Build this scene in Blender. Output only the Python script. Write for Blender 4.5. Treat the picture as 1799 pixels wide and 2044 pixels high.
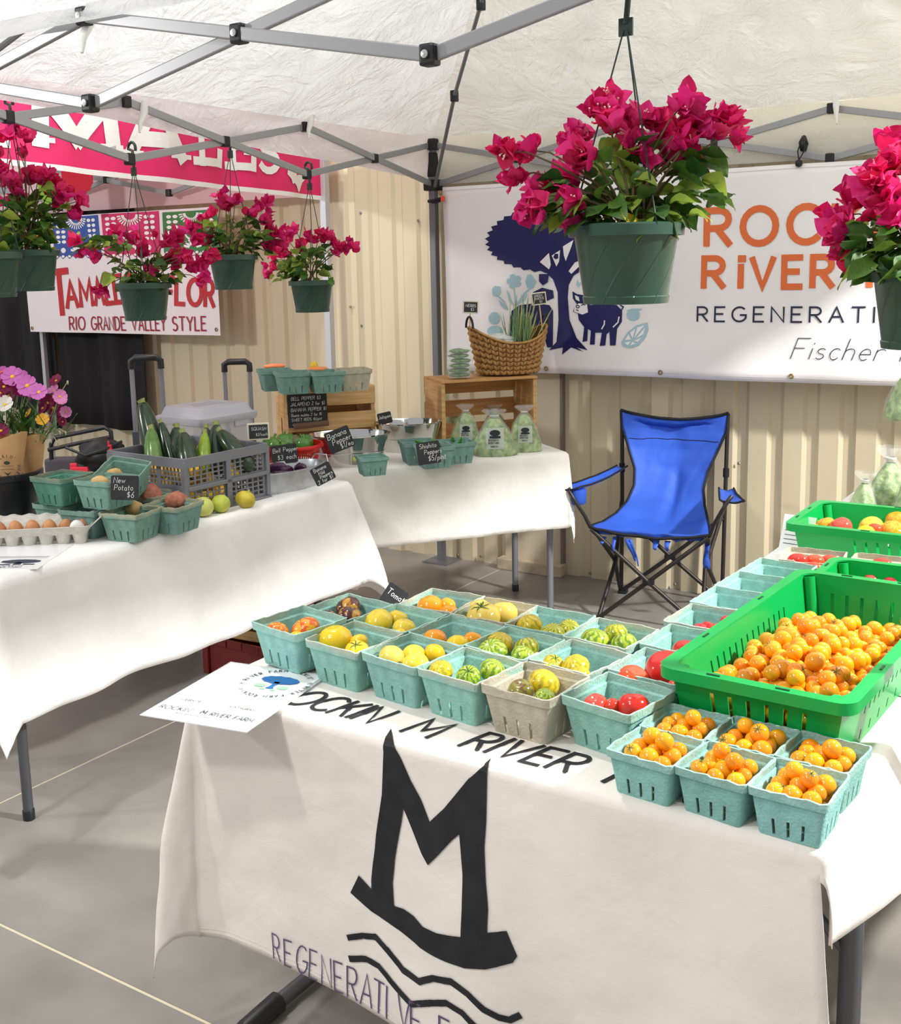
import bpy, bmesh, math, random
import numpy as np
from mathutils import Vector, Matrix, noise
R = random.Random(7)
sc = bpy.context.scene
for o in list(bpy.data.objects): bpy.data.objects.remove(o)
COL = sc.collection
PI = math.pi
def rad(a): return math.radians(a)

# ------------------------------------------------------------------ camera
FPX, PY0 = 2240.0, 905.0
PITCH, ROLL, YAW, EYE = rad(9.5), rad(1.22), rad(-32.95), 1.55
_cp, _sp, _cy, _sy = math.cos(PITCH), math.sin(PITCH), math.cos(YAW), math.sin(YAW)
FW = Vector((_sy*_cp, _cy*_cp, -_sp)); _r0 = Vector((_cy, -_sy, 0)); _d0 = FW.cross(_r0)
RT = _r0*math.cos(ROLL) + _d0*math.sin(ROLL); DN = _d0*math.cos(ROLL) - _r0*math.sin(ROLL)
CAM = Vector((0, 0, EYE))
cd = bpy.data.cameras.new('camera'); cam = bpy.data.objects.new('camera', cd); COL.objects.link(cam)
cd.sensor_fit = 'HORIZONTAL'; cd.sensor_width = 36.0; cd.lens = 36.0*FPX/1799.0
cd.shift_y = -(1022.0-PY0)/1799.0; cd.clip_start = 0.05
cam.matrix_world = Matrix(((RT.x, -DN.x, -FW.x, CAM.x), (RT.y, -DN.y, -FW.y, CAM.y), (RT.z, -DN.z, -FW.z, CAM.z), (0, 0, 0, 1)))
sc.camera = cam
def ray(x, y): return FW + RT*((x-899.5)/FPX) + DN*((y-PY0)/FPX)
def onz(x, y, z): v = ray(x, y); return CAM + v*((z-EYE)/v.z)
def ony(x, y, Y): v = ray(x, y); return CAM + v*(Y/v.y)
def onx(x, y, X): v = ray(x, y); return CAM + v*(X/v.x)

# ------------------------------------------------------------------ world, lamps, exposure
vs = sc.view_settings
vs.view_transform = 'Standard'; vs.look = 'None'; vs.gamma = 1.0; vs.use_curve_mapping = False
vs.exposure = 0.0
w = bpy.data.worlds.new('hall_daylight'); sc.world = w; w.use_nodes = True
bg = w.node_tree.nodes['Background']; bg.inputs[0].default_value = (0.97, 0.985, 1.0, 1); bg.inputs[1].default_value = 0.5
def lamp(name, loc, target, power, size, col=(1, .985, .96), spot=None):
    l = bpy.data.lights.new(name, 'AREA'); l.energy = power; l.shape = 'DISK'; l.size = size; l.color = col
    o = bpy.data.objects.new(name, l); COL.objects.link(o); o.location = loc
    o.rotation_euler = (Vector(target)-Vector(loc)).to_track_quat('-Z', 'Y').to_euler()
    return o
lamp('hall_lamp_right', (2.4, 3.2, 3.7), (-0.9, 2.6, 0.7), 400, 0.3)
lamp('hall_lamp_front', (-2.0, -3.5, 6.0), (-1.8, 2.6, 0.6), 122, 0.6)
lamp('hall_lamp_gap', (-2.7, -1.6, 6.6), (-3.7, 4.0, 1.9), 135, 0.3)
lamp('hall_lamp_over', (0.6, 5.6, 6.0), (-1.8, 3.4, 2.6), 470, 0.4)
lamp('neighbour_fill', (-6.4, -1.2, 3.0), (-5.4, 4.7, 1.7), 110, 0.4)  # added fill to brighten the neighbour stall, not a fixture of the hall
lamp('hall_lamp_over_left', (-3.2, 2.2, 6.4), (-2.4, 3.4, 2.2), 150, 0.3)

# ------------------------------------------------------------------ helpers
def lin(c):
    return tuple((x/12.92 if x <= .04045 else ((x+.055)/1.055)**2.4) for x in [v/255 for v in c])
MATS = {}
def mat(name, c, rough=.6, metal=0., var=0., vscale=8., bump=0., bscale=60., spec=.5, trans=0., alpha=1., sss=0., transl=0., c2=None, rnd=0., coat=0., ior=1.45, emit=0., stretch=None, detail=4.):
    if name in MATS: return MATS[name]
    m = bpy.data.materials.new(name); m.use_nodes = True; nt = m.node_tree; N = nt.nodes; L = nt.links
    p = N['Principled BSDF']; b = (*lin(c), 1)
    p.inputs['Base Color'].default_value = b; p.inputs['Roughness'].default_value = rough; p.inputs['Metallic'].default_value = metal
    p.inputs['Specular IOR Level'].default_value = spec; p.inputs['Transmission Weight'].default_value = trans
    p.inputs['Alpha'].default_value = alpha; p.inputs['IOR'].default_value = ior; p.inputs['Coat Weight'].default_value = coat
    if sss: p.inputs['Subsurface Weight'].default_value = sss; p.inputs['Subsurface Radius'].default_value = (.01, .006, .004); p.inputs['Subsurface Scale'].default_value = 1.0
    tc = N.new('ShaderNodeTexCoord'); src = tc.outputs['Object']
    if stretch:
        mp = N.new('ShaderNodeMapping'); mp.inputs['Scale'].default_value = stretch; L.new(src, mp.inputs[0]); src = mp.outputs[0]
    colout = None
    if var or c2:
        nz = N.new('ShaderNodeTexNoise'); nz.inputs['Scale'].default_value = vscale; nz.inputs['Detail'].default_value = detail; L.new(src, nz.inputs['Vector'])
        rp = N.new('ShaderNodeValToRGB'); rp.color_ramp.elements[0].position = .35; rp.color_ramp.elements[1].position = .65
        l = lin(c); rp.color_ramp.elements[0].color = (*[x*(1-var) for x in l], 1)
        rp.color_ramp.elements[1].color = (*(lin(c2) if c2 else [min(1, x*(1+var)) for x in l]), 1)
        L.new(nz.outputs['Fac'], rp.inputs[0]); colout = rp.outputs[0]
    if rnd:
        oi = N.new('ShaderNodeObjectInfo'); hs = N.new('ShaderNodeHueSaturation'); mr = N.new('ShaderNodeMapRange'); mr2 = N.new('ShaderNodeMapRange')
        L.new(oi.outputs['Random'], mr.inputs[0]); mr.inputs[3].default_value = .5-rnd*.12; mr.inputs[4].default_value = .5+rnd*.12
        ml = N.new('ShaderNodeMath'); ml.operation = 'MULTIPLY'; ml.inputs[1].default_value = 7.31; fr = N.new('ShaderNodeMath'); fr.operation = 'FRACT'
        L.new(oi.outputs['Random'], ml.inputs[0]); L.new(ml.outputs[0], fr.inputs[0]); L.new(fr.outputs[0], mr2.inputs[0]); mr2.inputs[3].default_value = 1-rnd; mr2.inputs[4].default_value = 1+rnd*.6
        L.new(mr.outputs[0], hs.inputs['Hue']); L.new(mr2.outputs[0], hs.inputs['Value'])
        if colout: L.new(colout, hs.inputs['Color'])
        else: hs.inputs['Color'].default_value = b
        colout = hs.outputs[0]
    if colout: L.new(colout, p.inputs['Base Color'])
    if bump:
        n2 = N.new('ShaderNodeTexNoise'); n2.inputs['Scale'].default_value = bscale; n2.inputs['Detail'].default_value = 5; L.new(src, n2.inputs['Vector'])
        bp = N.new('ShaderNodeBump'); bp.inputs['Strength'].default_value = min(1, bump); bp.inputs['Distance'].default_value = .01; L.new(n2.outputs['Fac'], bp.inputs['Height']); L.new(bp.outputs[0], p.inputs['Normal'])
    if transl:
        tr = N.new('ShaderNodeBsdfTranslucent'); mx = N.new('ShaderNodeMixShader'); mx.inputs[0].default_value = transl
        if colout: L.new(colout, tr.inputs[0])
        else: tr.inputs[0].default_value = b
        tr.name = 'translucent'; L.new(p.outputs[0], mx.inputs[1]); L.new(tr.outputs[0], mx.inputs[2]); L.new(mx.outputs[0], N['Material Output'].inputs[0])
    MATS[name] = m; return m

class MB:
    """collects shapes; build() links them as ONE mesh object"""
    def __init__(s): s.v = []; s.f = []
    def add(s, vs, fs):
        o = len(s.v); s.v += [tuple(v) for v in vs]; s.f += [tuple(i+o for i in f) for f in fs]; return s
    def box(s, c, d, M=None):
        x, y, z = d[0]/2, d[1]/2, d[2]/2
        vs = [Vector((a, b, e)) for e in (-z, z) for b in (-y, y) for a in (-x, x)]
        if M is not None: vs = [M @ v for v in vs]
        return s.add([v+Vector(c) for v in vs], [(0, 2, 3, 1), (4, 5, 7, 6), (0, 1, 5, 4), (2, 6, 7, 3), (0, 4, 6, 2), (1, 3, 7, 5)])
    def bar(s, p, q, w, h, up=(0, 0, 1)):
        p, q = Vector(p), Vector(q); d = (q-p); l = d.length; d.normalize()
        a = d.cross(Vector(up));
        if a.length < 1e-4: a = Vector((1, 0, 0))
        a.normalize(); b = a.cross(d)
        vs = [e + a*(i*w/2) + b*(j*h/2) for e in (p, q) for i, j in ((-1, -1), (1, -1), (1, 1), (-1, 1))]
        return s.add(vs, [(3, 2, 1, 0), (4, 5, 6, 7), (0, 1, 5, 4), (1, 2, 6, 5), (2, 3, 7, 6), (3, 0, 4, 7)])
    def tube(s, pts, r, n=8, cap=True, closed=False):
        pts = [Vector(p) for p in pts]; m = len(pts); rs = r if isinstance(r, (list, tuple)) else [r]*m
        vs = []; fs = []; prev = None
        for i, p in enumerate(pts):
            if closed: t = pts[(i+1) % m]-pts[i-1]
            else: t = pts[min(i+1, m-1)]-pts[max(i-1, 0)]
            if t.length < 1e-9: t = Vector((0, 0, 1))
            t.normalize()
            if prev is None:
                a = t.orthogonal().normalized()
            else:
                a = prev - t*prev.dot(t)
                a = a.normalized() if a.length > 1e-6 else t.orthogonal().normalized()
            prev = a; b = t.cross(a)
            vs += [p + (a*math.cos(k*2*PI/n)+b*math.sin(k*2*PI/n))*rs[i] for k in range(n)]
        for i in range(m if closed else m-1):
            j = (i+1) % m
            fs += [(i*n+k, i*n+(k+1) % n, j*n+(k+1) % n, j*n+k) for k in range(n)]
        if cap and not closed: fs += [tuple(range(n-1, -1, -1)), tuple((m-1)*n+k for k in range(n))]
        return s.add(vs, fs)
    def lathe(s, prof, n=24, sx=1., sy=1., c=(0, 0, 0), fn=None, cap=True):
        vs = []; fs = []
        for r, z in prof:
            for k in range(n):
                a = k*2*PI/n; q = fn(a, r, z) if fn else 1.
                vs.append((c[0]+r*q*sx*math.cos(a), c[1]+r*q*sy*math.sin(a), c[2]+z))
        for i in range(len(prof)-1):
            fs += [(i*n+k, i*n+(k+1) % n, (i+1)*n+(k+1) % n, (i+1)*n+k) for k in range(n)]
        if cap:
            if prof[0][0] > 1e-5: fs.append(tuple(range(n-1, -1, -1)))
            if prof[-1][0] > 1e-5: fs.append(tuple((len(prof)-1)*n+k for k in range(n)))
        return s.add(vs, fs)
    def grid(s, fn, us, vs_):
        o = [fn(u, v) for v in vs_ for u in us]; n = len(us)
        return s.add(o, [(j*n+i, j*n+i+1, (j+1)*n+i+1, (j+1)*n+i) for j in range(len(vs_)-1) for i in range(n-1)])
    def prism(s, poly, z0, z1, M=None):
        n = len(poly); vs = [Vector((x, y, z0)) for x, y in poly]+[Vector((x, y, z1)) for x, y in poly]
        if M is not None: vs = [M @ v for v in vs]
        return s.add(vs, [tuple(range(n-1, -1, -1)), tuple(range(n, 2*n))]+[(i, (i+1) % n, n+(i+1) % n, n+i) for i in range(n)])
    def xf(s, M):
        s.v = [tuple(M @ Vector(v)) for v in s.v]; return s
    def mesh(s, name, m, smooth=None, solid=0, bevel=0, weld=False):
        me = bpy.data.meshes.new(name); me.from_pydata(s.v, [], s.f)
        if solid or bevel or weld:
            bm = bmesh.new(); bm.from_mesh(me)
            if weld: bmesh.ops.remove_doubles(bm, verts=bm.verts, dist=1e-5)
            bmesh.ops.recalc_face_normals(bm, faces=bm.faces)
            if solid: bmesh.ops.solidify(bm, geom=bm.faces[:], thickness=solid)
            if bevel: bmesh.ops.bevel(bm, geom=bm.edges[:], offset=bevel, segments=2, profile=.6, affect='EDGES', clamp_overlap=True)
            bm.to_mesh(me); bm.free()
        if m: me.materials.append(m)
        if smooth is not None:
            me.polygons.foreach_set('use_smooth', [True]*len(me.polygons))
            if smooth < 180: me.set_sharp_from_angle(angle=rad(smooth))
        me.update(); return me
    def build(s, name, m, parent=None, smooth=None, solid=0, bevel=0, weld=False, loc=(0, 0, 0), rot=(0, 0, 0)):
        return obj(name, s.mesh(name, m, smooth, solid, bevel, weld), parent, loc, rot)
def obj(name, me, parent=None, loc=(0, 0, 0), rot=(0, 0, 0), scale=1.):
    o = bpy.data.objects.new(name, me); COL.objects.link(o); o.location = loc; o.rotation_euler = rot
    if scale != 1.: o.scale = (scale,)*3 if not isinstance(scale, (tuple, list)) else scale
    if parent is not None: o.parent = parent
    return o
def tag(o, label, cat, group=None, kind=None):
    o['label'] = label
    if cat: o['category'] = cat
    if group: o['group'] = group
    if kind: o['kind'] = kind
    return o
def thing(name, label, cat, loc=(0, 0, 0), rz=0., group=None, rot=None):
    o = obj(name, None, None, loc, rot or (0, 0, rz)); o.empty_display_size = .05
    return tag(o, label, cat, group)
def struct(o): o['kind'] = 'structure'; return o
def copy_tree(o, parent=None):
    c = o.copy(); COL.objects.link(c); c.parent = parent
    for ch in list(o.children): copy_tree(ch, c)
    return c
def inherit(src, loc, label, rot=None, group=None):
    c = copy_tree(src); c.location = loc; c['label'] = label
    if rot is not None: c.rotation_euler = rot
    if group: c['group'] = group
    return c
def rz(a): return Matrix.Rotation(a, 3, 'Z')
def frange(a, b, n): return [a+(b-a)*i/(n-1) for i in range(n)]
def nz(x, y, z=0.): return noise.noise(Vector((x, y, z)))

# ---- stroke lettering: every glyph is a few polylines in a box of height 1
def A(cx, cy, rx, ry, a0, a1, n=9): return [(cx+rx*math.cos(rad(a0+(a1-a0)*i/(n-1))), cy+ry*math.sin(rad(a0+(a1-a0)*i/(n-1)))) for i in range(n)]
GL = {
 'A': (.7, [[(0, 0), (.35, 1), (.7, 0)], [(.13, .36), (.57, .36)]]),
 'B': (.6, [[(0, 0), (0, 1), (.32, 1)]+A(.32, .76, .22, .24, 90, -90)+[(0, .52)], [(.32, .52)]+A(.34, .26, .25, .26, 90, -90)+[(0, 0)]]),
 'C': (.72, [A(.4, .5, .4, .5, 45, 315, 15)]),
 'D': (.66, [[(0, 0), (0, 1), (.25, 1)]+A(.25, .5, .4, .5, 90, -90, 11)+[(0, 0)]]),
 'E': (.55, [[(.55, 1), (0, 1), (0, 0), (.55, 0)], [(0, .52), (.45, .52)]]),
 'F': (.53, [[(.53, 1), (0, 1), (0, 0)], [(0, .52), (.42, .52)]]),
 'G': (.76, [A(.4, .5, .4, .5, 48, 330, 15)+[(.76, .45), (.45, .45)]]),
 'H': (.64, [[(0, 0), (0, 1)], [(.64, 0), (.64, 1)], [(0, .5), (.64, .5)]]),
 'I': (.06, [[(.03, 0), (.03, 1)]]),
 'J': (.4, [[(.4, 1), (.4, .25)]+A(.2, .22, .2, .22, 0, -180, 7)]),
 'K': (.6, [[(0, 0), (0, 1)], [(.56, 1), (.02, .45)], [(.2, .6), (.6, 0)]]),
 'L': (.5, [[(0, 1), (0, 0), (.5, 0)]]),
 'M': (.8, [[(0, 0), (.05, 1), (.4, .3), (.75, 1), (.8, 0)]]),
 'N': (.66, [[(0, 0), (0, 1), (.66, 0), (.66, 1)]]),
 'O': (.84, [A(.42, .5, .42, .5, 90, 450, 21)]),
 'P': (.56, [[(0, 0), (0, 1), (.3, 1)]+A(.3, .74, .25, .26, 90, -90)+[(0, .48)]]),
 'Q': (.84, [A(.42, .5, .42, .5, 90, 450, 21), [(.5, .25), (.85, -.05)]]),
 'R': (.6, [[(0, 0), (0, 1), (.32, 1)]+A(.32, .74, .25, .26, 90, -90)+[(0, .48)], [(.26, .48), (.6, 0)]]),
 'S': (.56, [A(.28, .75, .26, .25, 40, 270, 9)+A(.28, .25, .28, .25, 90, -140, 9)]),
 'T': (.64, [[(0, 1), (.64, 1)], [(.32, 1), (.32, 0)]]),
 'U': (.64, [[(0, 1), (0, .3)]+A(.32, .3, .32, .3, 180, 360, 9)+[(.64, 1)]]),
 'V': (.7, [[(0, 1), (.35, 0), (.7, 1)]]),
 'W': (1., [[(0, 1), (.25, 0), (.5, .8), (.75, 0), (1, 1)]]),
 'X': (.62, [[(0, 0), (.62, 1)], [(0, 1), (.62, 0)]]),
 'Y': (.64, [[(0, 1), (.32, .5), (.64, 1)], [(.32, .5), (.32, 0)]]),
 'Z': (.6, [[(0, 1), (.6, 1), (0, 0), (.6, 0)]]),
 'a': (.42, [A(.2, .27, .2, .27, 30, 390, 13), [(.4, .52), (.4, .08), (.46, 0)]]),
 'c': (.38, [A(.22, .27, .2, .27, 45, 320, 11)]), 'd': (.44, [A(.2, .27, .2, .27, 30, 390, 13), [(.4, 1), (.4, 0)]]),
 'e': (.42, [[(.03, .28), (.4, .28)]+A(.21, .27, .2, .27, 0, 310, 12)]),
 'g': (.42, [A(.2, .27, .2, .27, 30, 390, 13), [(.4, .52), (.4, -.2)]+A(.2, -.2, .2, .17, 0, -160, 7)]),
 'h': (.4, [[(0, 1), (0, 0)], [(0, .3)]+A(.19, .34, .19, .2, 180, 0, 7)+[(.38, 0)]]),
 'i': (.06, [[(.03, .52), (.03, 0)], [(.03, .72), (.03, .78)]]), 'k': (.38, [[(0, 1), (0, 0)], [(.34, .52), (.02, .22)], [(.12, .3), (.38, 0)]]),
 'm': (.62, [[(0, .52), (0, 0)], [(0, .3)]+A(.15, .34, .15, .2, 180, 0, 6)+[(.3, 0)], [(.3, .3)]+A(.45, .34, .15, .2, 180, 0, 6)+[(.6, 0)]]), 'b': (.42, [[(0, 1), (0, 0)], A(.21, .27, .2, .27, 150, -210, 13)]), 'w': (.6, [[(0, .52), (.15, 0), (.3, .45), (.45, 0), (.6, .52)]]), 'f': (.3, [A(.22, .85, .12, .15, 60, 180, 5)+[(.1, 0)], [(0, .55), (.28, .55)]]), 'z': (.36, [[(0, .52), (.36, .52), (0, 0), (.36, 0)]]),
 'l': (.06, [[(.03, 1), (.03, 0)]]), 'n': (.4, [[(0, .52), (0, 0)], [(0, .3)]+A(.19, .34, .19, .2, 180, 0, 7)+[(.38, 0)]]),
 'o': (.42, [A(.21, .27, .21, .27, 90, 450, 15)]), 'p': (.42, [[(0, .52), (0, -.35)], A(.21, .27, .2, .27, 150, -210, 13)]),
 'q': (.42, [A(.2, .27, .2, .27, 30, 390, 13), [(.4, .52), (.4, -.35), (.48, -.25)]]),
 'r': (.3, [[(0, .52), (0, 0)], [(0, .3)]+A(.18, .34, .18, .2, 180, 40, 6)]), 's': (.34, [A(.17, .4, .15, .13, 30, 270, 7)+A(.17, .14, .16, .13, 90, -150, 7)]),
 't': (.3, [[(.12, .85), (.12, .08), (.26, 0)], [(0, .55), (.3, .55)]]), 'u': (.4, [[(0, .52), (0, .2)]+A(.19, .2, .19, .2, 180, 360, 7)+[(.38, .52), (.38, 0)]]),
 'v': (.4, [[(0, .52), (.2, 0), (.4, .52)]]), 'x': (.36, [[(0, 0), (.36, .52)], [(0, .52), (.36, 0)]]), 'y': (.4, [[(0, .52), (.2, .05)], [(.4, .52), (.1, -.35)]]),
 '0': (.5, [A(.25, .5, .25, .5, 90, 450, 15)]), '1': (.2, [[(0, .8), (.15, 1), (.15, 0)]]), '2': (.5, [A(.25, .75, .24, .25, 160, -30, 8)+[(0, 0), (.5, 0)]]),
 '3': (.48, [A(.22, .76, .22, .24, 150, -90, 9)+A(.22, .26, .25, .26, 90, -150, 9)]), '4': (.5, [[(.38, 0), (.38, 1), (0, .35), (.5, .35)]]),
 '5': (.48, [[(.45, 1), (.06, 1), (.03, .56)]+A(.22, .3, .25, .3, 110, -140, 9)]), '6': (.46, [[(.36, 1), (.08, .5)]+A(.23, .26, .21, .26, 160, -200, 13)]),
 '7': (.46, [[(0, 1), (.46, 1), (.15, 0)]]), '$': (.5, [A(.25, .7, .22, .2, 40, 270, 9)+A(.25, .3, .24, .2, 90, -140, 9), [(.25, 1.05), (.25, -.05)]]),
 '/': (.36, [[(0, -.1), (.36, 1.05)]]), "'": (.1, [[(.06, 1), (.02, .78)]]), '.': (.06, [[(.03, 0), (.03, .05)]]), '-': (.4, [[(.05, .45), (.38, .45)]]), ' ': (.4, []),
}
def ribbon(pts, w):
    P = [Vector(p) for p in pts]; n = len(P); vs = []; closed = n > 3 and (P[0]-P[-1]).length < 1e-6
    for i in range(n):
        a = P[i]-P[i-1] if i > 0 else (P[i]-P[-2] if closed else P[1]-P[0]); b = P[i+1]-P[i] if i < n-1 else (P[1]-P[0] if closed else P[-1]-P[-2])
        a = a.normalized() if a.length > 1e-9 else b.normalized(); b = b.normalized() if b.length > 1e-9 else a
        t = a+b; t = t.normalized() if t.length > .2 else b
        k = 1/max(.55, t.dot(b)); nrm = Vector((-t.y, t.x))*k
        hw = (w(i/(n-1)) if callable(w) else w)/2
        p = P[i]
        if not closed and i == 0: p = p-t*hw*.5
        if not closed and i == n-1: p = p+t*hw*.5
        vs += [p+nrm*hw, p-nrm*hw]
    return [tuple(v) for v in vs], [(2*i, 2*i+1, 2*i+3, 2*i+2) for i in range(n-1)]
class Print2D:
    """flat print: 2D polygons, later laid on a surface"""
    def __init__(s): s.v = []; s.f = []
    def add(s, vs, fs): o = len(s.v); s.v += [tuple(v) for v in vs]; s.f += [tuple(i+o for i in f) for f in fs]; return s
    def poly(s, pts): return s.add(pts, [tuple(range(len(pts)))])
    def stroke(s, pts, w): return s.add(*ribbon(pts, w))
    def circle(s, x, y, r, n=16, ry=None): return s.poly(A(x, y, r, ry or r, 0, 360-360/n, n))
    def text(s, t, x, y, h, w=.12, gap=.22, xs=1., slant=0., jit=0., rot=0., center=False, serif=0.):
        width = sum((GL[c][0]+gap)*h*xs for c in t)-gap*h*xs
        cx = -width/2 if center else 0; ca, sa = math.cos(rot), math.sin(rot); rr = random.Random(len(t)*31+int(h*1e4))
        for c in t:
            gw, pl = GL[c]; jy = rr.uniform(-jit, jit)*h; jr = rr.uniform(-jit, jit)*.6
            for l in pl:
                q = []
                for a, b in l:
                    a2 = a*math.cos(jr)-b*math.sin(jr); b2 = a*math.sin(jr)+b*math.cos(jr)
                    X = cx+(a2*xs+b2*slant)*h; Y = b2*h+jy; q.append((x+X*ca-Y*sa, y+X*sa+Y*ca))
                if len(q) > 1: s.stroke(q, w*h)
            cx += (gw+gap)*h*xs
        return s
    def letters(self, name, m, fn, parent, t, x, y, h, cell=None, off=.003, gap=.22, xs=1., rot=0., **k):
        ca, sa = math.cos(rot), math.sin(rot); cx = 0.
        for c in t:
            if GL[c][1]: Print2D().text(c, x+cx*ca, y+cx*sa, h, xs=xs, rot=rot, **k).lay(name, m, fn, parent, cell, off)
            cx += (GL[c][0]+gap)*h*xs
    def lay(s, name, m, fn, parent, cell=None, off=.001):
        """fn(u,v)->point ; offset along the surface normal"""
        me = bpy.data.meshes.new(name); me.from_pydata([(x, y, 0) for x, y in s.v], [], s.f)
        bm = bmesh.new(); bm.from_mesh(me); bmesh.ops.triangulate(bm, faces=bm.faces[:])
        if cell:
            xs = [v.co.x for v in bm.verts]; ys = [v.co.y for v in bm.verts]
            for ax, lo, hi in ((0, min(xs), max(xs)), (1, min(ys), max(ys))):
                k = math.ceil(lo/cell)
                while k*cell < hi:
                    no = [0, 0, 0]; no[ax] = 1; co = [0, 0, 0]; co[ax] = k*cell
                    bmesh.ops.bisect_plane(bm, geom=bm.verts[:]+bm.edges[:]+bm.faces[:], plane_co=co, plane_no=no); k += 1
        e = 1e-4
        for v in bm.verts:
            u, t = v.co.x, v.co.y; p = Vector(fn(u, t)); n = (Vector(fn(u+e, t))-p).cross(Vector(fn(u, t+e))-p).normalized(); v.co = p+n*off
        bm.to_mesh(me); bm.free(); me.materials.append(m)
        return obj(name, me, parent)

# ================================================================== SETTING
T = .745                                     # table height
WALL = 4.915
M_conc = mat('concrete', (142, 138, 132), .36, var=.26, vscale=1.9, bump=.05, bscale=40, detail=12)
M_seal = mat('joint_sealant', (214, 203, 176), .8)
M_wall = mat('beige_sheet_metal', (212, 199, 170), .38, var=.02, vscale=.7, spec=.5)
M_screw = mat('screw_steel', (160, 150, 135), .4, .7)
base = MB(); base.box((-2.5, -.6, -.0515), (14, 11.1, .1)); floor = struct(base.build('floor', M_seal))
jx = [-9.5, -2.847, 1.6, 4.5]; jy = [-6.15, -2.1, 1.488, 4.95]
for i in range(3):
    for j in range(3):
        x0, x1, y0, y1 = jx[i]+.004, jx[i+1]-.004, jy[j]+.004, jy[j+1]-.004
        m = MB(); m.box(((x0+x1)/2, (y0+y1)/2, -.0045), (x1-x0, y1-y0, .009)); m.build('concrete_slab', M_conc, floor)
back = MB(); back.box((-2.5, WALL+.07, 2.5), (14, .04, 5)); wall = struct(back.build('wall_back', mat('wall_liner', (150, 140, 120), .8)))
PIT = .1555
def wall_profile(n):
    pr = []
    for k in range(n):
        x = k*PIT; pr += [(x, 0), (x+.017, .017), (x+.056, .017), (x+.073, 0)]
    pr.append((n*PIT, 0)); return pr
pm = MB(); pr = wall_profile(6)
for x, y in pr: pm.v += [(x, y, 0), (x, y, 4.9)]
pm.f = [(2*i, 2*i+2, 2*i+3, 2*i+1) for i in range(len(pr)-1)]
pme = pm.mesh('wall_panel', M_wall); x = -1.659-PIT*6*8
while x < 3.5:
    obj('wall_panel', pme, wall, (x, WALL, 0)); x += PIT*6
sm = MB(); sm.lathe([(.008, 0), (.008, .003), (.005, .006), (0, .006)], 8).xf(Matrix.Rotation(PI/2, 4, 'X')); sme = sm.mesh('screw', M_screw)
for px, py in ((1475, 925), (1178, 1144), (720, 425), (722, 650), (700, 612), (835, 440), (1347, 1166), (960, 1110), (914, 1108)):
    p = ony(px, py, WALL-.001); obj('screw', sme, wall, (p.x, WALL, p.z))
M_trim = mat('trim_tan', (206, 194, 170), .5)
tr = MB(); tr.box((-2.68, WALL-.012, 2.45), (.33, .02, 4.9)); tr.build('trim_1', M_trim, None); struct(bpy.data.objects['trim_1'])
tr = MB(); tr.box((-2.68, WALL-.045, .03), (.37, .07, .06)); struct(tr.build('trim_2', mat('trim_base', (186, 172, 148), .6, var=.15, vscale=20), bevel=.006))
tr = MB(); tr.box((-2.512, WALL-.018, 2.45), (.014, .03, 4.9)); struct(tr.build('trim_3', mat('trim_dark', (120, 112, 100), .6)))

# ================================================================== OUR TENT
M_tube = mat('grey_painted_steel', (158, 158, 160), .35, .35)
M_tubed = mat('darker_grey_steel', (120, 121, 124), .4, .3)
M_blk = mat('black_plastic', (28, 28, 30), .45)
def fabric(name, c, transl=.35, bump=.35):
    m = mat(name, c, .75, transl=transl, spec=.25); nt = m.node_tree; N, L = nt.nodes, nt.links; p = N['Principled BSDF']
    tc = N.new('ShaderNodeTexCoord'); w1 = N.new('ShaderNodeTexNoise'); w1.inputs['Scale'].default_value = 5.; w1.inputs['Detail'].default_value = 7; w1.inputs['Roughness'].default_value = .62; w1.inputs['Distortion'].default_value = 1.6
    L.new(tc.outputs['Object'], w1.inputs['Vector'])
    v = N.new('ShaderNodeTexVoronoi'); v.feature = 'DISTANCE_TO_EDGE'; v.inputs['Scale'].default_value = 9.; L.new(w1.outputs['Color'], v.inputs['Vector']) if False else L.new(tc.outputs['Object'], v.inputs['Vector'])
    n2 = N.new('ShaderNodeTexNoise'); n2.inputs['Scale'].default_value = 3.; n2.inputs['Distortion'].default_value = 3.; n2.inputs['Detail'].default_value = 5
    L.new(tc.outputs['Object'], n2.inputs['Vector'])
    ab = N.new('ShaderNodeMath'); ab.operation = 'SUBTRACT'; ab.inputs[1].default_value = .5; L.new(n2.outputs['Fac'], ab.inputs[0])
    ab2 = N.new('ShaderNodeMath'); ab2.operation = 'ABSOLUTE'; L.new(ab.outputs[0], ab2.inputs[0])
    ad = N.new('ShaderNodeMath'); ad.operation = 'ADD'; L.new(w1.outputs['Fac'], ad.inputs[0]); L.new(ab2.outputs[0], ad.inputs[1])
    bp = N.new('ShaderNodeBump'); bp.inputs['Strength'].default_value = bump; bp.inputs['Distance'].default_value = .05; L.new(ad.outputs[0], bp.inputs['Height']); L.new(bp.outputs[0], p.inputs['Normal']); L.new(bp.outputs[0], N['translucent'].inputs['Normal'])
    return m
M_can = fabric('white_canopy_fabric', (238, 241, 243), .45, 1.); M_val = fabric('white_valance_fabric', (243, 245, 246), .6, .5)
TX0, TX1, TY0, TY1 = -3.2, -.27, 1.88, 4.83; ZT, ZB = 2.148, 1.95; APEX = Vector((-1.735, 3.355, 3.15))
tent = thing('canopy_tent', 'white pop-up canopy tent with grey scissor truss standing over the whole stall', 'canopy tent', (-1.735, 3.355, 0))
TO = tent.location
def L3(p): return Vector(p)-TO
corners = [(TX0, TY0), (TX1, TY0), (TX1, TY1), (TX0, TY1)]
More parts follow.
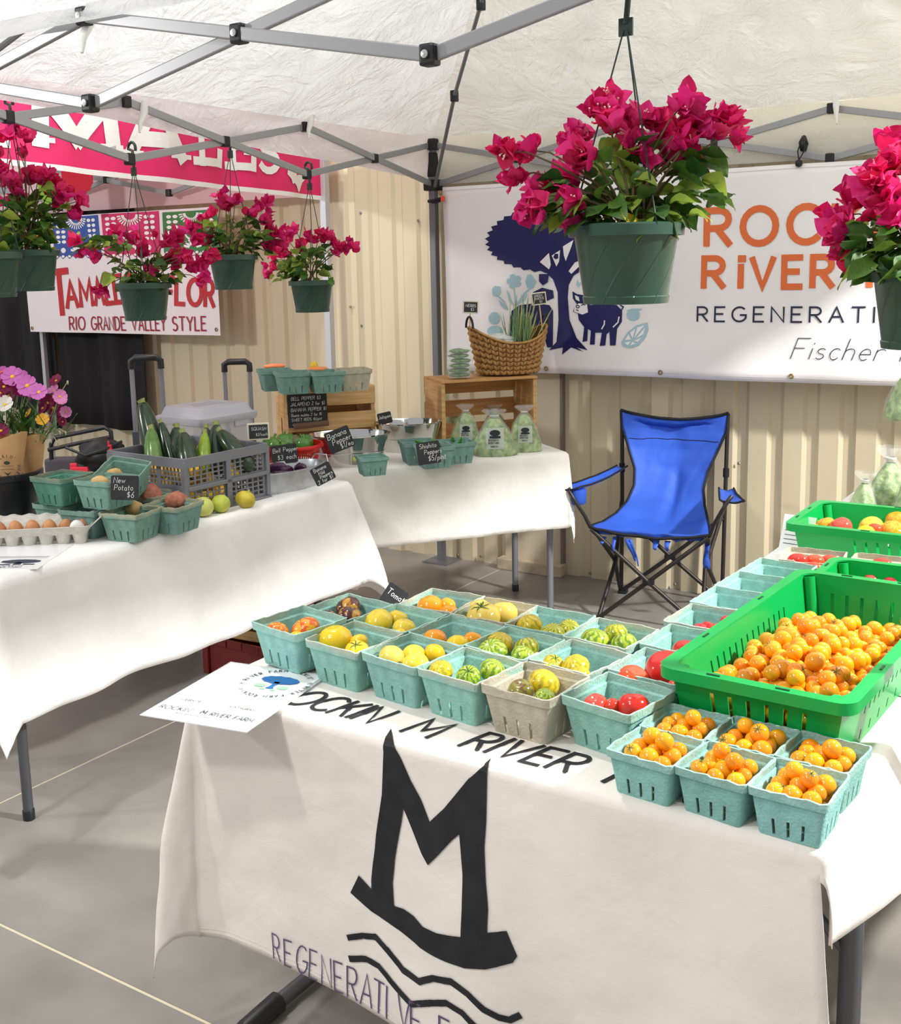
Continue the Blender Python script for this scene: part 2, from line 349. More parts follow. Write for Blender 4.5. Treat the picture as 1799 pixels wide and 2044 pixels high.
for (a, b) in zip(corners, corners[1:]+corners[:1]):
    def fn(s, t, a=a, b=b):
        e = Vector((a[0]+(b[0]-a[0])*s, a[1]+(b[1]-a[1])*s, ZT+.03)); p = e.lerp(APEX, t)
        w_ = (1-t); sag = -.05*math.sin(PI*t)*math.sin(PI*s)
        z = sag + .018*nz(p.x*2.2, p.y*2.2, 3)*min(1, 6*s*(1-s)+.1) + .008*nz(p.x*7+nz(p.y*3, 1), p.y*7, 9)
        return L3((p.x, p.y, p.z+z*min(1, t*8)))
    m = MB(); m.grid(fn, frange(0, 1, 70), [t/46 for t in range(46)]+[.9999]); m.build('canopy_panel', M_can, tent, smooth=180)
def valance(name, a, b, z1a, z1b, zt=ZT+.03, n=60, parent=tent, m_=None, amp=.012):
    m = MB(); A_, B_ = Vector((*a, 0)), Vector((*b, 0)); d = (B_-A_).normalized(); nrm = Vector((d.y, -d.x, 0))
    def fn(s, t):
        p = A_.lerp(B_, s); zz = zt+(z1a+(z1b-z1a)*s-zt)*t
        q = p + nrm*(amp*t*math.sin(s*19+1.3)*math.sin(s*7)+.02*t + .006*nz(s*14, t*3, 4)); return Vector((q.x, q.y, zz + .006*t*nz(s*6, 2.)))-parent.location
    m.grid(fn, frange(0, 1, n), frange(0, 1, 10)); return m.build(name, m_ or M_val, parent, smooth=180)
valance('valance', (TX0, TY1), (TX0, TY0), 1.975, 2.13)
valance('valance', (TX1, TY1), (TX0, TY1), 1.955, 1.955)
valance('valance', (TX1, TY0), (TX1, TY1), 1.98, 1.98)
valance('valance', (TX0, TY0), (TX1, TY0), 2.13, 2.13)
# scissor truss, three crossings a side
cm = MB(); cm.box((0, 0, 0), (.034, .03, .042)); cme = cm.mesh('connector', M_blk, bevel=.006)
bolt = MB(); bolt.lathe([(.008, 0), (.008, .004), (0, .005)], 10); bme = bolt.mesh('bolt', mat('bolt_steel', (200, 200, 200), .3, .9))
def truss(a, b, n, ztop, zbot, parent, O, m_, w_=.028, th=.013, inward=(0, 0), conn=True):
    A_, B_ = Vector((*a, 0)), Vector((*b, 0)); d = (B_-A_)/n; dn = d.normalized(); side = Vector((dn.y, -dn.x, 0))
    iw = Vector((*inward, 0))
    for k in range(n):
        p, q = A_+d*k+iw, A_+d*(k+1)+iw
        for s, (z0, z1) in ((1, (ztop, zbot)), (-1, (zbot, ztop))):
            if k % 2 == 0 and False: pass
            o_ = side*(s*.5*th)
            P0, P1 = Vector((p.x, p.y, z0))+o_, Vector((q.x, q.y, z1))+o_
            mb = MB(); mb.bar(P0-O, P1-O, th, w_); mb.build('truss_bar', m_, parent, bevel=.003)
        if conn:
            mid = (p+q)/2; ob = obj('connector', cme, parent, Vector((mid.x, mid.y, (ztop+zbot)/2))-O, (0, 0, math.atan2(dn.y, dn.x)))
            obj('bolt', bme, ob, (0, -.016, 0), (PI/2, 0, 0))
            if k:
                for z in (ztop, zbot):
                    ob = obj('connector', cme, parent, Vector((p.x, p.y, z))-O, (0, 0, math.atan2(dn.y, dn.x))); obj('bolt', bme, ob, (0, -.016, 0), (PI/2, 0, 0))
truss((TX0, TY1), (TX0, TY0), 3, ZT, ZB, tent, TO, M_tube)
truss((TX1, TY1), (TX0, TY1), 3, ZT, ZB, tent, TO, M_tube)
truss((TX0, TY0), (TX1, TY0), 3, ZT, ZB, tent, TO, M_tube)
truss((TX1, TY0), (TX1, TY1), 3, ZT, ZB, tent, TO, M_tube)
for (x, y) in corners:
    o = MB(); o.box((0, 0, 1.08), (.036, .036, 2.16)); leg = o.build('leg', M_tubed, tent, bevel=.004, loc=L3((x, y, 0)))
    fp = MB(); fp.box((0, 0, .004), (.15, .15, .008)); fp.build('foot_plate', M_tubed, leg)
    for z in (ZT, ZB):
        bk = MB(); bk.box((0, 0, z), (.075, .075, .055)); bk.build('bracket', M_blk, leg, bevel=.008)
    sl = MB(); sl.box((0, 0, 2.05), (.046, .046, .12)); sl.build('slider', M_blk, leg, bevel=.006)
    # hip rod: lower strut from slider, upper strut to the peak
    dx, dy = APEX.x-x, APEX.y-y
    pts = [(x+dx*.02, y+dy*.02, 1.94), (x+dx*.258, y+dy*.258, 2.305), (x+dx*.513, y+dy*.513, 2.585), (APEX.x-dx*.02, APEX.y-dy*.02, 3.08)]
    hr = MB(); hr.tube([L3(p) for p in pts], .009, 8); hr.build('hip_rod', M_tubed, tent, smooth=40)
    for p in pts[1:3]:
        c2 = MB(); c2.box((0, 0, 0), (.03, .03, .05)); c2.build('rod_joint', M_blk, tent, bevel=.005, loc=L3(p))
hub = MB(); hub.lathe([(.03, -.1), (.05, -.06), (.05, .02), (.02, .05), (0, .05)], 12); hub.build('peak_hub', M_blk, tent, loc=L3(APEX))
# little fabric ties at the truss tops
M_tie = mat('white_tie', (235, 233, 228), .8)
for q in (onx(290, 225, TX0+.02), onx(622, 243, TX0+.02), ony(1668, 212, TY1-.03), ony(182, 48, TY0+.03)):
    t_ = MB(); t_.tube([L3(q+Vector((0, 0, .04))), L3(q+Vector((.005, -.01, .0))), L3(q+Vector((.015, -.04, -.04))), L3(q+Vector((.02, -.05, -.075)))], [.012, .014, .009, .004], 6); t_.build('fabric_tie', M_tie, tent, smooth=60)
# spring clamp on the back corner leg
cl = thing('spring_clamp', 'black spring clamp with orange tip gripping the banner corner at the tent post', 'clamp', ony(872, 401, 4.74))
c_ = MB(); c_.tube([(-.05, 0, 0), (-.02, 0, .002), (.03, 0, .012)], [.008, .009, .007], 8); c_.tube([(-.03, 0, -.006), (.0, 0, -.008), (.03, 0, .004)], [.006, .007, .006], 8); c_.build('handle', M_blk, cl, smooth=50)
c_ = MB(); c_.box((.036, 0, .008), (.014, .02, .026)); c_.build('jaw_tip', mat('clamp_orange', (226, 84, 50), .5), cl, bevel=.003)

# ================================================================== NEIGHBOUR STALL (left)
M_pink = mat('hot_pink_vinyl', (236, 40, 112), .55, var=.03, vscale=3)
M_palepink = mat('pale_pink_canopy', (246, 214, 220), .8, transl=.35)
M_white = mat('white_print', (250, 248, 246), .7)
NX, NY = -3.83, 4.74
nt_ = thing('neighbour_tent', 'pink trimmed neighbouring tent with white slab letters on its hot pink valance', 'canopy tent', (NX, NY, 0))
NO = nt_.location
def pinkv(u, z): return Vector((0., u-NY, z)) + Vector((.012*math.sin(u*9)+.006*math.sin(u*23), 0, 0))
m = MB(); m.grid(lambda u, t: pinkv(u, 2.31+(1.925+(NY-u)*.033-2.31)*t), frange(1.7, NY, 60), frange(0, 1, 10)); vp = m.build('valance', M_pink, nt_, smooth=180)
m = MB(); m.grid(lambda u, t: pinkv(u, (1.925+(NY-u)*.033) - .022*t), frange(1.7, NY, 60), [0, .5, 1]); m.build('valance_hem', M_white, nt_, smooth=180)
pr = Print2D()
def slab(ch, x, w, h, b):        # western slab letters, white: strokes plus serif bars
    g = {'M': [[(0, 0), (.04, 1)], [(.04, 1), (.5, .12)], [(.5, .12), (.96, 1)], [(.96, 1), (1, 0)]], 'A': [[(.06, 0), (.42, 1)], [(.58, 1), (.94, 0)], [(.25, .36), (.75, .36)]], 'L': [[(.25, 0), (.25, 1)], [(0, .06), (.95, .06)], [(.9, 0), (.95, .34)]], 'E': [[(.25, 0), (.25, 1)], [(0, .06), (.95, .06)], [(0, .94), (.92, .94)], [(.25, .52), (.7, .52)], [(.92, 0), (.95, .32)], [(.9, 1), (.92, .7)], [(.7, .38), (.7, .66)]], 'S': [A(.5, .73, .36, .23, 20, 265, 10)+A(.5, .27, .4, .23, 85, -155, 10)]}[ch]
    ser = {'M': [(-.12, .16, 0), (.84, 1.12, 0)], 'A': [(-.1, .26, 0), (.72, 1.1, 0)], 'L': [(0, .5, 1)], 'E': [], 'S': []}[ch]
    for l in g: pr.stroke([(x+a*w, b+c*h) for a, c in l], .2*w if ch not in 'S' else .24*w)
    for s0, s1, zz in ser: pr.stroke([(x+s0*w, b+(.05+zz*.9)*h), (x+s1*w, b+(.05+zz*.9)*h)], .1*h)
for ch, y0, w_ in (('M', 2.97, .38), ('A', 3.42, .33), ('L', 3.81, .19), ('E', 4.03, .18), ('S', 4.23, .15)):
    pr = Print2D(); slab(ch, y0, w_, .20, 2.005+(NY-y0)*.033); pr.lay('valance_letter', M_white, lambda u, v: pinkv(u, v), nt_, cell=.04, off=.003)
pr = Print2D()
pr.poly([(2.5, 2.04), (2.83, 2.03), (2.83, 2.08), (2.75, 2.1), (2.72, 2.25), (2.6, 2.25), (2.57, 2.1), (2.5, 2.09)])
pr.poly([(4.44, 2.06), (4.5, 2.065), (4.52, 2.02), (4.585, 2.03), (4.6, 2.005), (4.57, 1.985), (4.545, 1.945), (4.53, 1.935), (4.515, 1.965), (4.495, 1.98), (4.475, 1.975), (4.46, 2.0), (4.43, 2.02)])
pr.lay('valance_lettering', M_white, lambda u, v: pinkv(u, v), nt_, cell=.04, off=.003)
m = MB(); m.grid(lambda s, t: (s-NX, .0+.012*math.sin(s*9)+.008*t, 2.35+(1.93-2.35)*t), frange(-7.2, NX, 60), frange(0, 1, 6)); m.build('back_valance', M_palepink, nt_, smooth=180)
m = MB(); m.grid(lambda s, t: (NX+(-5.6-NX)*t-NX, s-NY, 2.3+.55*t), frange(1.7, NY, 20), frange(0, 1, 8)); m.build('canopy_panel', M_palepink, nt_, smooth=180)
truss((NX-.05, NY-.06), (-7.0, NY-.06), 3, 2.2, 1.995, nt_, NO, M_tube)
m = MB(); m.box((.0, 0, 1.06), (.04, .04, 2.12)); m.build('leg', mat('pale_grey_leg', (196, 196, 200), .4, .3), nt_, bevel=.004)
m = MB(); m.box((ony(88, 700, 4.76).x-NX, .02, 1.0), (.03, .03, 2.0)); m.build('leg', MATS['pale_grey_leg'], nt_, bevel=.004)
# black curtain behind the neighbour
M_cur = mat('black_curtain_cloth', (26, 25, 27), .85, var=.2, vscale=2)
def curtain(name, label, xa, xb, z0, z1, Y):
    m = MB(); m.grid(lambda u, z: (u, Y+.025*math.sin(u*17)+.012*math.sin(u*41+z), z+.01*math.sin(u*5)), frange(xa, xb, int(abs(xb-xa)*60)+8), frange(z0, z1, 8))
    return tag(m.build(name, M_cur, None, smooth=180, solid=.004), label, 'curtain', 'black backdrop curtains')
curtain('backdrop_curtain', 'black cloth backdrop panel hanging right of the pale slit, behind the bouquet', -6.17, -5.36, .57, 1.97, 4.8)
curtain('backdrop_curtain', 'black cloth backdrop panel hanging at the far left edge, left of the pale slit', -7.6, -6.2, .53, 2.0, 4.8)

# white "Rio Grande" banner
M_ban = mat('white_vinyl', (244, 240, 240), .45, var=.02, vscale=2, bump=.06, bscale=4)
M_ban2 = mat('white_vinyl_pinkish', (244, 236, 238), .5, bump=.06, bscale=5)
M_red = mat('brick_red_print', (196, 40, 46), .5); M_wine = mat('wine_print', (160, 34, 52), .5)
NBY = 4.68
nb = thing('stall_banner', 'white vinyl banner with red brush lettering above a wine coloured line of capitals', 'banner', (-5.6, NBY, 1.13))
def nbf(u, v): return Vector((u+5.6, .01*math.sin(u*6+v*3)+.006*math.sin(u*13), v-1.13))
p0, p1 = ony(62, 662, NBY), ony(438, 667, NBY); zt = ony(246, 424, NBY).z
m = MB(); m.grid(nbf, frange(p0.x, p1.x, 40), frange(p0.z, zt, 16)); m.build('sheet', M_ban2, nb, smooth=180)
def nb_txt(t, px, py, h_px, w, gap, xs, tilt, m_):
    p = ony(px, py, NBY); q = ony(px, py-h_px, NBY); Print2D().letters('letter', m_, nbf, nb, t, p.x, p.z, q.z-p.z, cell=.05, off=.005, w=w, gap=gap, xs=xs, rot=tilt)
nb_txt('T', 112, 628, 84, .16, .2, .9, .06, M_red)
nb_txt('AMALES', 136, 614, 50, .19, .22, .82, .07, M_red)
nb_txt('F', 332, 612, 60, .13, .2, .8, -.05, M_red)
nb_txt('LOR', 354, 606, 50, .19, .25, .8, -.06, M_red)
nb_txt('RIO GRANDE VALLEY STYLE', 142, 658, 25, .12, .25, .80, .008, M_wine)
# cut-paper flags printed along the top of that banner
M_fl = [mat('flag_blue', (62, 92, 170), .7), mat('flag_pink', (214, 50, 108), .7), mat('flag_green', (70, 130, 72), .7), mat('flag_orange', (240, 140, 70), .7), mat('flag_red', (206, 44, 60), .7)]
for (xa, xb, ya, yb, c) in ((103, 204, 435, 508, 0), (206, 322, 428, 505, 1), (324, 440, 424, 500, 2), (62, 101, 445, 500, 3)):
    p = ony(xa, ya, NBY); q = ony(xb, yb, NBY); W, H = q.x-p.x, p.z-q.z
    pp = Print2D(); pts = [(p.x, p.z), (p.x, q.z)] + [(p.x+W*(k+.5)/8+W/16*math.cos(t_), q.z-.02*abs(math.sin(t_))) for k in range(8) for t_ in (PI, 1.9*PI/2*1.5, 2*PI)] + [(q.x, q.z), (q.x, p.z)]
    pp.poly(pts); pp.lay('paper_flag', M_fl[c], nbf, nb, cell=.035, off=.003)
    w = Print2D()
    for s in (-1, 1):
        for r_ in range(5):
            for e in (-1, 1):
                cx = p.x+W*(.5+s*.33)+e*W*.055; cz = p.z-H*(.12+.13*r_); w.poly([(cx+e*W*.045*math.cos(t_)-W*.0*math.sin(t_), cz+H*.045*math.sin(t_)+e*0.0*math.cos(t_)) for t_ in frange(0, 2*PI, 9)[:-1]])
        w.circle(p.x+W*(.5+s*.3), p.z-H*.86, W*.05, 8, H*.07)
    for k in range(13):
        a_ = PI*(k+.5)/13
        for r0, r1 in ((.1, .14), (.16, .21)): w.stroke([(p.x+W*(.5+r0*math.cos(-a_)), p.z-H*(.05+1.3*r0*math.sin(a_))), (p.x+W*(.5+r1*math.cos(a_)), p.z-H*(.05+1.3*r1*math.sin(a_)))], W*.018)
    w.circle(p.x+W*.5, p.z-H*.52, W*.05, 10, H*.09); w.stroke(A(p.x+W*.5, p.z-H*.5, W*.13, H*.2, 200, 340, 8), W*.025)
    for k in range(7): a_ = PI*(k+.5)/7; w.stroke([(p.x+W*(.5+.07*math.cos(a_)), p.z-H*(.9-.08*math.sin(a_))), (p.x+W*(.5+.15*math.cos(a_)), p.z-H*(.9-.2*math.sin(a_)))], W*.03)
    for k in range(8): w.circle(p.x+W*(k+.5)/8, q.z-.004, W*.03, 8, .008)
    w.lay('flag_cutouts', M_white, nbf, nb, cell=.035, off=.005)
gm = MB(); gm.tube([(.009*math.cos(t_), 0, .009*math.sin(t_)) for t_ in frange(0, 2*PI, 13)[:-1]], .003, 6, closed=True); gme = gm.mesh('grommet', mat('brass', (176, 150, 96), .35, .9), smooth=60)
for px, py in ((66, 655), (430, 658)): q = ony(px, py, NBY); obj('grommet', gme, nb, nbf(q.x, q.z)+Vector((0, -.004, 0)))
# two real paper flags on the neighbour tent
def paper_flag(label, xa, xb, ya, yb, c, Y):
    p = ony(xa, ya, Y); q = ony(xb, yb, Y); W, H = q.x-p.x, p.z-q.z
    t_ = thing('paper_flag', label, 'paper flag', (p.x, Y, q.z)); fn = lambda u, v: Vector((u, .01*math.sin(u*20), v))
    pp = Print2D(); pp.poly([(0, H), (0, H*.45)]+[(W*(.5-.5*math.cos(PI*k/14)) + .012*math.cos(k*PI)*0, H*(.45-.45*math.sin(PI*k/14)) - (.012 if k % 2 else 0)) for k in range(1, 14)]+[(W, H*.45), (W, H)])
    ob = pp.lay('sheet', c, fn, t_, cell=.05, off=0)
    md = ob.modifiers.new('thick', 'SOLIDIFY'); md.thickness = .002
    w = Print2D(); rr = random.Random(4)
    for k in range(26): w.circle(W*rr.uniform(.12, .88), H*rr.uniform(.3, .92), .007, 6, .011)
    for k in range(1, 14): w.circle(W*(.5-.46*math.cos(PI*k/14)), H*(.46-.41*math.sin(PI*k/14)), .006, 6)
    w.lay('cutouts', M_white, fn, t_, off=-.003)
paper_flag('red cut-paper flag with scalloped tip hanging under the pink valance', 120, 190, 318, 388, mat('paper_red', (222, 40, 66), .7, transl=.3), 4.3)
paper_flag('lime green cut-paper flag hanging beside the leftmost hanging plant', 72, 108, 328, 405, mat('paper_lime', (150, 210, 60), .7, transl=.3), 4.3)

# ================================================================== TABLES AND CLOTHS
def cloth_mat(name, c, weave=900., bump=.25, var=.04):
    m = mat(name, c, .9, var=var, vscale=6, spec=.15, sss=0); N, L = m.node_tree.nodes, m.node_tree.links; p = N['Principled BSDF']
    tc = N.new('ShaderNodeTexCoord'); wv = N.new('ShaderNodeTexNoise'); wv.inputs['Scale'].default_value = 9; wv.inputs['Detail'].default_value = 9; wv.inputs['Distortion'].default_value = .4; L.new(tc.outputs['Object'], wv.inputs['Vector'])
    n2 = N.new('ShaderNodeTexNoise'); n2.inputs['Scale'].default_value = weave; L.new(tc.outputs['Object'], n2.inputs['Vector'])
    ml = N.new('ShaderNodeMath'); ml.operation = 'MULTIPLY_ADD'; ml.inputs[1].default_value = .06; L.new(n2.outputs['Fac'], ml.inputs[0]); L.new(wv.outputs['Fac'], ml.inputs[2])
    bp = N.new('ShaderNodeBump'); bp.inputs['Strength'].default_value = bump; bp.inputs['Distance'].default_value = .03; L.new(ml.outputs[0], bp.inputs['Height']); L.new(bp.outputs[0], p.inputs['Normal'])
    return m
M_lin = cloth_mat('natural_canvas', (236, 228, 220), bump=.3); M_wht = cloth_mat('white_linen', (245, 243, 240)); M_wht2 = cloth_mat('white_cotton', (243, 240, 233), bump=.4)
M_leg = mat('grey_table_leg', (88, 88, 92), .45, .4); M_legl = mat('light_grey_leg', (140, 141, 146), .45, .4)
class Cloth:
    def __init__(s, x0, x1, y0, y1, drops, amp=.02, cone=.28, seed=0, org=(0, 0), ang=0., flare=None, out=(0, 0, 0, 0), k=9., zt=T+.006):
        s.__dict__.update(locals()); s.R = rz(ang)
    def drop(s, side, t): d = s.drops[side]; return d(t) if callable(d) else d
    def map(s, u, v):
        cu, cv = min(max(u, s.x0), s.x1), min(max(v, s.y0), s.y1); ox, oy = u-cu, v-cv; d = math.hypot(ox, oy)
        wr = .0012*nz(u*18, v*18, s.seed)
        if d < 1e-6: p = Vector((u, v, s.zt+wr))
        else:
            ex, ey = ox/d, oy/d; th = abs(math.atan2(abs(oy), abs(ox))); r = .014; L = r*PI/2
            if d < L: a = d/r; o, z = r*math.sin(a), r*(1-math.cos(a))
            else: o, z = r, r+(d-L)
            ph = s.seed*1.7; S = cu*s.k+cv*s.k*1.13+th*2.4
            wv = (math.sin(S+ph)*.55+math.sin(S*2.3+1+ph)*.35+nz(S*.8, d*3, s.seed+5)*.6)
            w0 = min(1, max(0, (d-.03))/.3)
            tp = min(1, max(0, (cv-s.y0)/.2)) if s.flare and ex > .7 else 1.
            o += s.amp*w0*(wv+.9)*tp + s.cone*max(0, d-.02)*math.sin(2*th)
            side = (0 if ey < -.7 else 1 if ey > .7 else 2 if ex < 0 else 3); o += s.out[side]*max(0, d-.02)*tp
            if th > .05 and th < 1.52: z *= 1-.10*math.sin(2*th)
            px, py = cu+ex*o, cv+ey*o
            if s.flare and oy < 0 and ox == 0: px += s.flare*max(0, (u-(s.x1-.45))/.45)**1.5*d
            p = Vector((px, py, s.zt-z + .004*nz(u*7, v*7, s.seed+2)*w0)); p.x += .003*nz(u*14, v*14, s.seed+8)*w0; p.y += .004*nz(u*12, v*12, s.seed+3)*w0
        p = s.R @ p; return Vector((p.x+s.org[0], p.y+s.org[1], p.z))
    def build(s, name, m, cell=.016, skip=None):
        F, B, Lf, Rt = [max(s.drop(i, t/10) for t in range(11)) for i in range(4)]
        us = frange(s.x0-Lf, s.x0, max(2, int(Lf/cell)+1))[:-1]+frange(s.x0, s.x1, int((s.x1-s.x0)/cell/1.4))+frange(s.x1, s.x1+Rt, max(2, int(Rt/cell)+1))[1:]
        vs_ = frange(s.y0-F, s.y0, max(2, int(F/cell)+1))[:-1]+frange(s.y0, s.y1, int((s.y1-s.y0)/cell/1.4))+frange(s.y1, s.y1+B, max(2, int(B/cell)+1))[1:]
        n = len(us); mb = MB()
        def lim(u, v):
            if v < s.y0: v = s.y0-(s.y0-v)/F*s.drop(0, min(1, max(0, (u-s.x0)/(s.x1-s.x0))))
            return s.map(u, v)
        mb.v = [tuple(lim(u, v)) for v in vs_ for u in us]
        for j in range(len(vs_)-1):
            for i in range(n-1):
                uc, vc = (us[i]+us[i+1])/2, (vs_[j]+vs_[j+1])/2
                if skip and skip(uc, vc): continue
                mb.f.append((j*n+i, j*n+i+1, (j+1)*n+i+1, (j+1)*n+i))
        me = mb.mesh(name, m, smooth=180); bm = bmesh.new(); bm.from_mesh(me)
        loose = [v for v in bm.verts if not v.link_faces]; bmesh.ops.delete(bm, geom=loose, context='VERTS')
        bmesh.ops.solidify(bm, geom=bm.faces[:], thickness=-.0015); bm.to_mesh(me); bm.free()
        return obj(name, me)
def table(label, c, lx, ly, ang, mleg, style, inset=.14):
    t = thing('folding_table', label, 'table', (c[0], c[1], 0), ang)
    m = MB(); m.box((0, 0, T-.022), (lx, ly, .036)); m.build('tabletop', mat('table_plastic', (222, 222, 220), .6), t, bevel=.008)
    for sx in (-1, 1):
        x = sx*(lx/2-inset)
        if style == 'bent':
            for sy in (-1, 1):
                y = sy*(ly/2-.085); m = MB(); m.tube([(x-sx*.05, y, T-.04), (x, y, T-.2), (x+sx*.035, y, .3), (x+sx*.035, y, .0)], .0145, 10); lg = m.build('leg', mleg, t, smooth=50)
                f = MB(); f.lathe([(.017, 0), (.017, .03), (.015, .032)], 10, c=(x+sx*.035, y, 0)); f.build('rubber_foot', M_blk, lg, smooth=50)
        elif style == 'straight':
            for sy in (-1, 1):
                y = sy*(ly/2-.1); m = MB(); m.tube([(x, y, T-.04), (x, y, .0)], .0145, 10); lg = m.build('leg', mleg, t, smooth=50)
                f = MB(); f.lathe([(.017, 0), (.017, .03), (.015, .032)], 10, c=(x, y, 0)); f.build('rubber_foot', M_blk, lg, smooth=50)
        else:
            x = sx*(lx/2-(.055 if sx < 0 else .02))
            m = MB(); m.tube([(x, 0, T-.04), (x, 0, .03)], .019, 12); m.build('leg', mleg, t, smooth=50)
            m = MB(); m.tube([(x, -ly/2+.1, .022), (x, ly/2-.1, .022)], .017, 10); fb = m.build('foot_bar', mleg, t, smooth=50)
            for sy in (-1, 1):
                f = MB(); f.tube([(x, sy*(ly/2-.12), .024), (x, sy*(ly/2-.02), .022), (x, sy*(ly/2), .018)], [.024, .022, .014], 10); f.build('rubber_cap', M_blk, fb, smooth=50)
            br = MB(); br.tube([(x, 0, .4), (x-sx*.25, 0, T-.05)], .009, 8); br.build('brace', mleg, t, smooth=50)
        if style != 'tfoot':
            b = MB(); b.tube([(x, -ly/2+.1, .42 if style == 'bent' else T-.08), (x, ly/2-.1, .42 if style == 'bent' else T-.08)], .01, 8); b.build('cross_bar', mleg, t, smooth=50)
    return t
# front table, painted canvas cloth
FX0, FX1, FY0, FY1 = -1.55, -.36, 1.47, 2.08
table('folding table under the painted canvas cloth in the foreground', ((FX0+FX1)/2, (FY0+FY1)/2), FX1-FX0, FY1-FY0, 0, M_leg, 'tfoot')
fc = Cloth(FX0, FX1, FY0, FY1, (lambda t: .515-.02*math.sin(t*9), .25, .42, .15), amp=.018, cone=.10, seed=3, flare=.10, out=(.02, 0, -.14, .45), k=7)
fcl = tag(fc.build('tablecloth', M_lin, .013, skip=lambda u, v: u > FX1 and v < FY0-.05), 'cream canvas tablecloth painted with a big black M over two wavy lines', 'tablecloth')
for q in [(u, FY0-.5) for u in ()]: pass
M_paint = mat('black_fabric_paint', (34, 33, 36), .8, var=.25, vscale=30); M_pen = mat('purple_pen', (90, 78, 110), .8)
def fuv(px, py):
    p = ony(px, py, FY0-.016)
    if p.z < T: return (p.x, FY0-(T-p.z)-.007)
    q = onz(px, py, T); return (q.x, q.y)
def zp(a, b): return fuv(280+a*.4558, 1280+b*.4558)
pp = Print2D()
for poly in ([(1100, 403), (1108, 440), (1140, 520), (1190, 620), (1240, 700), (1165, 740), (1160, 790), (1150, 870), (1135, 960), (1130, 1060), (1138, 1157), (1038, 1110), (1035, 1050), (1050, 860), (1068, 680), (1068, 500), (1075, 440)],
             [(1240, 700), (1285, 795), (1345, 740), (1440, 620), (1430, 730), (1420, 845), (1390, 870), (1290, 975), (1260, 930), (1230, 870), (1190, 790), (1165, 740)],
             [(1440, 620), (1500, 570), (1538, 535), (1527, 560), (1530, 800), (1530, 900), (1545, 1050), (1560, 1160), (1565, 1255), (1455, 1268), (1455, 1150), (1445, 1010), (1430, 900), (1420, 845), (1430, 730)],
             [(943, 1100), (975, 1030), (1040, 1090), (1138, 1155), (1180, 1165), (1230, 1190), (1280, 1230), (1350, 1250), (1455, 1265), (1565, 1255), (1640, 1253), (1688, 1360), (1670, 1385), (1560, 1402), (1470, 1395), (1370, 1360), (1270, 1320), (1150, 1250), (1040, 1180)]):
    pp.poly([zp(*q) for q in poly])
pp.stroke([zp(*q) for q in [(945, 1290), (1000, 1283), (1060, 1290), (1120, 1345), (1190, 1420), (1270, 1460), (1340, 1440), (1420, 1450), (1490, 1500), (1560, 1570), (1620, 1610), (1660, 1625), (1695, 1610)]], .0115)
pp.stroke([zp(*q) for q in [(955, 1380), (1020, 1382), (1080, 1410), (1150, 1480), (1240, 1555), (1320, 1545), (1400, 1540), (1470, 1580), (1530, 1640), (1600, 1700), (1660, 1730), (1720, 1735)]], .0115)
pp.lay('painted_logo', M_paint, fc.map, fcl, cell=.012, off=.0035)
for t_, x_, xs_, g_ in (('ROCKIN', -1.40, .8, .16), ('M', -1.085, .95, .2), ('RIVER', -.965, .85, .2), ('FARM', -.70, .85, .2)):
    Print2D().letters('painted_letter', M_paint, fc.map, fcl, t_, x_, 1.495, .071, cell=.013, off=.0035, gap=g_, xs=xs_, w=.12, slant=.26)
for i, ch in enumerate('REGENERATIVE FARM'):
    if ch != ' ': Print2D().text(ch, -1.348+i*.0295, FY0-(T-.256)-.0028*i, .05+.0014*i, .055, .2, .6).lay('pen_letter', M_pen, fc.map, fcl, cell=.013, off=.0035)
# stitched hem lines
M_st = mat('hem_thread', (246, 241, 232), .9)
pp = Print2D()
for o_ in (.012, .02): pp.stroke([(u, FY0-(fc.drop(0, (u-FX0)/(FX1-FX0))-o_)) for u in frange(FX0, FX1, 60)], .0015)
pp.lay('hem_stitch', M_st, fc.map, fcl, cell=.013, off=.003)
# left table
LX0, LX1, LY0, LY1 = -3.36, -2.6, 1.76, 3.29
table('folding table with white linen cloth along the left side of the stall', ((LX0+LX1)/2, (LY0+LY1)/2), LY1-LY0, LX1-LX0, PI/2, M_leg, 'bent')
lc = Cloth(LX0, LX1, LY0, LY1, (.30, .44, .2, lambda t: .4), amp=.022, cone=.22, seed=11, out=(0, 0, 0, .04), k=8)
tag(lc.build('tablecloth', M_wht, .02), 'white linen tablecloth on the left table, its corner hanging low at the left edge', 'tablecloth')
# back table, set at an angle
BA = rad(52); BU = Vector((math.cos(BA), math.sin(BA), 0)); BV = Vector((-math.sin(BA), math.cos(BA), 0))
U0, U1, V0, V1 = .86, 2.015, 4.325, 4.935
def buv(u, v, z=T): p = BU*u+BV*v; return Vector((p.x, p.y, z))
bc = buv((U0+U1)/2, (V0+V1)/2)
table('folding table set at an angle in the back corner under a white cotton cloth', (bc.x, bc.y), U1-U0, V1-V0, BA, M_legl, 'straight', .03)
bcl = Cloth(U0, U1, V0, V1, (.335, .2, .2, .30), amp=.010, cone=.05, seed=21, ang=BA, out=(0, 0, 0, .02), k=8)
tag(bcl.build('tablecloth', M_wht2, .02), 'white cotton tablecloth with fold creases on the angled back table', 'tablecloth')
# right table
RX0, RX1, RY0, RY1 = -.895, -.15, 2.092, 3.93
table('folding table under white cloth on the right holding the green crates', ((RX0+RX1)/2, (RY0+RY1)/2), RY1-RY0, RX1-RX0, PI/2, M_leg, 'straight')
rc = Cloth(RX0, RX1, RY0, RY1, (.0, .25, .3, .3), amp=.02, cone=.25, seed=31, k=8)
tag(rc.build('tablecloth', M_wht, .022), 'white tablecloth on the right table beneath the green crates', 'tablecloth')

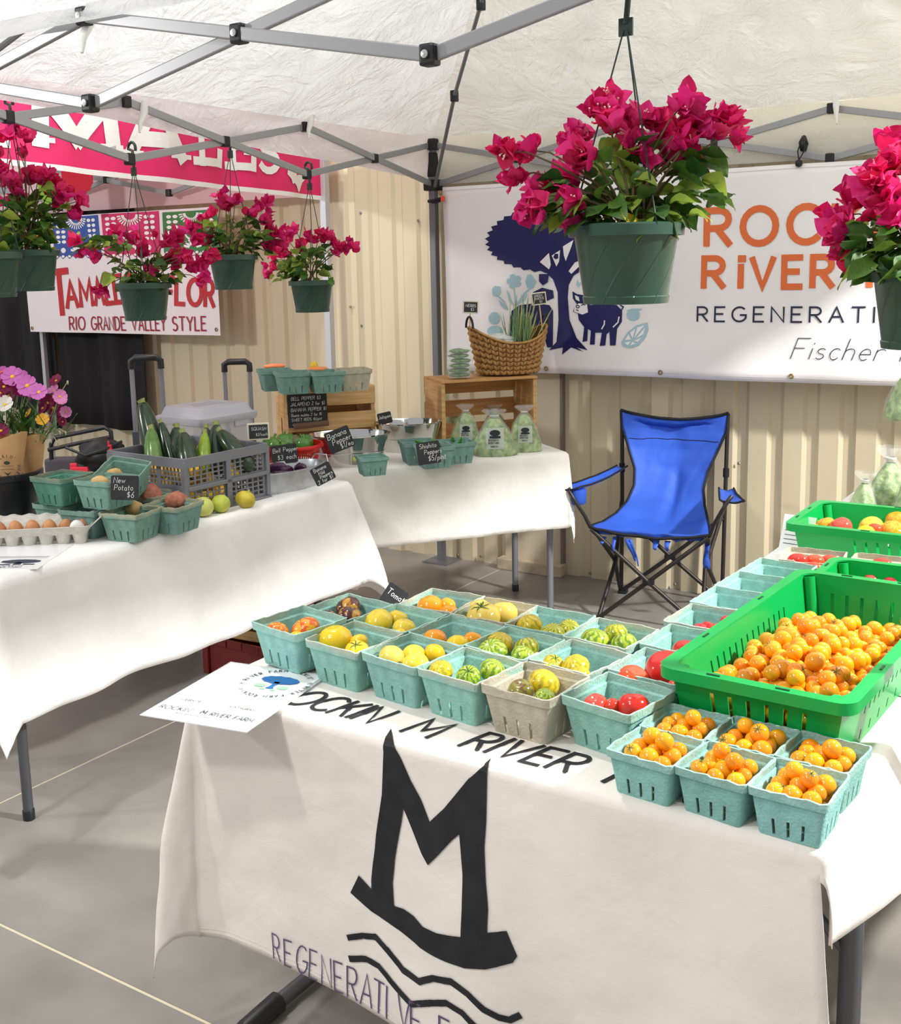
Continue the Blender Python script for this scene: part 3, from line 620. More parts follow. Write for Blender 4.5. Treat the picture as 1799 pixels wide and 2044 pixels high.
# ================================================================== THE FARM BANNER
BY = 4.77
bn = thing('farm_banner', 'long white vinyl banner with a navy tree and pig beside orange lettering', 'banner', (-1.8, BY, 1.03))
def bf(u, v):
    zt = 1.93; return Vector((u+1.8, .012*math.sin(u*5)+.006*math.sin(u*11+v*4) + .015*math.sin((v-1.03)*3), v-1.03))
m = MB(); m.grid(bf, frange(-3.105, -.2, 80), frange(1.03, 1.932, 24)); m.build('sheet', M_ban, bn, smooth=180, solid=.0012)
M_navy = mat('navy_print', (30, 30, 88), .4); M_lb = mat('pale_blue_print', (168, 202, 212), .45); M_or = mat('orange_print', (228, 112, 58), .45); M_ink = mat('dark_ink_print', (38, 42, 66), .45); M_paper = mat('banner_white_print', (244, 240, 240), .45)
def B(px, py): p = ony(px, py, BY); return (p.x, p.z)
def BZ(a, b): return B(860+a*.36687, 180+b*.36687)       # from a close view of that region
def lay(polys, m_, strokes=(), off=.003, name='print', wd=.01, fn=None):
    f_ = fn or BZ; pp = Print2D()
    for q in polys: pp.poly([f_(*c) for c in q])
    for q, w_ in strokes: pp.stroke([f_(*c) for c in q], w_)
    return pp.lay(name, m_, bf, bn, cell=.06, off=off)
rr = random.Random(5); crown = []
for k in range(72):
    a_ = 2*PI*k/72; jag = 1+(.035 if k % 2 else -.03)
    crown.append((650+345*jag*math.cos(a_)*(1 if math.cos(a_) < 0 else 1.0), 825+165*jag*math.sin(a_)+(-25 if math.sin(a_) < 0 else 0)*abs(math.sin(a_))))
lay([crown], M_navy, name='tree_crown')
lay([[(580, 930), (640, 880), (650, 925), (690, 970), (700, 880), (720, 840), (740, 950), (780, 820), (800, 990), (770, 1010), (745, 1060), (740, 1130), (750, 1250), (790, 1350), (850, 1415), (790, 1400), (830, 1425), (760, 1400), (710, 1440), (715, 1400), (640, 1415), (680, 1370), (690, 1250), (685, 1100), (660, 1030), (600, 970)]], M_navy, name='tree_trunk')
lay([[(590, 935), (640, 885), (650, 950), (640, 975)], [(655, 900), (700, 870), (695, 930), (680, 960)], [(715, 850), (770, 815), (760, 850), (730, 930), (720, 900)], [(745, 985), (800, 905), (800, 960), (760, 1000)]], M_paper, name='branch_gaps', off=.005)
lay([[(672, 890), (690, 890), (690, 915), (675, 920), (664, 910)], [(765, 905), (790, 905), (795, 930), (778, 938), (762, 925)], [(585, 1000), (640, 1000), (632, 1045), (605, 1062), (585, 1040)]], M_navy, name='fruit', off=.006)
# pig
lay([[(765, 1095), (790, 1110), (820, 1115), (850, 1140), (860, 1170), (900, 1165), (1000, 1170), (1030, 1200), (1030, 1260), (1005, 1300), (1000, 1390), (970, 1390), (965, 1315), (950, 1330), (945, 1390), (915, 1392), (925, 1320), (890, 1320), (888, 1385), (862, 1385), (866, 1310), (850, 1300), (848, 1365), (822, 1370), (830, 1290), (800, 1250), (795, 1215), (770, 1205), (775, 1185), (790, 1165), (768, 1135)]], M_navy, [([(1028, 1195), (1036, 1180), (1020, 1172)], .006)], name='pig')
lay([[(778, 1180), (800, 1160), (845, 1165), (850, 1210), (820, 1222), (795, 1212), (775, 1205)], [(778, 1115), (800, 1125), (805, 1150), (785, 1140)]], M_paper, [([(925, 1300), (938, 1275), (938, 1255)], .006), ([(985, 1290), (1010, 1265), (1015, 1235)], .006)], name='pig_face', off=.005)
lay([], M_navy, [(A(796, 1178, 9, 7, 0, 360, 9), .004), ([(815, 1172), (825, 1165), (836, 1170)], .004), ([(788, 1195), (800, 1200)], .004)], name='pig_features', off=.007)
# cow behind the basket
lay([[(440, 1200), (480, 1170), (560, 1160), (640, 1170), (660, 1200), (660, 1400), (630, 1400), (600, 1300), (520, 1290), (480, 1400), (440, 1400), (430, 1260)], [(550, 1100), (600, 1075), (660, 1090), (665, 1130), (620, 1150), (540, 1140)]], M_navy, name='cow')
# pale blue flowers, fruit and lemon slice
def flower(cx, cy, r, a0):
    q = []
    for k in range(20): a_ = rad(a0)+2*PI*k/20; q.append((cx+r*(1 if k % 4 else .72)*math.cos(a_), cy+r*(1 if k % 4 else .72)*math.sin(a_)))
    return q
PF_ = [flower(450, 1040, 40, 0), [(510, 1045), (520, 1005), (540, 1000), (555, 1020), (568, 1040), (550, 1080), (520, 1075)], [(335, 1080), (350, 1065), (378, 1068), (382, 1100), (365, 1125), (340, 1118)], [(410, 1085), (425, 1105), (440, 1145), (450, 1175), (425, 1150)], [(470, 1170), (475, 1145), (500, 1120), (525, 1105), (505, 1145)], [(370, 1140), (395, 1160), (412, 1195), (385, 1175)], A(350, 1240, 30, 34, 0, 340, 14), A(1090, 1222, 36, 34, 0, 340, 14), [(1050, 1200), (1080, 1190), (1145, 1190), (1110, 1205)], [(790, 1030), (800, 1050), (812, 1045), (800, 1075), (785, 1060)]]
for q in PF_: lay([q], M_lb, name='pale_flower')
for q in [([(450, 1080), (455, 1120), (460, 1170)], .007), ([(535, 1078), (500, 1110), (465, 1165)], .007), ([(370, 1122), (400, 1150), (420, 1195)], .007)]: lay([], M_lb, [q], name='flower_stem')
lay([[(1028, 1375)]+[(1028+(1175-1028)*0, 1375)]+[(1028, 1376), (1060, 1320), (1110, 1280), (1170, 1265), (1175, 1300), (1160, 1345), (1125, 1390), (1080, 1405), (1040, 1395)], A(355, 1310, 42, 30, 0, 340, 14)], M_lb, name='lemon_slice')
lay([[(1048, 1362), (1068, 1330), (1082, 1358)], [(1075, 1322), (1105, 1298), (1090, 1350)], [(1115, 1292), (1155, 1280), (1100, 1348)], [(1158, 1292), (1150, 1330), (1108, 1352)], [(1142, 1345), (1120, 1372), (1098, 1366)], [(1108, 1382), (1078, 1390), (1090, 1370)], [(1066, 1390), (1046, 1376), (1082, 1368)]], M_paper, name='lemon_segments', off=.005)
# lettering
def btext(t, px, py, top, m_, w_, gap, xs, slant=0.):
    x, z = B(px, py); _, z2 = B(px, top); Print2D().letters('letter', m_, bf, bn, t, x, z, z2-z, cell=.08, off=.003, gap=gap, xs=xs, w=w_, slant=slant)
btext("ROCKIN'M", 1410, 489, 421, M_or, .2, .34, 1.17); btext('R', 1405, 573, 516, M_or, .22, .3, 1.18); btext('I', 1476, 573, 530, M_or, .3, .3, 1.3); btext('VER FARM', 1500, 573, 516, M_or, .22, .36, 1.08)
q = Print2D(); a_ = B(1480, 518); q.poly([(a_[0]-.017, a_[1]-.012), (a_[0]+.019, a_[1]-.012), (a_[0]+.019, a_[1]+.018), (a_[0]-.017, a_[1]+.018)]); q.lay('lettering', M_or, bf, bn, off=.003)
btext('REGENERATIVE FARM', 1393, 641, 613, M_ink, .13, .42, 1.28); btext('Fischer', 1578, 716, 675, M_ink, .04, .2, 1.16, .35); btext('TX', 1778, 722, 678, M_ink, .04, .2, 1.1, .3)
for px, py in ((1317, 744), (1580, 751), (880, 385), (1090, 736)):
    x, z = B(px, py); obj('grommet', gme, bn, bf(x, z)+Vector((0, -.004, 0)))
hs = Print2D(); hs.stroke([(u, 1.05) for u in frange(-3.1, -.2, 40)], .0025); hs.stroke([(u, 1.915) for u in frange(-3.1, -.2, 40)], .0025); hs.lay('hem_seam', mat('seam_grey', (214, 212, 212), .6), bf, bn, off=.002)
# black bungee ball holding the banner to the truss
bb = thing('ball_bungee', 'black ball bungee looped over the back truss above the banner', 'bungee', ony(1595, 326, 4.76))
m = MB(); m.lathe([(0, -.016), (.012, -.011), (.016, 0), (.012, .011), (0, .016)], 14); m.build('ball', M_blk, bb, smooth=180)
m = MB(); m.tube([(0, 0, .012), (-.012, .02, .05), (-.008, .045, .085), (.008, .045, .09), (.014, .02, .05), (0, 0, .012)], .003, 6); m.build('cord', M_blk, bb, smooth=180)
m = MB(); m.tube([(0, .05, .06), (0, .03, .085), (0, .06, .105), (0, .09, .085), (0, .07, .06)], .012, 8, closed=True); m.build('hook_loop', M_blk, bb, smooth=180)

# ================================================================== PRODUCE BASKETS
def pulp(name, c, crim, h, amt=.8):
    m = mat(name, c, .95, var=.10, vscale=45, bump=.35, bscale=220, spec=.15, rnd=.10); N, L = m.node_tree.nodes, m.node_tree.links; p = N['Principled BSDF']
    src = p.inputs['Base Color'].links[0].from_socket; tc = N.new('ShaderNodeTexCoord'); sp = N.new('ShaderNodeSeparateXYZ'); L.new(tc.outputs['Object'], sp.inputs[0])
    n_ = N.new('ShaderNodeTexNoise'); n_.inputs['Scale'].default_value = 14; L.new(tc.outputs['Object'], n_.inputs['Vector'])
    ma = N.new('ShaderNodeMath'); ma.operation = 'MULTIPLY_ADD'; ma.inputs[1].default_value = .03; L.new(n_.outputs['Fac'], ma.inputs[0]); L.new(sp.outputs['Z'], ma.inputs[2])
    mr = N.new('ShaderNodeMapRange'); mr.inputs[1].default_value = h*.98; mr.inputs[2].default_value = h*1.22; mr.inputs[4].default_value = amt; L.new(ma.outputs[0], mr.inputs[0])
    mx = N.new('ShaderNodeMixRGB'); mx.inputs[2].default_value = (*lin(crim), 1); L.new(mr.outputs[0], mx.inputs[0]); L.new(src, mx.inputs[1]); L.new(mx.outputs[0], p.inputs['Base Color']); return m
TEAL, BEI = (146, 194, 184), (196, 190, 172)
def basket_mesh(name, m_, top, bot, h, seed):
    rr = random.Random(seed); levels = [(0, bot, 1), (.05, bot+.001, 1), (.40, bot+(top-bot)*.40, 1), (.80, bot+(top-bot)*.82, 0), (.83, bot+(top-bot)*.85+.004, 0), (1., top+.003, 0)]
    fr = [-.80, -.50, -.405, -.048, .048, .405, .50, .80]; slit = {1, 3, 5}; mb = MB(); rings = []
    for z, hs, _ in levels:
        ring = []
        for sd in range(4):
            ca, sa = math.cos(sd*PI/2), math.sin(sd*PI/2)
            pts = [(f*hs, -hs) for f in fr]+[(hs*.93, -hs*.985), (hs*.985, -hs*.93)]
            ring += [(x*ca-y*sa, x*sa+y*ca) for x, y in pts]
        wob = [rr.uniform(-.0016, .0016) if z == 1. else 0 for _ in ring]
        rings.append([(x, y, z*h+w_) for (x, y), w_ in zip(ring, wob)])
    n = len(rings[0])
    for r_ in rings: mb.v += r_
    mb.f.append(tuple(range(n-1, -1, -1)))
    for i in range(len(rings)-1):
        for k in range(n):
            if i == 1 and (k % 10) in slit: continue
            mb.f.append((i*n+k, i*n+(k+1) % n, (i+1)*n+(k+1) % n, (i+1)*n+k))
    return mb.mesh(name, m_, smooth=38, solid=.0035)
QH, PH = .088, .072
M_p = [pulp('pulp_teal', TEAL, BEI, QH, .35), pulp('pulp_teal_beige_rim', (142, 190, 180), BEI, QH, .95), pulp('pulp_beige', (190, 184, 164), BEI, QH, .3), pulp('pulp_pint_teal', (140, 190, 182), BEI, PH, .25), pulp('pulp_deep_teal', (124, 160, 150), (150, 172, 156), QH, .5)]
Q_ME = [basket_mesh('pulp_quart', M_p[i], .068, .053, QH, i) for i in (0, 1, 2)]; P_ME = basket_mesh('pulp_pint', M_p[3], .0535, .043, PH, 9); D_ME = basket_mesh('pulp_quart', M_p[4], .068, .053, QH, 4)
def quart(x, y, ang, me, label, z=T+.0065, group='pulp quart baskets on the front table'):
    o = obj('pulp_basket', me, None, (x, y, z), (0, 0, rad(ang))); return tag(o, label, 'basket', group)
# ---- tomatoes
def tomato_mesh(name, m_, flat=.84, lobes=0, amp=.04, dimple=.16, n=22, k=13, long=0.):
    pr = [(math.sin(PI*i/k), -math.cos(PI*i/k)) for i in range(k+1)]; pr[0] = (0, -1); pr[-1] = (0, 1); mb = MB()
    prof = []
    for r_, z in pr:
        zz = z*flat*(1+long*(z < 0)); zz -= dimple*math.exp(-(r_/.3)**2)*(z > 0); zz += .05*math.exp(-(r_/.25)**2)*(z < 0); prof.append((max(r_, 1e-4), zz))
    mb.lathe(prof, n, fn=(lambda a, r_, z: 1+amp*math.cos(lobes*a+.4)*(.35+.65*max(0, z))) if lobes else None, cap=False); return mb.mesh(name, m_, smooth=180, weld=True)
def skin(name, c, **k): return mat(name, c, .16, spec=.5, coat=.3, **k)
def striped(name, ca, cb, cc, k=8., nzs=2.2):
    m = mat(name, ca, .2, coat=.3); N, L = m.node_tree.nodes, m.node_tree.links; p = N['Principled BSDF']; tc = N.new('ShaderNodeTexCoord'); sp = N.new('ShaderNodeSeparateXYZ'); L.new(tc.outputs['Object'], sp.inputs[0])
    at = N.new('ShaderNodeMath'); at.operation = 'ARCTAN2'; L.new(sp.outputs[1], at.inputs[0]); L.new(sp.outputs[0], at.inputs[1])
    n_ = N.new('ShaderNodeTexNoise'); n_.inputs['Scale'].default_value = nzs; n_.inputs['Detail'].default_value = 6; L.new(tc.outputs['Object'], n_.inputs['Vector'])
    a1 = N.new('ShaderNodeMath'); a1.operation = 'MULTIPLY'; a1.inputs[1].default_value = k; L.new(at.outputs[0], a1.inputs[0]); a2 = N.new('ShaderNodeMath'); a2.operation = 'MULTIPLY_ADD'; a2.inputs[1].default_value = 14.; L.new(n_.outputs['Fac'], a2.inputs[0]); L.new(a1.outputs[0], a2.inputs[2])
    s_ = N.new('ShaderNodeMath'); s_.operation = 'SINE'; L.new(a2.outputs[0], s_.inputs[0]); mr = N.new('ShaderNodeMapRange'); mr.inputs[1].default_value = -1; L.new(s_.outputs[0], mr.inputs[0])
    rp = N.new('ShaderNodeValToRGB'); e = rp.color_ramp.elements; e[0].position = .2; e[0].color = (*lin(ca), 1); e[1].position = .75; e[1].color = (*lin(cb), 1); x = e.new(.52); x.color = (*lin(cc), 1)
    L.new(mr.outputs[0], rp.inputs[0]); L.new(rp.outputs[0], p.inputs['Base Color']); return m
SK = {'red': (skin('tomato_red', (214, 42, 34), var=.06, vscale=20, rnd=.06), .86, 0), 'pinkred': (skin('tomato_pink', (228, 92, 78), c2=(220, 60, 46), vscale=25), .84, 5), 'orangered': (skin('tomato_orange_red', (232, 78, 40), var=.05), .85, 0),
      'yellow': (skin('tomato_yellow', (240, 200, 34), var=.05, vscale=25, rnd=.04), .86, 6), 'pale': (skin('tomato_pale_yellow', (224, 198, 92), c2=(218, 188, 84), vscale=25), .86, 5), 'lemon': (skin('tomato_lemon', (238, 208, 64), var=.05, rnd=.03), .84, 0),
      'orange': (skin('tomato_orange', (240, 156, 26), var=.05, rnd=.03), .86, 0), 'flame': (striped('tomato_flame', (240, 170, 40), (222, 92, 30), (236, 140, 36), 6.), .8, 0),
      'zebra': (striped('tomato_zebra', (196, 188, 52), (128, 140, 38), (172, 174, 48), 11.), .86, 0), 'zebrag': (striped('tomato_zebra_green', (170, 186, 58), (104, 138, 40), (148, 170, 50), 11.), .88, 0), 'zebray': (striped('tomato_zebra_gold', (218, 186, 38), (168, 156, 36), (204, 176, 38), 11.), .84, 6),
      'purple': (striped('tomato_dusky', (200, 150, 50), (84, 44, 40), (126, 62, 48), 2., 1.3), .84, 0), 'brown': (striped('tomato_brown', (132, 128, 50), (112, 84, 46), (120, 110, 48), 2.), .84, 0),
      'plum': (skin('tomato_plum', (224, 66, 46), var=.05, rnd=.05), 1.5, 0), 'squashy': (skin('tomato_gold_ox', (242, 182, 30), c2=(226, 120, 40), vscale=8), .72, 7)}
TM = {k: tomato_mesh('tomato_'+k, v[0], v[1], v[2], .05) for k, v in SK.items()}
M_grn = mat('calyx_green', (70, 104, 44), .6); cxm = MB()
for k in range(6):
    a_ = k*PI/3+.2*math.sin(k*3); q = [(.12*math.cos(a_), .12*math.sin(a_)), (.5*math.cos(a_+.1), .5*math.sin(a_+.1)), (.85*math.cos(a_+.25), .85*math.sin(a_+.25))]
    hs = [(.06, .0), (.05, .10), (.0, .02)]; vv = []
    for (x, y), (wd, z) in zip(q, hs): vv += [(x-wd*math.sin(a_), y+wd*math.cos(a_), z), (x+wd*math.sin(a_), y-wd*math.cos(a_), z+.01)]
    cxm.add(vv, [(0, 1, 3, 2), (2, 3, 5, 4)])
cxm.tube([(0, 0, -.04), (.02, 0, .12), (.06, .02, .3)], [.09, .06, .05], 6); CXME = cxm.mesh('calyx', M_grn, solid=.012)
def tomato(px, py, rpx, kind, label, calyx=False, zc=T+.079, group='tomatoes in quart baskets', tilt=None):
    p = onz(px, py, zc); r_ = rpx*(p-CAM).dot(FW)/FPX; rot = tilt or (R.uniform(-.5, .5), R.uniform(-.5, .5), R.uniform(0, 6))
    if calyx:
        t = thing('tomato', label, 'tomato', p, group=group, rot=rot); obj('flesh', TM[kind], t, scale=r_); obj('calyx', CXME, t, (0, 0, r_*SK[kind][1]*.84), scale=r_*.75); return t
    o = obj('tomato', TM[kind], None, p, rot, r_); return tag(o, label, 'tomato', group)
def Z1(a, b): return 490+a*.5058, 1160+b*.5058
def TOM(lst, where):
    for i, (a, b, r_, kind, desc, *cx) in enumerate(lst):
        x, y = Z1(a, b); c_ = cx[0] if cx else None
        tomato(x, y-2, r_*.5058*1.02, kind, desc+' '+where, calyx=bool(c_), tilt=c_ if isinstance(c_, tuple) else None)
b6 = 1.612
quart(-1.455, 1.668, -9, Q_ME[0], 'teal pulp basket standing on the laminated sign, nearest the left end of the front row', z=T+.0145)
quart(-1.308, 1.66, -6, Q_ME[1], 'teal pulp basket with beige rim holding plain yellow tomatoes, second in the front row')
quart(-1.164, 1.651, -8, Q_ME[0], 'teal pulp basket of smooth pale yellow tomatoes, third in the front row')
quart(-1.028, 1.637, -8, Q_ME[1], 'teal pulp basket with beige rim and green zebra tomatoes above the painted M')
quart(-.89, 1.629, -4, Q_ME[2], 'beige pulp basket of brownish green tomatoes in the front row')
quart(-.742, 1.645, -10, Q_ME[0], 'teal pulp basket of red tomatoes at the right end of the front quart row')
quart(-1.44, 1.808, -8, Q_ME[0], 'teal pulp basket of dusky purple tomatoes at the back left of the table')
quart(-1.298, 1.80, -5, Q_ME[0], 'teal pulp basket of large yellow tomatoes in the middle row behind the second front basket')
quart(-1.155, 1.792, -6, Q_ME[0], 'teal pulp basket with one orange and two yellow tomatoes in the middle row')
quart(-1.016, 1.78, -7, Q_ME[0], 'teal pulp basket of bright striped green tomatoes in the middle row')
quart(-.878, 1.775, -10, Q_ME[1], 'teal pulp basket with beige rim and gold striped tomatoes behind the beige basket')
quart(-.73, 1.80, -6, Q_ME[0], 'teal pulp basket holding the biggest red tomato against the green crate')
quart(-1.29, 1.945, 2, Q_ME[1], 'teal pulp basket of orange tomatoes at the far left of the back row')
quart(-1.158, 1.942, 2, Q_ME[2], 'beige pulp basket of pale tomatoes with a green star calyx in the back row')
quart(-1.022, 1.935, 0, Q_ME[0], 'teal pulp basket of two small green tomatoes and one larger one in the back row')
quart(-.884, 1.925, -5, Q_ME[1], 'teal pulp basket of three round striped green tomatoes, last of the back row')
quart(-.738, 1.955, -3, Q_ME[0], 'shaded teal pulp basket with a red tomato beside the middle of the green crate')
TOM([(127, 205, 46, 'flame', 'small flame striped orange tomato'), (238, 195, 58, 'flame', 'large flame striped orange tomato'), (205, 230, 34, 'yellow', 'small yellow tomato half buried')], 'in the basket on the laminated sign')
TOM([(405, 108, 50, 'purple', 'upper purple and gold tomato'), (415, 147, 52, 'purple', 'lower purple and gold tomato'), (330, 148, 33, 'purple', 'small dark purple tomato')], 'in the back left basket')
TOM([(355, 236, 67, 'yellow', 'biggest bright yellow tomato'), (448, 244, 36, 'yellow', 'medium yellow tomato'), (440, 284, 50, 'yellow', 'yellow tomato with green calyx', (.3, -.2, 1))], 'in the second front basket')
TOM([(525, 166, 58, 'lemon', 'largest soft yellow tomato'), (603, 152, 40, 'lemon', 'hindmost golden tomato'), (627, 190, 46, 'lemon', 'front right golden tomato'), (607, 220, 34, 'yellow', 'low yellow tomato')], 'in the middle row basket of large yellows')
TOM([(577, 304, 52, 'pale', 'pale yellow tomato with brown scar on the left'), (665, 294, 46, 'lemon', 'lemon tomato at the back'), (748, 288, 41, 'yellow', 'yellow tomato on the right'), (672, 330, 52, 'lemon', 'flat lemon tomato in front')], 'in the third front basket')
TOM([(727, 105, 52, 'orange', 'largest orange tomato'), (797, 100, 34, 'orange', 'hindmost orange tomato'), (805, 130, 38, 'orange', 'small orange tomato in front')], 'in the far left back row basket')
TOM([(938, 148, 68, 'pale', 'big pale tomato topped by a green star calyx', (.25, -.15, .5)), (920, 116, 48, 'pale', 'pale tomato at the back left'), (1018, 132, 56, 'pale', 'tall pale tomato on the right')], 'in the beige back row basket')
TOM([(748, 232, 46, 'orange', 'round orange tomato'), (838, 256, 46, 'yellow', 'flat yellow tomato'), (900, 236, 38, 'orange', 'amber tomato')], 'in the middle row basket of mixed orange and yellow')
TOM([(975, 290, 62, 'zebrag', 'big green striped tomato in front'), (1005, 252, 54, 'zebray', 'gold striped ribbed tomato at the back'), (1110, 268, 50, 'zebra', 'yellow green striped tomato at the right back'), (1097, 304, 50, 'zebrag', 'green striped tomato at the right front')], 'in the bright striped middle row basket')
TOM([(770, 362, 50, 'zebray', 'gold green tomato on the left'), (880, 382, 48, 'zebrag', 'ribbed green tomato in the middle', (.5, -.3, 1)), (975, 358, 52, 'zebrag', 'round green tomato on the right')], 'in the front basket above the painted M')
TOM([(1087, 438, 52, 'brown', 'dull olive tomato'), (1178, 406, 62, 'zebray', 'largest amber striped tomato'), (1183, 466, 42, 'zebrag', 'small green striped tomato')], 'in the beige front basket')
TOM([(1120, 184, 55, 'zebray', 'large olive gold tomato'), (1215, 212, 46, 'zebra', 'middle green tomato'), (1278, 194, 42, 'zebra', 'right hand green tomato')], 'in the back row basket left of the last one')
TOM([(1380, 242, 58, 'zebrag', 'left striped green tomato'), (1462, 212, 48, 'zebra', 'hindmost striped green tomato'), (1495, 255, 53, 'zebrag', 'right striped green tomato')], 'in the last back row basket')
TOM([(1215, 332, 42, 'zebray', 'small gold tomato at the back', (.3, -.3, 2)), (1303, 345, 57, 'zebray', 'large ribbed gold tomato'), (1200, 358, 44, 'zebra', 'green gold tomato on the left'), (1320, 378, 42, 'zebray', 'low gold tomato in front')], 'in the gold striped middle row basket')
TOM([(1382, 492, 48, 'pinkred', 'pinkish red tomato'), (1443, 498, 36, 'red', 'small red tomato between two others'), (1533, 500, 65, 'red', 'large glossy red tomato')], 'in the front row red basket')
TOM([(1530, 394, 64, 'orangered', 'orange red tomato'), (1660, 352, 82, 'red', 'biggest red tomato on the table'), (1700, 425, 36, 'red', 'low red tomato')], 'in the basket against the green crate')
TOM([(1735, 280, 50, 'red', 'red tomato')], 'in the shaded basket beside the green crate')
# ---- pints of cherry tomatoes
CH_M = mat('cherry_orange', (244, 168, 24), .15, spec=.5, coat=.35, c2=(238, 140, 18), vscale=18, rnd=.11)
CHME = tomato_mesh('cherry_tomato', CH_M, .96, 0, 0, .05, 16, 10); CXS = CXME
def cherry(p, r_, label, group, stem=False):
    rot = (R.uniform(-.9, .9), R.uniform(-.9, .9), R.uniform(0, 6))
    if stem:
        t = thing('cherry_tomato', label, 'tomato', p, group=group, rot=rot); obj('flesh', CHME, t, scale=r_); obj('calyx', CXME, t, (0, 0, r_*.93), scale=r_*.8); return t
    return tag(obj('cherry_tomato', CHME, None, p, rot, r_), label, 'tomato', group)
for (x, y, an, where) in ((-.622, 1.517, -6, 'at the left of the front pint row'), (-.511, 1.512, -6, 'in the middle of the front pint row'), (-.402, 1.508, -2, 'at the right front table corner'),
                          (-.617, 1.626, -2, 'at the left of the back pint row'), (-.508, 1.627, -5, 'in the middle of the back pint row'), (-.399, 1.622, -5, 'at the right of the back pint row')):
    tag(obj('pint_basket', P_ME, None, (x, y, T+.0065), (0, 0, rad(an))), 'small teal pulp pint of cherry tomatoes '+where, 'basket', 'pint baskets')
    k = 0; M3 = rz(rad(an))
    for lv, pts in ((.038, [(i*.029, j*.029) for i in (-1, 0, 1) for j in (-1, 0, 1)]), (.060, [(i*.0285, j*.0285) for i in (-.95, .0, .95) for j in (-.95, 0, .95)]), (.078, [(-.016, .012), (.015, -.004)])):
        for (a, b) in pts:
            if lv == .078 and R.random() < .3: continue
            q = M3 @ Vector((a+R.uniform(-.004, .004), b+R.uniform(-.004, .004), 0)); r_ = R.uniform(.0128, .0155); k += 1
            cherry((x+q.x, y+q.y, T+.007+lv+R.uniform(-.003, .004)), r_, 'round orange cherry tomato heaped in the pint '+where, 'cherry tomatoes in the pint '+where, stem=(lv > .05 and k % 5 == 0))
# ---- green plastic crates
M_gr = mat('green_plastic', (20, 178, 86), .28, spec=.45, transl=.22)
def rrect(hx, hy, r, n=4):
    o = []
    for cx, cy, a0 in ((hx-r, -hy+r, -90), (hx-r, hy-r, 0), (-hx+r, hy-r, 90), (-hx+r, -hy+r, 180)):
        o += [(cx+r*math.cos(rad(a0+90*i/n)), cy+r*math.sin(rad(a0+90*i/n))) for i in range(n+1)]
    return o
def loft(rings, cap0=True, cap1=False):
    """rings: list of (hx,hy,r,z)"""
    mb = MB(); n = None
    for hx, hy, r, z in rings:
        q = rrect(hx, hy, r); n = len(q); mb.v += [(x, y, z) for x, y in q]
    for i in range(len(rings)-1): mb.f += [(i*n+k, i*n+(k+1) % n, (i+1)*n+(k+1) % n, (i+1)*n+k) for k in range(n)]
    if cap0: mb.f.append(tuple(range(n-1, -1, -1)))
    if cap1: mb.f.append(tuple((len(rings)-1)*n+k for k in range(n)))
    return mb
def slotwall(p, slots, nx=1):
    """p: 4 corners (bottom-left, bottom-right, top-right, top-left); slots: (s0,s1,t0,t1) cut out"""
    ss = sorted({0., 1.} | {a for q in slots for a in q[:2]}); ts = sorted({0., 1.} | {a for q in slots for a in q[2:]}); P = [Vector(v) for v in p]; mb = MB()
    mb.grid(lambda s, t: P[0].lerp(P[1], s).lerp(P[3].lerp(P[2], s), t), ss, ts); mb.f = []
    n = len(ss)
    for j in range(len(ts)-1):
        for i in range(n-1):
            sc_, tc_ = (ss[i]+ss[i+1])/2, (ts[j]+ts[j+1])/2
            if any(a < sc_ < b and c < tc_ < d for a, b, c, d in slots): continue
            mb.f.append((j*n+i, j*n+i+1, (j+1)*n+i+1, (j+1)*n+i))
    return mb
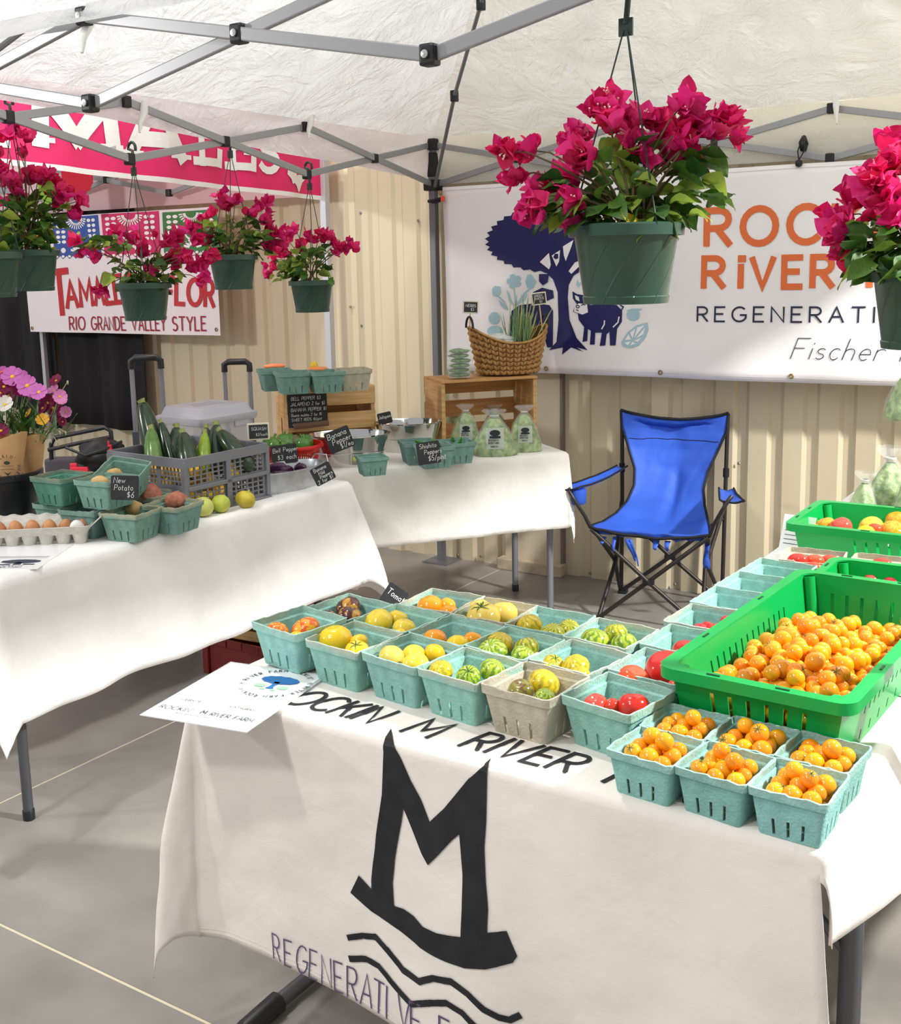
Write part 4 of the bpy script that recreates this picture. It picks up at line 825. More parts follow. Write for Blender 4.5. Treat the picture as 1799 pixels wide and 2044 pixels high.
def lug(label, c, hx, hy, h, ang, taper=.022, lip=.02):
    t = thing('produce_crate', label, 'crate', (c[0], c[1], T+.0065), rad(ang), 'green plastic produce crates')
    m = loft([(hx-taper, hy-taper, .02, 0), (hx-taper, hy-taper, .02, .004)], True, True); m.build('crate_floor', M_gr, t)
    bx, by = hx-taper, hy-taper; z0, z1 = .003, h-.003
    cs = [((-bx, -by), (bx, -by), (hx, -hy), (-hx, -hy)), ((bx, -by), (bx, by), (hx, hy), (hx, -hy)), ((bx, by), (-bx, by), (-hx, hy), (hx, hy)), ((-bx, by), (-bx, -by), (-hx, -hy), (-hx, hy))]
    for i, (a, b, c_, d) in enumerate(cs):
        Ls = (Vector(b)-Vector(a)).length; n = int(Ls*.6/.027)+1; sw = .0062/Ls; st = .027/Ls; w0 = .5-st*(n-1)/2
        sl = [(w0+k*st, w0+k*st+sw, .42, .74) for k in range(n)]+[(w0+k*st, w0+k*st+sw, .06, .2) for k in range(0, n, 2)]
        m = slotwall([(*a, z0), (*b, z0), (*c_, z1), (*d, z1)], sl); m.build('side_panel', M_gr, t, solid=.003)
    for sx, sy in ((-1, -1), (1, -1), (1, 1), (-1, 1)):
        m = MB(); m.tube([(sx*(bx-.012), sy*(by-.012), .004), (sx*(hx-.014), sy*(hy-.014), h-.006)], .012, 8); m.build('corner_post', M_gr, t, smooth=50)
    m = MB(); n = None
    for o_, z in ((-.002, h), (lip, h), (lip, h-.02), (lip-.004, h-.02), (lip-.004, h-.004), (-.002, h-.004)):
        q = rrect(hx+o_, hy+o_, .03, 5); n = len(q); m.v += [(x, y, z) for x, y in q]
    for i in range(6): m.f += [(i*n+k, i*n+(k+1) % n, ((i+1) % 6)*n+(k+1) % n, ((i+1) % 6)*n+k) for k in range(n)]
    rim = m.build('rim', M_gr, t, smooth=35)
    M_slot = mat('green_plastic_dark', (10, 60, 34), .5)
    for sx, sy, al in ((.35, -1, 0), (-.45, -1, 0), (.4, 1, 0), (-.4, 1, 0), (-1, .3, 1), (-1, -.5, 1), (1, .3, 1), (1, -.5, 1)):
        m = MB(); m.box((0, 0, 0), (.022, .004, .002)); m.build('rim_slot', M_slot, rim, loc=((sx*hx if not al else sx*(hx+lip*.5)), (sy*(hy+lip*.5) if not al else sy*hy), h+.0004), rot=(0, 0, PI/2*al))
    return t
C1 = (-.506, 2.012); lug('green plastic crate full of orange cherry tomatoes at the right of the front table', C1, .142, .335, .139, -3)
c1r = rz(rad(-3)); k = 0
def pile_h(a, b):       # a -1..1 across (left to right), b 0 front .. 1 back
    return .118 - .062*max(0, b-.35) - .030*max(0, -a-.1) + .010*math.sin(a*3+b*5) - .02*max(0, b-.75)
pts = []
for j in range(23):
    for i in range(9):
        a = (i+.5*(j % 2)-4.)*.0285; b = -.285+j*.0248
        if abs(a) > .117: continue
        pts.append((a+R.uniform(-.005, .005), b+R.uniform(-.005, .005), 0))
for j in range(16):
    for i in range(5):
        pts.append((-.09+i*.045+R.uniform(-.012, .012), -.27+j*.033+R.uniform(-.01, .01), 1))
for a, b, lv in pts:
    bb = (b+.3)/.6
    if bb > .97 or (bb > .72 and R.random() < .25): continue
    hz = pile_h(a/.12, bb)+(.02 if lv else 0)+R.uniform(-.004, .006)-.014; k += 1
    q = c1r @ Vector((a, b, 0)); cherry((C1[0]+q.x, C1[1]+q.y, T+.0065+hz), R.uniform(.0128, .0165), 'round orange cherry tomato piled loose in the front green crate', 'cherry tomatoes in the front green crate', stem=(lv and k % 6 == 0))
mb = MB(); pr = [(math.sin(PI*i/6)*.0145, -math.cos(PI*i/6)*.0145) for i in range(7)]
for lv in range(4):
    for j in range(20):
        for i in range(8):
            a, b = (i-3.5)*.0285+R.uniform(-.004, .004), -.28+j*.0285+R.uniform(-.004, .004); z = .018+lv*.025
            if abs(a) > .10 or z > pile_h(a/.12, (b+.3)/.6)-.034 or abs(b) > .29: continue
            mb.lathe(pr, 8, c=(a, b, z), cap=False)
o = mb.build('cherry_tomato_pile', CH_M, None, smooth=180, loc=(C1[0], C1[1], T+.0065), rot=(0, 0, rad(-3))); tag(o, 'lower layers of orange cherry tomatoes seen through the crate slots', 'tomatoes', kind='stuff')
# ---- laminated sign
M_lam = mat('laminated_paper', (246, 247, 248), .18, spec=.5); M_lamedge = mat('clear_laminate', (236, 238, 240), .15, alpha=.55)
sg = thing('laminated_sign', 'laminated white sheet with a blue tree emblem overhanging the front left table corner', 'sign', (-1.447, 1.474, T+.011), rad(10))
m = MB(); m.box((0, 0, .001), (.228, .293, .0016)); m.build('laminate', M_lamedge, sg); m = MB(); m.box((0, 0, .0015), (.216, .279, .0024)); m.build('sheet', M_lam, sg)
sf = lambda u, v: Vector((u, v, .003)); M_gtext = mat('grey_ink', (86, 94, 98), .6); M_dk = mat('dark_ink', (40, 44, 48), .5); M_blue = mat('tree_blue_ink', (34, 104, 170), .5); M_gi = mat('leaf_green_ink', (150, 200, 160), .5)
p_ = Print2D(); p_.text("ROCKIN'", -.1, -.110, .0145, .13, .25, .95); p_.text('RIVER FARM', .010, -.110, .0145, .13, .22, .82); p_.lay('printed_words', M_gtext, sf, sg, off=.001)
p_ = Print2D(); p_.text('M', -.011, -.107, .014, .2, .2, .9); p_.text('REGENERATIVE FARM', -.055, -.122, .005, .14, .3, 1.); p_.text('WEBSITE', -.084, -.066, .0095, .13, .25, .85); p_.text('INSTAGRAM', .024, -.066, .0095, .13, .25, .75); p_.lay('printed_words', M_dk, sf, sg, off=.001)
p_ = Print2D(); ring = "ROCKIN' M RIVER FARM ROCKIN' M RIVER FARM "
for i, ch in enumerate(ring):
    a_ = PI/2-2*PI*i/len(ring); p_.text(ch, .042+.062*math.cos(a_), .068+.062*math.sin(a_), .0105, .17, .2, .8, rot=a_-PI/2)
p_.lay('printed_ring', M_dk, sf, sg, off=.001)
p_ = Print2D(); p_.poly([(.042+.04*math.cos(t_)*(1+.05*(k % 2)), .085+.018*math.sin(t_)*(1+.1*(k % 2))) for k, t_ in enumerate(frange(0, 2*PI, 25)[:-1])]); p_.poly([(.036, .075), (.048, .075), (.047, .05), (.053, .04), (.033, .04), (.038, .05)]); p_.lay('tree_emblem', M_blue, sf, sg, off=.001)
p_ = Print2D(); [p_.circle(.042+sx*.025, .05, .013, 10, .008) for sx in (-1, 1)]; [p_.circle(.042+sx*.012, .036, .007, 8, .004) for sx in (-1, 1)]; p_.lay('emblem_animals', M_gi, sf, sg, off=.001)
# chalk card hidden behind the back row
M_slate = mat('slate_black', (48, 49, 52), .75, var=.12, vscale=25); M_chalk = mat('white_chalk', (226, 226, 222), .95)
def card(label, p, w_, h_, lines, tilt=.25, yaw=0., roll=0., frame=None, cat='chalk sign', group=None, font=.3, lw=.1, stand=False, name='chalk_card', gap=.22):
    """small chalkboard whose lower edge centre is at p; faces the aisle"""
    t = thing(name, label, cat, p, group=group, rot=(-tilt, roll, yaw)); fn = lambda u, v: Vector((u, -.0025, v))
    if frame:
        m = MB(); m.box((0, .0, h_/2), (w_+.012, .006, h_+.012)); m.build('frame', frame, t, bevel=.003); m = MB(); m.box((0, -.001, h_/2), (w_, .0075, h_)); m.build('board', M_slate, t); fn = lambda u, v: Vector((u, -.0051, v))
    else: m = MB(); m.prism(rrect(w_/2, h_/2, .006), -.002, .002, Matrix.Translation((0, 0, h_/2)) @ Matrix.Rotation(PI/2, 4, 'X')); m.build('board', M_slate, t)
    p_ = Print2D()
    for (tx, x, y, s_) in lines: p_.text(tx, (x-.5)*w_, y*h_, s_*h_, lw, gap, .95, .12, .05)
    p_.lay('chalk_writing', M_chalk, fn, t, off=.0006); return t
q = onz(772, 1222, T); card('dark chalk card reading Tomato poking up behind the back row of baskets', (q.x, q.y, T+.0075), .055, .06, [('Tomato', .12, .55, .24)], yaw=.3, roll=.55, lw=.12)

# ================================================================== HANGING BOUGAINVILLEA
def potmat():
    m = mat('dark_green_pot', (50, 76, 64), .3, spec=.5); N, L = m.node_tree.nodes, m.node_tree.links; p = N['Principled BSDF']
    tc = N.new('ShaderNodeTexCoord'); sp = N.new('ShaderNodeSeparateXYZ'); L.new(tc.outputs['Object'], sp.inputs[0]); at = N.new('ShaderNodeMath'); at.operation = 'ARCTAN2'; L.new(sp.outputs[1], at.inputs[0]); L.new(sp.outputs[0], at.inputs[1])
    a1 = N.new('ShaderNodeMath'); a1.operation = 'MULTIPLY'; a1.inputs[1].default_value = 10.; L.new(at.outputs[0], a1.inputs[0]); a2 = N.new('ShaderNodeMath'); a2.operation = 'MULTIPLY_ADD'; a2.inputs[1].default_value = -80.; L.new(sp.outputs[2], a2.inputs[0]); L.new(a1.outputs[0], a2.inputs[2])
    s_ = N.new('ShaderNodeMath'); s_.operation = 'SINE'; L.new(a2.outputs[0], s_.inputs[0]); mr = N.new('ShaderNodeMapRange'); mr.inputs[1].default_value = .93; mr.inputs[2].default_value = 1.; L.new(s_.outputs[0], mr.inputs[0])
    bp = N.new('ShaderNodeBump'); bp.inputs['Strength'].default_value = .6; bp.inputs['Distance'].default_value = .002; L.new(mr.outputs[0], bp.inputs['Height']); L.new(bp.outputs[0], p.inputs['Normal']); return m
M_pot = potmat(); M_potg = mat('dark_green_rim', (54, 80, 68), .35); M_soil = mat('potting_soil', (70, 56, 44), .95, var=.4, vscale=60); M_wire = mat('hanger_green_black', (44, 58, 50), .5)
M_leaf = [mat('leaf_green', (84, 122, 44), .45, transl=.3, var=.12, vscale=10, rnd=.18), mat('leaf_dark', (58, 94, 40), .4, transl=.25, var=.12, vscale=10, rnd=.18), mat('leaf_lime', (150, 176, 70), .5, transl=.35, rnd=.12)]
M_br = [mat('bract_magenta', (228, 32, 112), .55, transl=.35, var=.08, vscale=30, rnd=.10), mat('bract_deep', (214, 30, 104), .55, transl=.3, var=.1, vscale=30, rnd=.10), mat('bract_pink', (238, 60, 140), .55, transl=.4, rnd=.08)]
M_stem = mat('woody_stem', (104, 88, 56), .8)
PR = .094
pm = MB(); pm.lathe([(.068, 0), (.074, 0), (.076, .012), (.074, .014), (PR-.004, .118), (PR-.002, .12)], 40, cap=True); POT = pm.mesh('pot', M_pot, smooth=40)
pm = MB(); pm.lathe([(PR-.002, .116), (PR+.006, .116), (PR+.007, .134), (PR+.003, .137), (PR-.003, .137), (PR-.006, .115)], 40, cap=False); RIM = pm.mesh('pot_rim', M_potg, smooth=40)
pm = MB(); pm.lathe([(PR-.005, .118), (PR*.5, .124), (0.0001, .126)], 24, cap=False); SOIL = pm.mesh('soil', M_soil, smooth=60)
def leafmesh(m_, w_=.42, fold=.25, curl=.25):
    mb = MB(); us = (-1, -.5, 0, .5, 1); vs_ = (0, .12, .3, .5, .7, .87, 1.)
    prof = {0: .03, .12: .5, .3: .95, .5: 1., .7: .74, .87: .36, 1.: .0}
    mb.grid(lambda u, v: (u*w_*prof[v]*.5*2*.5*2, v, abs(u)*fold*prof[v]*w_ - curl*v*v+.05*math.sin(v*9+u*2)), us, vs_); return mb.mesh('leaf', m_, smooth=180)
LEAF = [leafmesh(m_, .36+.05*i, .2+.1*i, .15+.2*i) for i, m_ in enumerate((M_leaf[0], M_leaf[1], M_leaf[2]))]+[leafmesh(M_leaf[0], .4, .4, .5), leafmesh(M_leaf[1], .34, .1, .3)]
def bractmesh(m_, open_=.5, seed=0):
    rr = random.Random(seed); mb = MB(); us = (-1, -.5, 0, .5, 1); vs_ = (0, .15, .35, .6, .8, .93, 1.); prof = {0: .12, .15: .6, .35: .95, .6: .95, .8: .66, .93: .3, 1.: 0.}
    for k in range(3):
        a_ = k*2*PI/3+rr.uniform(-.3, .3); e = open_+rr.uniform(-.2, .2); ca, sa = math.cos(a_), math.sin(a_); ph = rr.uniform(0, 6)
        def fn(u, v):
            x = u*.46*prof[v]; r_ = math.sin(e)*v+.12*v*v+.03; z = math.cos(e)*v; bow = .16*(u*u)*prof[v]+.06*math.sin(v*8+u*4+ph)
            return ((r_-bow*.9)*ca-x*sa, (r_-bow*.9)*sa+x*ca, z+bow*.3)
        mb.grid(fn, us, vs_)
    return mb.mesh('flower', m_, smooth=180)
BRACT = [bractmesh(M_br[i % 3], .45+.12*(i % 4), i) for i in range(6)]
tm = MB(); 
for k in range(3): a_ = k*2.1; tm.tube([(0, 0, 0), (.1*math.cos(a_), .1*math.sin(a_), .35), (.14*math.cos(a_), .14*math.sin(a_), .6)], [.03, .03, .05], 5)
TUBEF = tm.mesh('flower_tube', mat('flower_tube_white', (248, 226, 214), .6), smooth=60)
def plant(label, px, py, D, clusters, nleaf, leafboxes, lsize, fsize, hookpx, seed, scale=1., yellow=0, group='hanging bougainvillea pots', stems=True, tubes=False):
    rr = random.Random(seed); P = lambda x, y, dd=0.: CAM+ray(x, y)*(D+dd)
    top = P(px, py); b = top-Vector((0, 0, .13*scale)); t = thing('hanging_bougainvillea', label, 'hanging plant', b, group=group)
    obj('pot', POT, t, scale=scale); obj('pot_rim', RIM, t, scale=scale); obj('soil', SOIL, t, scale=scale)
    hk = P(*hookpx)-b
    for k in range(3):
        a_ = k*2*PI/3+.5+seed; m = MB(); m.tube([(PR*scale*math.cos(a_)*1.04, PR*scale*math.sin(a_)*1.04, .125*scale), hk+Vector((.004*math.cos(a_), .004*math.sin(a_), -.06*scale))], .0016*scale, 6); m.build('hanger_wire', M_wire, t, smooth=60)
    m = MB(); m.box(hk+Vector((0, 0, -.055*scale)), (.026*scale, .005, .03*scale)); m.tube([hk+Vector((0, 0, -.05*scale)), hk+Vector((.004, 0, -.01)), hk+Vector((0, 0, .02))]+[hk+Vector((.022*(math.cos(q)-1)*-1*.9-.022, 0, .028+.022*math.sin(q))) for q in frange(0, PI*1.15, 8)], .0055*scale, 8); m.build('hook', M_wire, t, smooth=60)
    base = Vector((0, 0, .125*scale)); up = Vector((0, 0, 1)); cen = base+Vector((0, 0, .07*scale))
    for (cx, cy, n, sp) in clusters:
        n = int(n*1.9+.5)
        dd = rr.uniform(-.06, .06)*scale; c0 = P(cx, cy, dd)-b
        if stems:
            mid = base.lerp(c0, .55)+Vector((0, 0, .035*scale)); s0 = base+Vector((rr.uniform(-.03, .03), rr.uniform(-.03, .03), 0))*scale
            m = MB(); m.tube([s0, s0.lerp(mid, .5)+Vector((0, 0, .012)), mid, mid.lerp(c0, .55)+Vector((0, 0, .008)), c0], [.003*scale, .0026*scale, .002*scale, .0015*scale, .001*scale], 5); m.build('stem', M_stem, t, smooth=60)
        for k in range(n):
            q = P(cx+rr.gauss(0, sp*.55), cy+rr.gauss(0, sp*.5), dd+rr.uniform(-.025, .025)*scale)-b; d = (q-cen).normalized()*.7+Vector((rr.uniform(-1, 1), rr.uniform(-1, 1), rr.uniform(-.8, 1)))*.8-FW*.35
            e = d.to_track_quat('Z', 'Y').to_euler(); e.rotate_axis('Z', rr.uniform(0, 6)); s_ = fsize*rr.uniform(.8, 1.15); f_ = obj('flower', BRACT[rr.randrange(6)], t, q-d.normalized()*s_*.5, e, s_)
            if tubes and k % 2 == 0: obj('flower_tube', TUBEF, f_)
    nleaf = int(nleaf*1.55)
    for k in range(nleaf):
        x0, y0, x1, y1 = leafboxes[k % len(leafboxes)]; q = P(rr.uniform(x0, x1), rr.uniform(y0, y1), rr.uniform(-.08, .09)*scale)-b; d = (q-base); d.z *= .5; d = d.normalized()+Vector((rr.uniform(-.7, .7), rr.uniform(-.7, .7), rr.uniform(-.7, .4)))
        e = d.to_track_quat('Y', 'Z').to_euler(); e.rotate_axis('Y', rr.uniform(-.9, .9)); s_ = lsize*rr.uniform(.65, 1.2); obj('leaf', LEAF[rr.randrange(5)], t, q-d.normalized()*s_*.5, e, s_)
    if yellow:
        o = obj('leaf', leafmesh(mat('leaf_yellow', (226, 200, 40), .5, transl=.3), .5, .2, .1), t, P(1262, 452, -.09)-b, (.9, .2, 1.2), .04); o['label'] = 'yellow withered leaf'
    return t
def dep(p): return (p-CAM).dot(FW)
bigD = dep(ony(1250, 455, TY0+.0))
plant('largest hanging bougainvillea in a glossy green pot in front of the farm banner', 1250, 455, bigD, [(1005, 300, 3, 18), (1060, 300, 3, 20), (1020, 350, 2, 14), (1150, 270, 6, 26), (1150, 305, 5, 26), (1205, 215, 5, 24), (1240, 240, 5, 28), (1292, 230, 4, 24), (1320, 245, 3, 16), (1280, 295, 4, 22), (1365, 210, 5, 24), (1350, 300, 8, 32), (1365, 260, 5, 25), (1405, 250, 5, 22), (1440, 250, 4, 18), (1462, 228, 2, 8), (1475, 270, 2, 10), (1130, 355, 5, 22), (1090, 385, 5, 30), (1060, 408, 4, 22), (1130, 400, 3, 20), (1148, 440, 2, 10), (1375, 320, 4, 18)],
      118, [(1180, 330, 1400, 450), (1150, 380, 1380, 450), (1100, 350, 1300, 440), (1060, 400, 1180, 450), (1340, 300, 1440, 400), (1170, 270, 1320, 340), (1240, 350, 1400, 450)], .052, .034, (1250, -12), 1, 1.02, yellow=1, tubes=True)
plant('hanging bougainvillea in a green pot cut off by the right edge of the picture', 1855, 545, bigD*.98, [(1770, 290, 4, 22), (1785, 330, 6, 26), (1745, 350, 5, 24), (1720, 390, 6, 26), (1760, 390, 6, 24), (1680, 430, 5, 22), (1665, 460, 4, 18), (1685, 500, 3, 16), (1790, 430, 4, 22), (1850, 380, 5, 30), (1910, 340, 5, 26), (1945, 400, 5, 26), (1980, 440, 4, 22), (1890, 420, 4, 24)],
      60, [(1690, 430, 1799, 560), (1760, 450, 1900, 540), (1700, 480, 1830, 560), (1850, 430, 1990, 545)], .055, .036, (1850, 0), 2, 1.0)
sm = dict(lsize=.052, fsize=.036)
def dl(px, py): return dep(onx(px, py, TX0))
plant('hanging bougainvillea with the pot covering the middle of the red banner lettering', 287, 568, dl(287, 568), [(150, 480, 3, 10), (170, 500, 3, 12), (190, 510, 2, 10), (225, 465, 3, 12), (265, 470, 5, 16), (280, 495, 4, 14), (330, 480, 5, 16), (350, 470, 4, 14), (345, 515, 6, 18), (370, 515, 4, 14), (395, 530, 6, 18), (415, 510, 4, 14), (405, 560, 3, 12), (190, 575, 2, 8), (205, 580, 2, 8), (303, 540, 2, 8), (390, 480, 3, 12)],
      75, [(210, 510, 340, 570), (150, 470, 260, 500), (260, 500, 380, 560), (230, 540, 350, 580)], .05, .033, (265, 312), 3, 1.0)
plant('hanging bougainvillea just right of the paper flags, its pot level with the red letters', 464, 512, dl(464, 512), [(445, 395, 5, 16), (455, 405, 4, 14), (415, 430, 4, 16), (400, 448, 4, 16), (380, 455, 4, 16), (410, 470, 3, 12), (470, 400, 2, 10), (520, 405, 4, 16), (505, 420, 3, 10), (530, 440, 5, 16), (545, 460, 5, 18), (560, 480, 4, 14), (540, 490, 4, 14)],
      70, [(400, 440, 530, 510), (420, 460, 540, 515), (390, 430, 520, 500)], .05, .033, (458, 280), 4, 1.0)
plant('smallest looking hanging bougainvillea, farthest right of the row beside the tent post', 622, 563, dl(622, 563), [(640, 465, 4, 12), (620, 470, 3, 12), (660, 470, 2, 8), (685, 490, 6, 16), (670, 492, 4, 12), (590, 460, 3, 12), (560, 500, 5, 16), (545, 520, 4, 14), (570, 480, 3, 12), (600, 490, 3, 12), (535, 545, 2, 8), (700, 492, 2, 8)],
      62, [(575, 500, 665, 560), (540, 520, 610, 560), (590, 490, 660, 550)], .05, .033, (617, 347), 5, 1.0)
d0 = dl(57, 500)
plant('hanging bougainvillea at the left edge with a dense leafy crown over its pot', 57, 503, d0, [(30, 255, 3, 12), (10, 270, 3, 12), (50, 270, 3, 10), (48, 305, 2, 8), (10, 345, 5, 18), (30, 370, 5, 18), (60, 355, 5, 18), (80, 350, 4, 14), (30, 395, 4, 14), (110, 370, 5, 16), (120, 395, 5, 16), (130, 380, 3, 12), (160, 400, 3, 10), (150, 425, 4, 10), (95, 345, 3, 10)],
      95, [(0, 400, 110, 500), (-20, 420, 90, 500), (20, 370, 130, 450), (0, 440, 100, 500)], .05, .033, (20, 222), 6, .98)
plant('hanging pot mostly hidden at the far left, only its right side in view', -25, 508, dl(-25, 508)*.96, [(-10, 300, 3, 12), (0, 340, 3, 12)], 26, [(-60, 420, 20, 505)], .055, .036, (-30, 230), 7, 1.0)

# ================================================================== LEFT TABLE
TT = T+.0075
def blob(name, m_, sx, sy, sz, amp=.08, fr=2., seed=0, n=16, k=10, fn=None):
    mb = MB(); pr = [(max(1e-4, math.sin(PI*i/k)), -math.cos(PI*i/k)) for i in range(k+1)]; mb.lathe(pr, n, cap=False)
    o = []
    for v in mb.v:
        q = Vector(v); s_ = 1+amp*noise.noise(q*fr+Vector((seed*3.1, seed, 0)))
        if fn: q = fn(q)
        o.append((q.x*sx*s_, q.y*sy*s_, q.z*sz*s_))
    mb.v = o; return mb.mesh(name, m_, smooth=180, weld=True)
# ---- egg carton
M_cart = mat('grey_pulp_carton', (206, 202, 192), .95, var=.06, vscale=60, bump=.3, bscale=200)
ea = rad(40); ec = onz(72, 1092, TT); ec = Vector((ec.x, ec.y, TT)) + Vector((-math.sin(ea), math.cos(ea), 0))*.055
egg_c = thing('egg_carton', 'open grey pulp egg carton holding brown eggs and one white egg', 'egg carton', ec, ea)
CUP = .049
for i in range(6):
    for j in range(2):
        x, y = (i-2.5)*CUP, (j-.5)*CUP; m = MB(); m.lathe([(.012, 0), (.017, .0), (.0215, .02), (.0245, .036)], 10, c=(x, y, 0), cap=True); m.build('cup', M_cart, egg_c, smooth=50, solid=.0015)
hx, hy = .155, .056
m = loft([(hx-.012, hy-.012, .012, .030), (hx-.004, hy-.004, .014, .040), (hx, hy, .016, .052), (hx+.004, hy+.004, .016, .056)], False); m.build('tray_wall', M_cart, egg_c, smooth=50, solid=.002)
m = MB(); m.grid(lambda s, t: (-hx+2*hx*s, hy+.002+.03*t, .054+.018*math.sin(t*PI*.6)+.003*math.sin(s*40)), frange(0, 1, 30), frange(0, 1, 5)); m.build('back_flap', M_cart, egg_c, smooth=50, solid=.002)
m = MB(); m.grid(lambda s, t: (hx+.002+.035*t, -hy+2*hy*s, .05+.03*t), frange(0, 1, 8), frange(0, 1, 4)); m.build('end_flap', M_cart, egg_c, smooth=50, solid=.002)
M_egg = mat('brown_egg', (206, 140, 96), .45, var=.05, vscale=40, rnd=.12); M_eggw = mat('white_egg', (242, 238, 232), .4)
def egg_me(m_): return blob('egg', m_, .0215, .0215, .028, 0, fn=lambda q: Vector((q.x*(1-.14*q.z), q.y*(1-.14*q.z), q.z)))
EG, EGW = egg_me(M_egg), egg_me(M_eggw)
EC = Matrix.Translation(ec) @ Matrix.Rotation(ea, 4, 'Z')
for i in range(6):
    o = obj('egg', EG, None, EC @ Vector(((i-2.5)*CUP, .5*CUP, .040)), (.25, .1*i, 0)); tag(o, 'light brown egg in the back row of the carton' if i < 5 else 'brown egg behind the white egg at the carton\'s right end', 'egg', 'eggs in the carton')
o = obj('egg', EGW, None, EC @ Vector((2.35*CUP, -.5*CUP, .047)), (.5, .5, 0)); tag(o, 'only white egg, at the right front of the carton', 'egg', 'eggs in the carton')
# ---- flyer under the carton
fl = thing('paper_flyer', 'white paper flyer with a dark tree emblem sticking out under the egg carton', 'flyer', (-2.745, 1.95, TT), rad(31)); m = MB(); m.box((0, 0, .0008), (.216, .28, .0014)); m.build('sheet', M_lam, fl); ff = lambda u, v: Vector((u, v, .0018))
p_ = Print2D(); p_.poly([(.03+.055*math.cos(t_)*(1+.06*(k % 2)), -.06+.022*math.sin(t_)) for k, t_ in enumerate(frange(0, 2*PI, 21)[:-1])]); p_.poly([(.022, -.07), (.038, -.07), (.042, -.095), (.018, -.095)]); p_.poly([(-.02, -.088), (.012, -.085), (.012, -.096), (-.02, -.096)]); p_.poly([(.048, -.086), (.08, -.086), (.08, -.096), (.048, -.096)])
p_.text("ROCKIN'M", -.022, -.112, .012, .12, .25, 1.); p_.text('RIVER FARM', -.024, -.127, .011, .12, .22, .95); [p_.stroke([(-.1, y), (.09, y)], .0015) for y in (-.005, -.012, -.022)]; p_.lay('printed_emblem', mat('flyer_ink', (58, 64, 84), .5), ff, fl, off=.0004)
# ---- bouquet bucket
M_bk = mat('black_bucket', (26, 27, 31), .35); bkc = onz(78, 1045, TT)-Vector((RT.x, RT.y, 0))*.115; bkc.z = TT
bk = thing('flower_bucket', 'black plastic bucket holding wrapped flower bouquets at the left edge', 'bucket', bkc); m = MB(); m.lathe([(.1, 0), (.105, .003), (.128, .155), (.135, .158), (.135, .175), (.13, .178), (.126, .172), (.1, .02), (.0001, .015)], 36); m.build('pail', M_bk, bk, smooth=40)
M_kraft = mat('kraft_paper', (198, 156, 108), .85, var=.06, vscale=30, bump=.1, bscale=30)
def F_(px, py, dd=0.): return CAM+ray(px, py)*(dep(bkc)-.02+dd)
def sleeve(label, cx, w_, top, bot, dd, seed):
    c0 = F_(cx, bot, dd); t = thing('flower_bouquet', label, 'bouquet', (c0.x, c0.y, c0.z), group='wrapped cosmos bouquets'); H_ = (bot-top)*dep(c0)/FPX; W_ = w_*dep(c0)/FPX; rr = random.Random(seed); rt = Vector((RT.x, RT.y, 0)).normalized(); fwd = Vector((FW.x, FW.y, 0)).normalized()
    m = MB()
    def fn(s, v): a_ = 2*PI*s; k_ = .55+.45*v; return rt*(W_*.5*k_*math.cos(a_)) + fwd*(.045*(.6+.5*v)*math.sin(a_)) + Vector((0, 0, H_*v*(1+.05*math.cos(a_*2+seed)+.06*math.cos(a_))))
    m.grid(fn, frange(0, 1, 33), frange(0, 1, 8)); m.build('paper_wrap', M_kraft, t, smooth=60, solid=.0012); return t, c0, H_, W_, rt, fwd
COSM = [mat('cosmos_pink', (216, 120, 200), .6, transl=.3, var=.08, vscale=40), mat('cosmos_magenta', (128, 20, 70), .6, transl=.25, var=.12, vscale=40), mat('cosmos_white', (240, 234, 226), .6, transl=.3), mat('cosmos_rose', (232, 150, 206), .6, transl=.3), mat('flower_orange', (238, 84, 40), .6, transl=.2), mat('flower_gold', (226, 170, 50), .6, transl=.2)]
def cosmos(m_, n=8, cup=.2):
    mb = MB(); pf = {0.: .1, .3: .6, .65: 1., .88: .85, 1.: .55}
    for k in range(n):
        a_ = 2*PI*k/n; ca, sa = math.cos(a_), math.sin(a_)
        mb.grid(lambda u, v: ((.1+.9*v)*ca-u*.36*pf[v]*sa, (.1+.9*v)*sa+u*.36*pf[v]*ca, cup*v*v+.04*math.sin(u*5+k)+.02*k % .05), (-1, 0, 1), tuple(pf)); 
    return mb.mesh('bloom', m_, smooth=180)
CM = [cosmos(m_, 5 if i == 4 else 8, .15+.1*i % .4) for i, m_ in enumerate(COSM)]; dm = MB(); dm.lathe([(.2, -.03), (.2, .05), (.12, .11), (.0001, .13)], 10, cap=False); CEN = dm.mesh('bloom_centre', mat('bloom_yellow', (232, 186, 40), .7), smooth=60)
M_fst = mat('flower_stem', (110, 134, 76), .6)
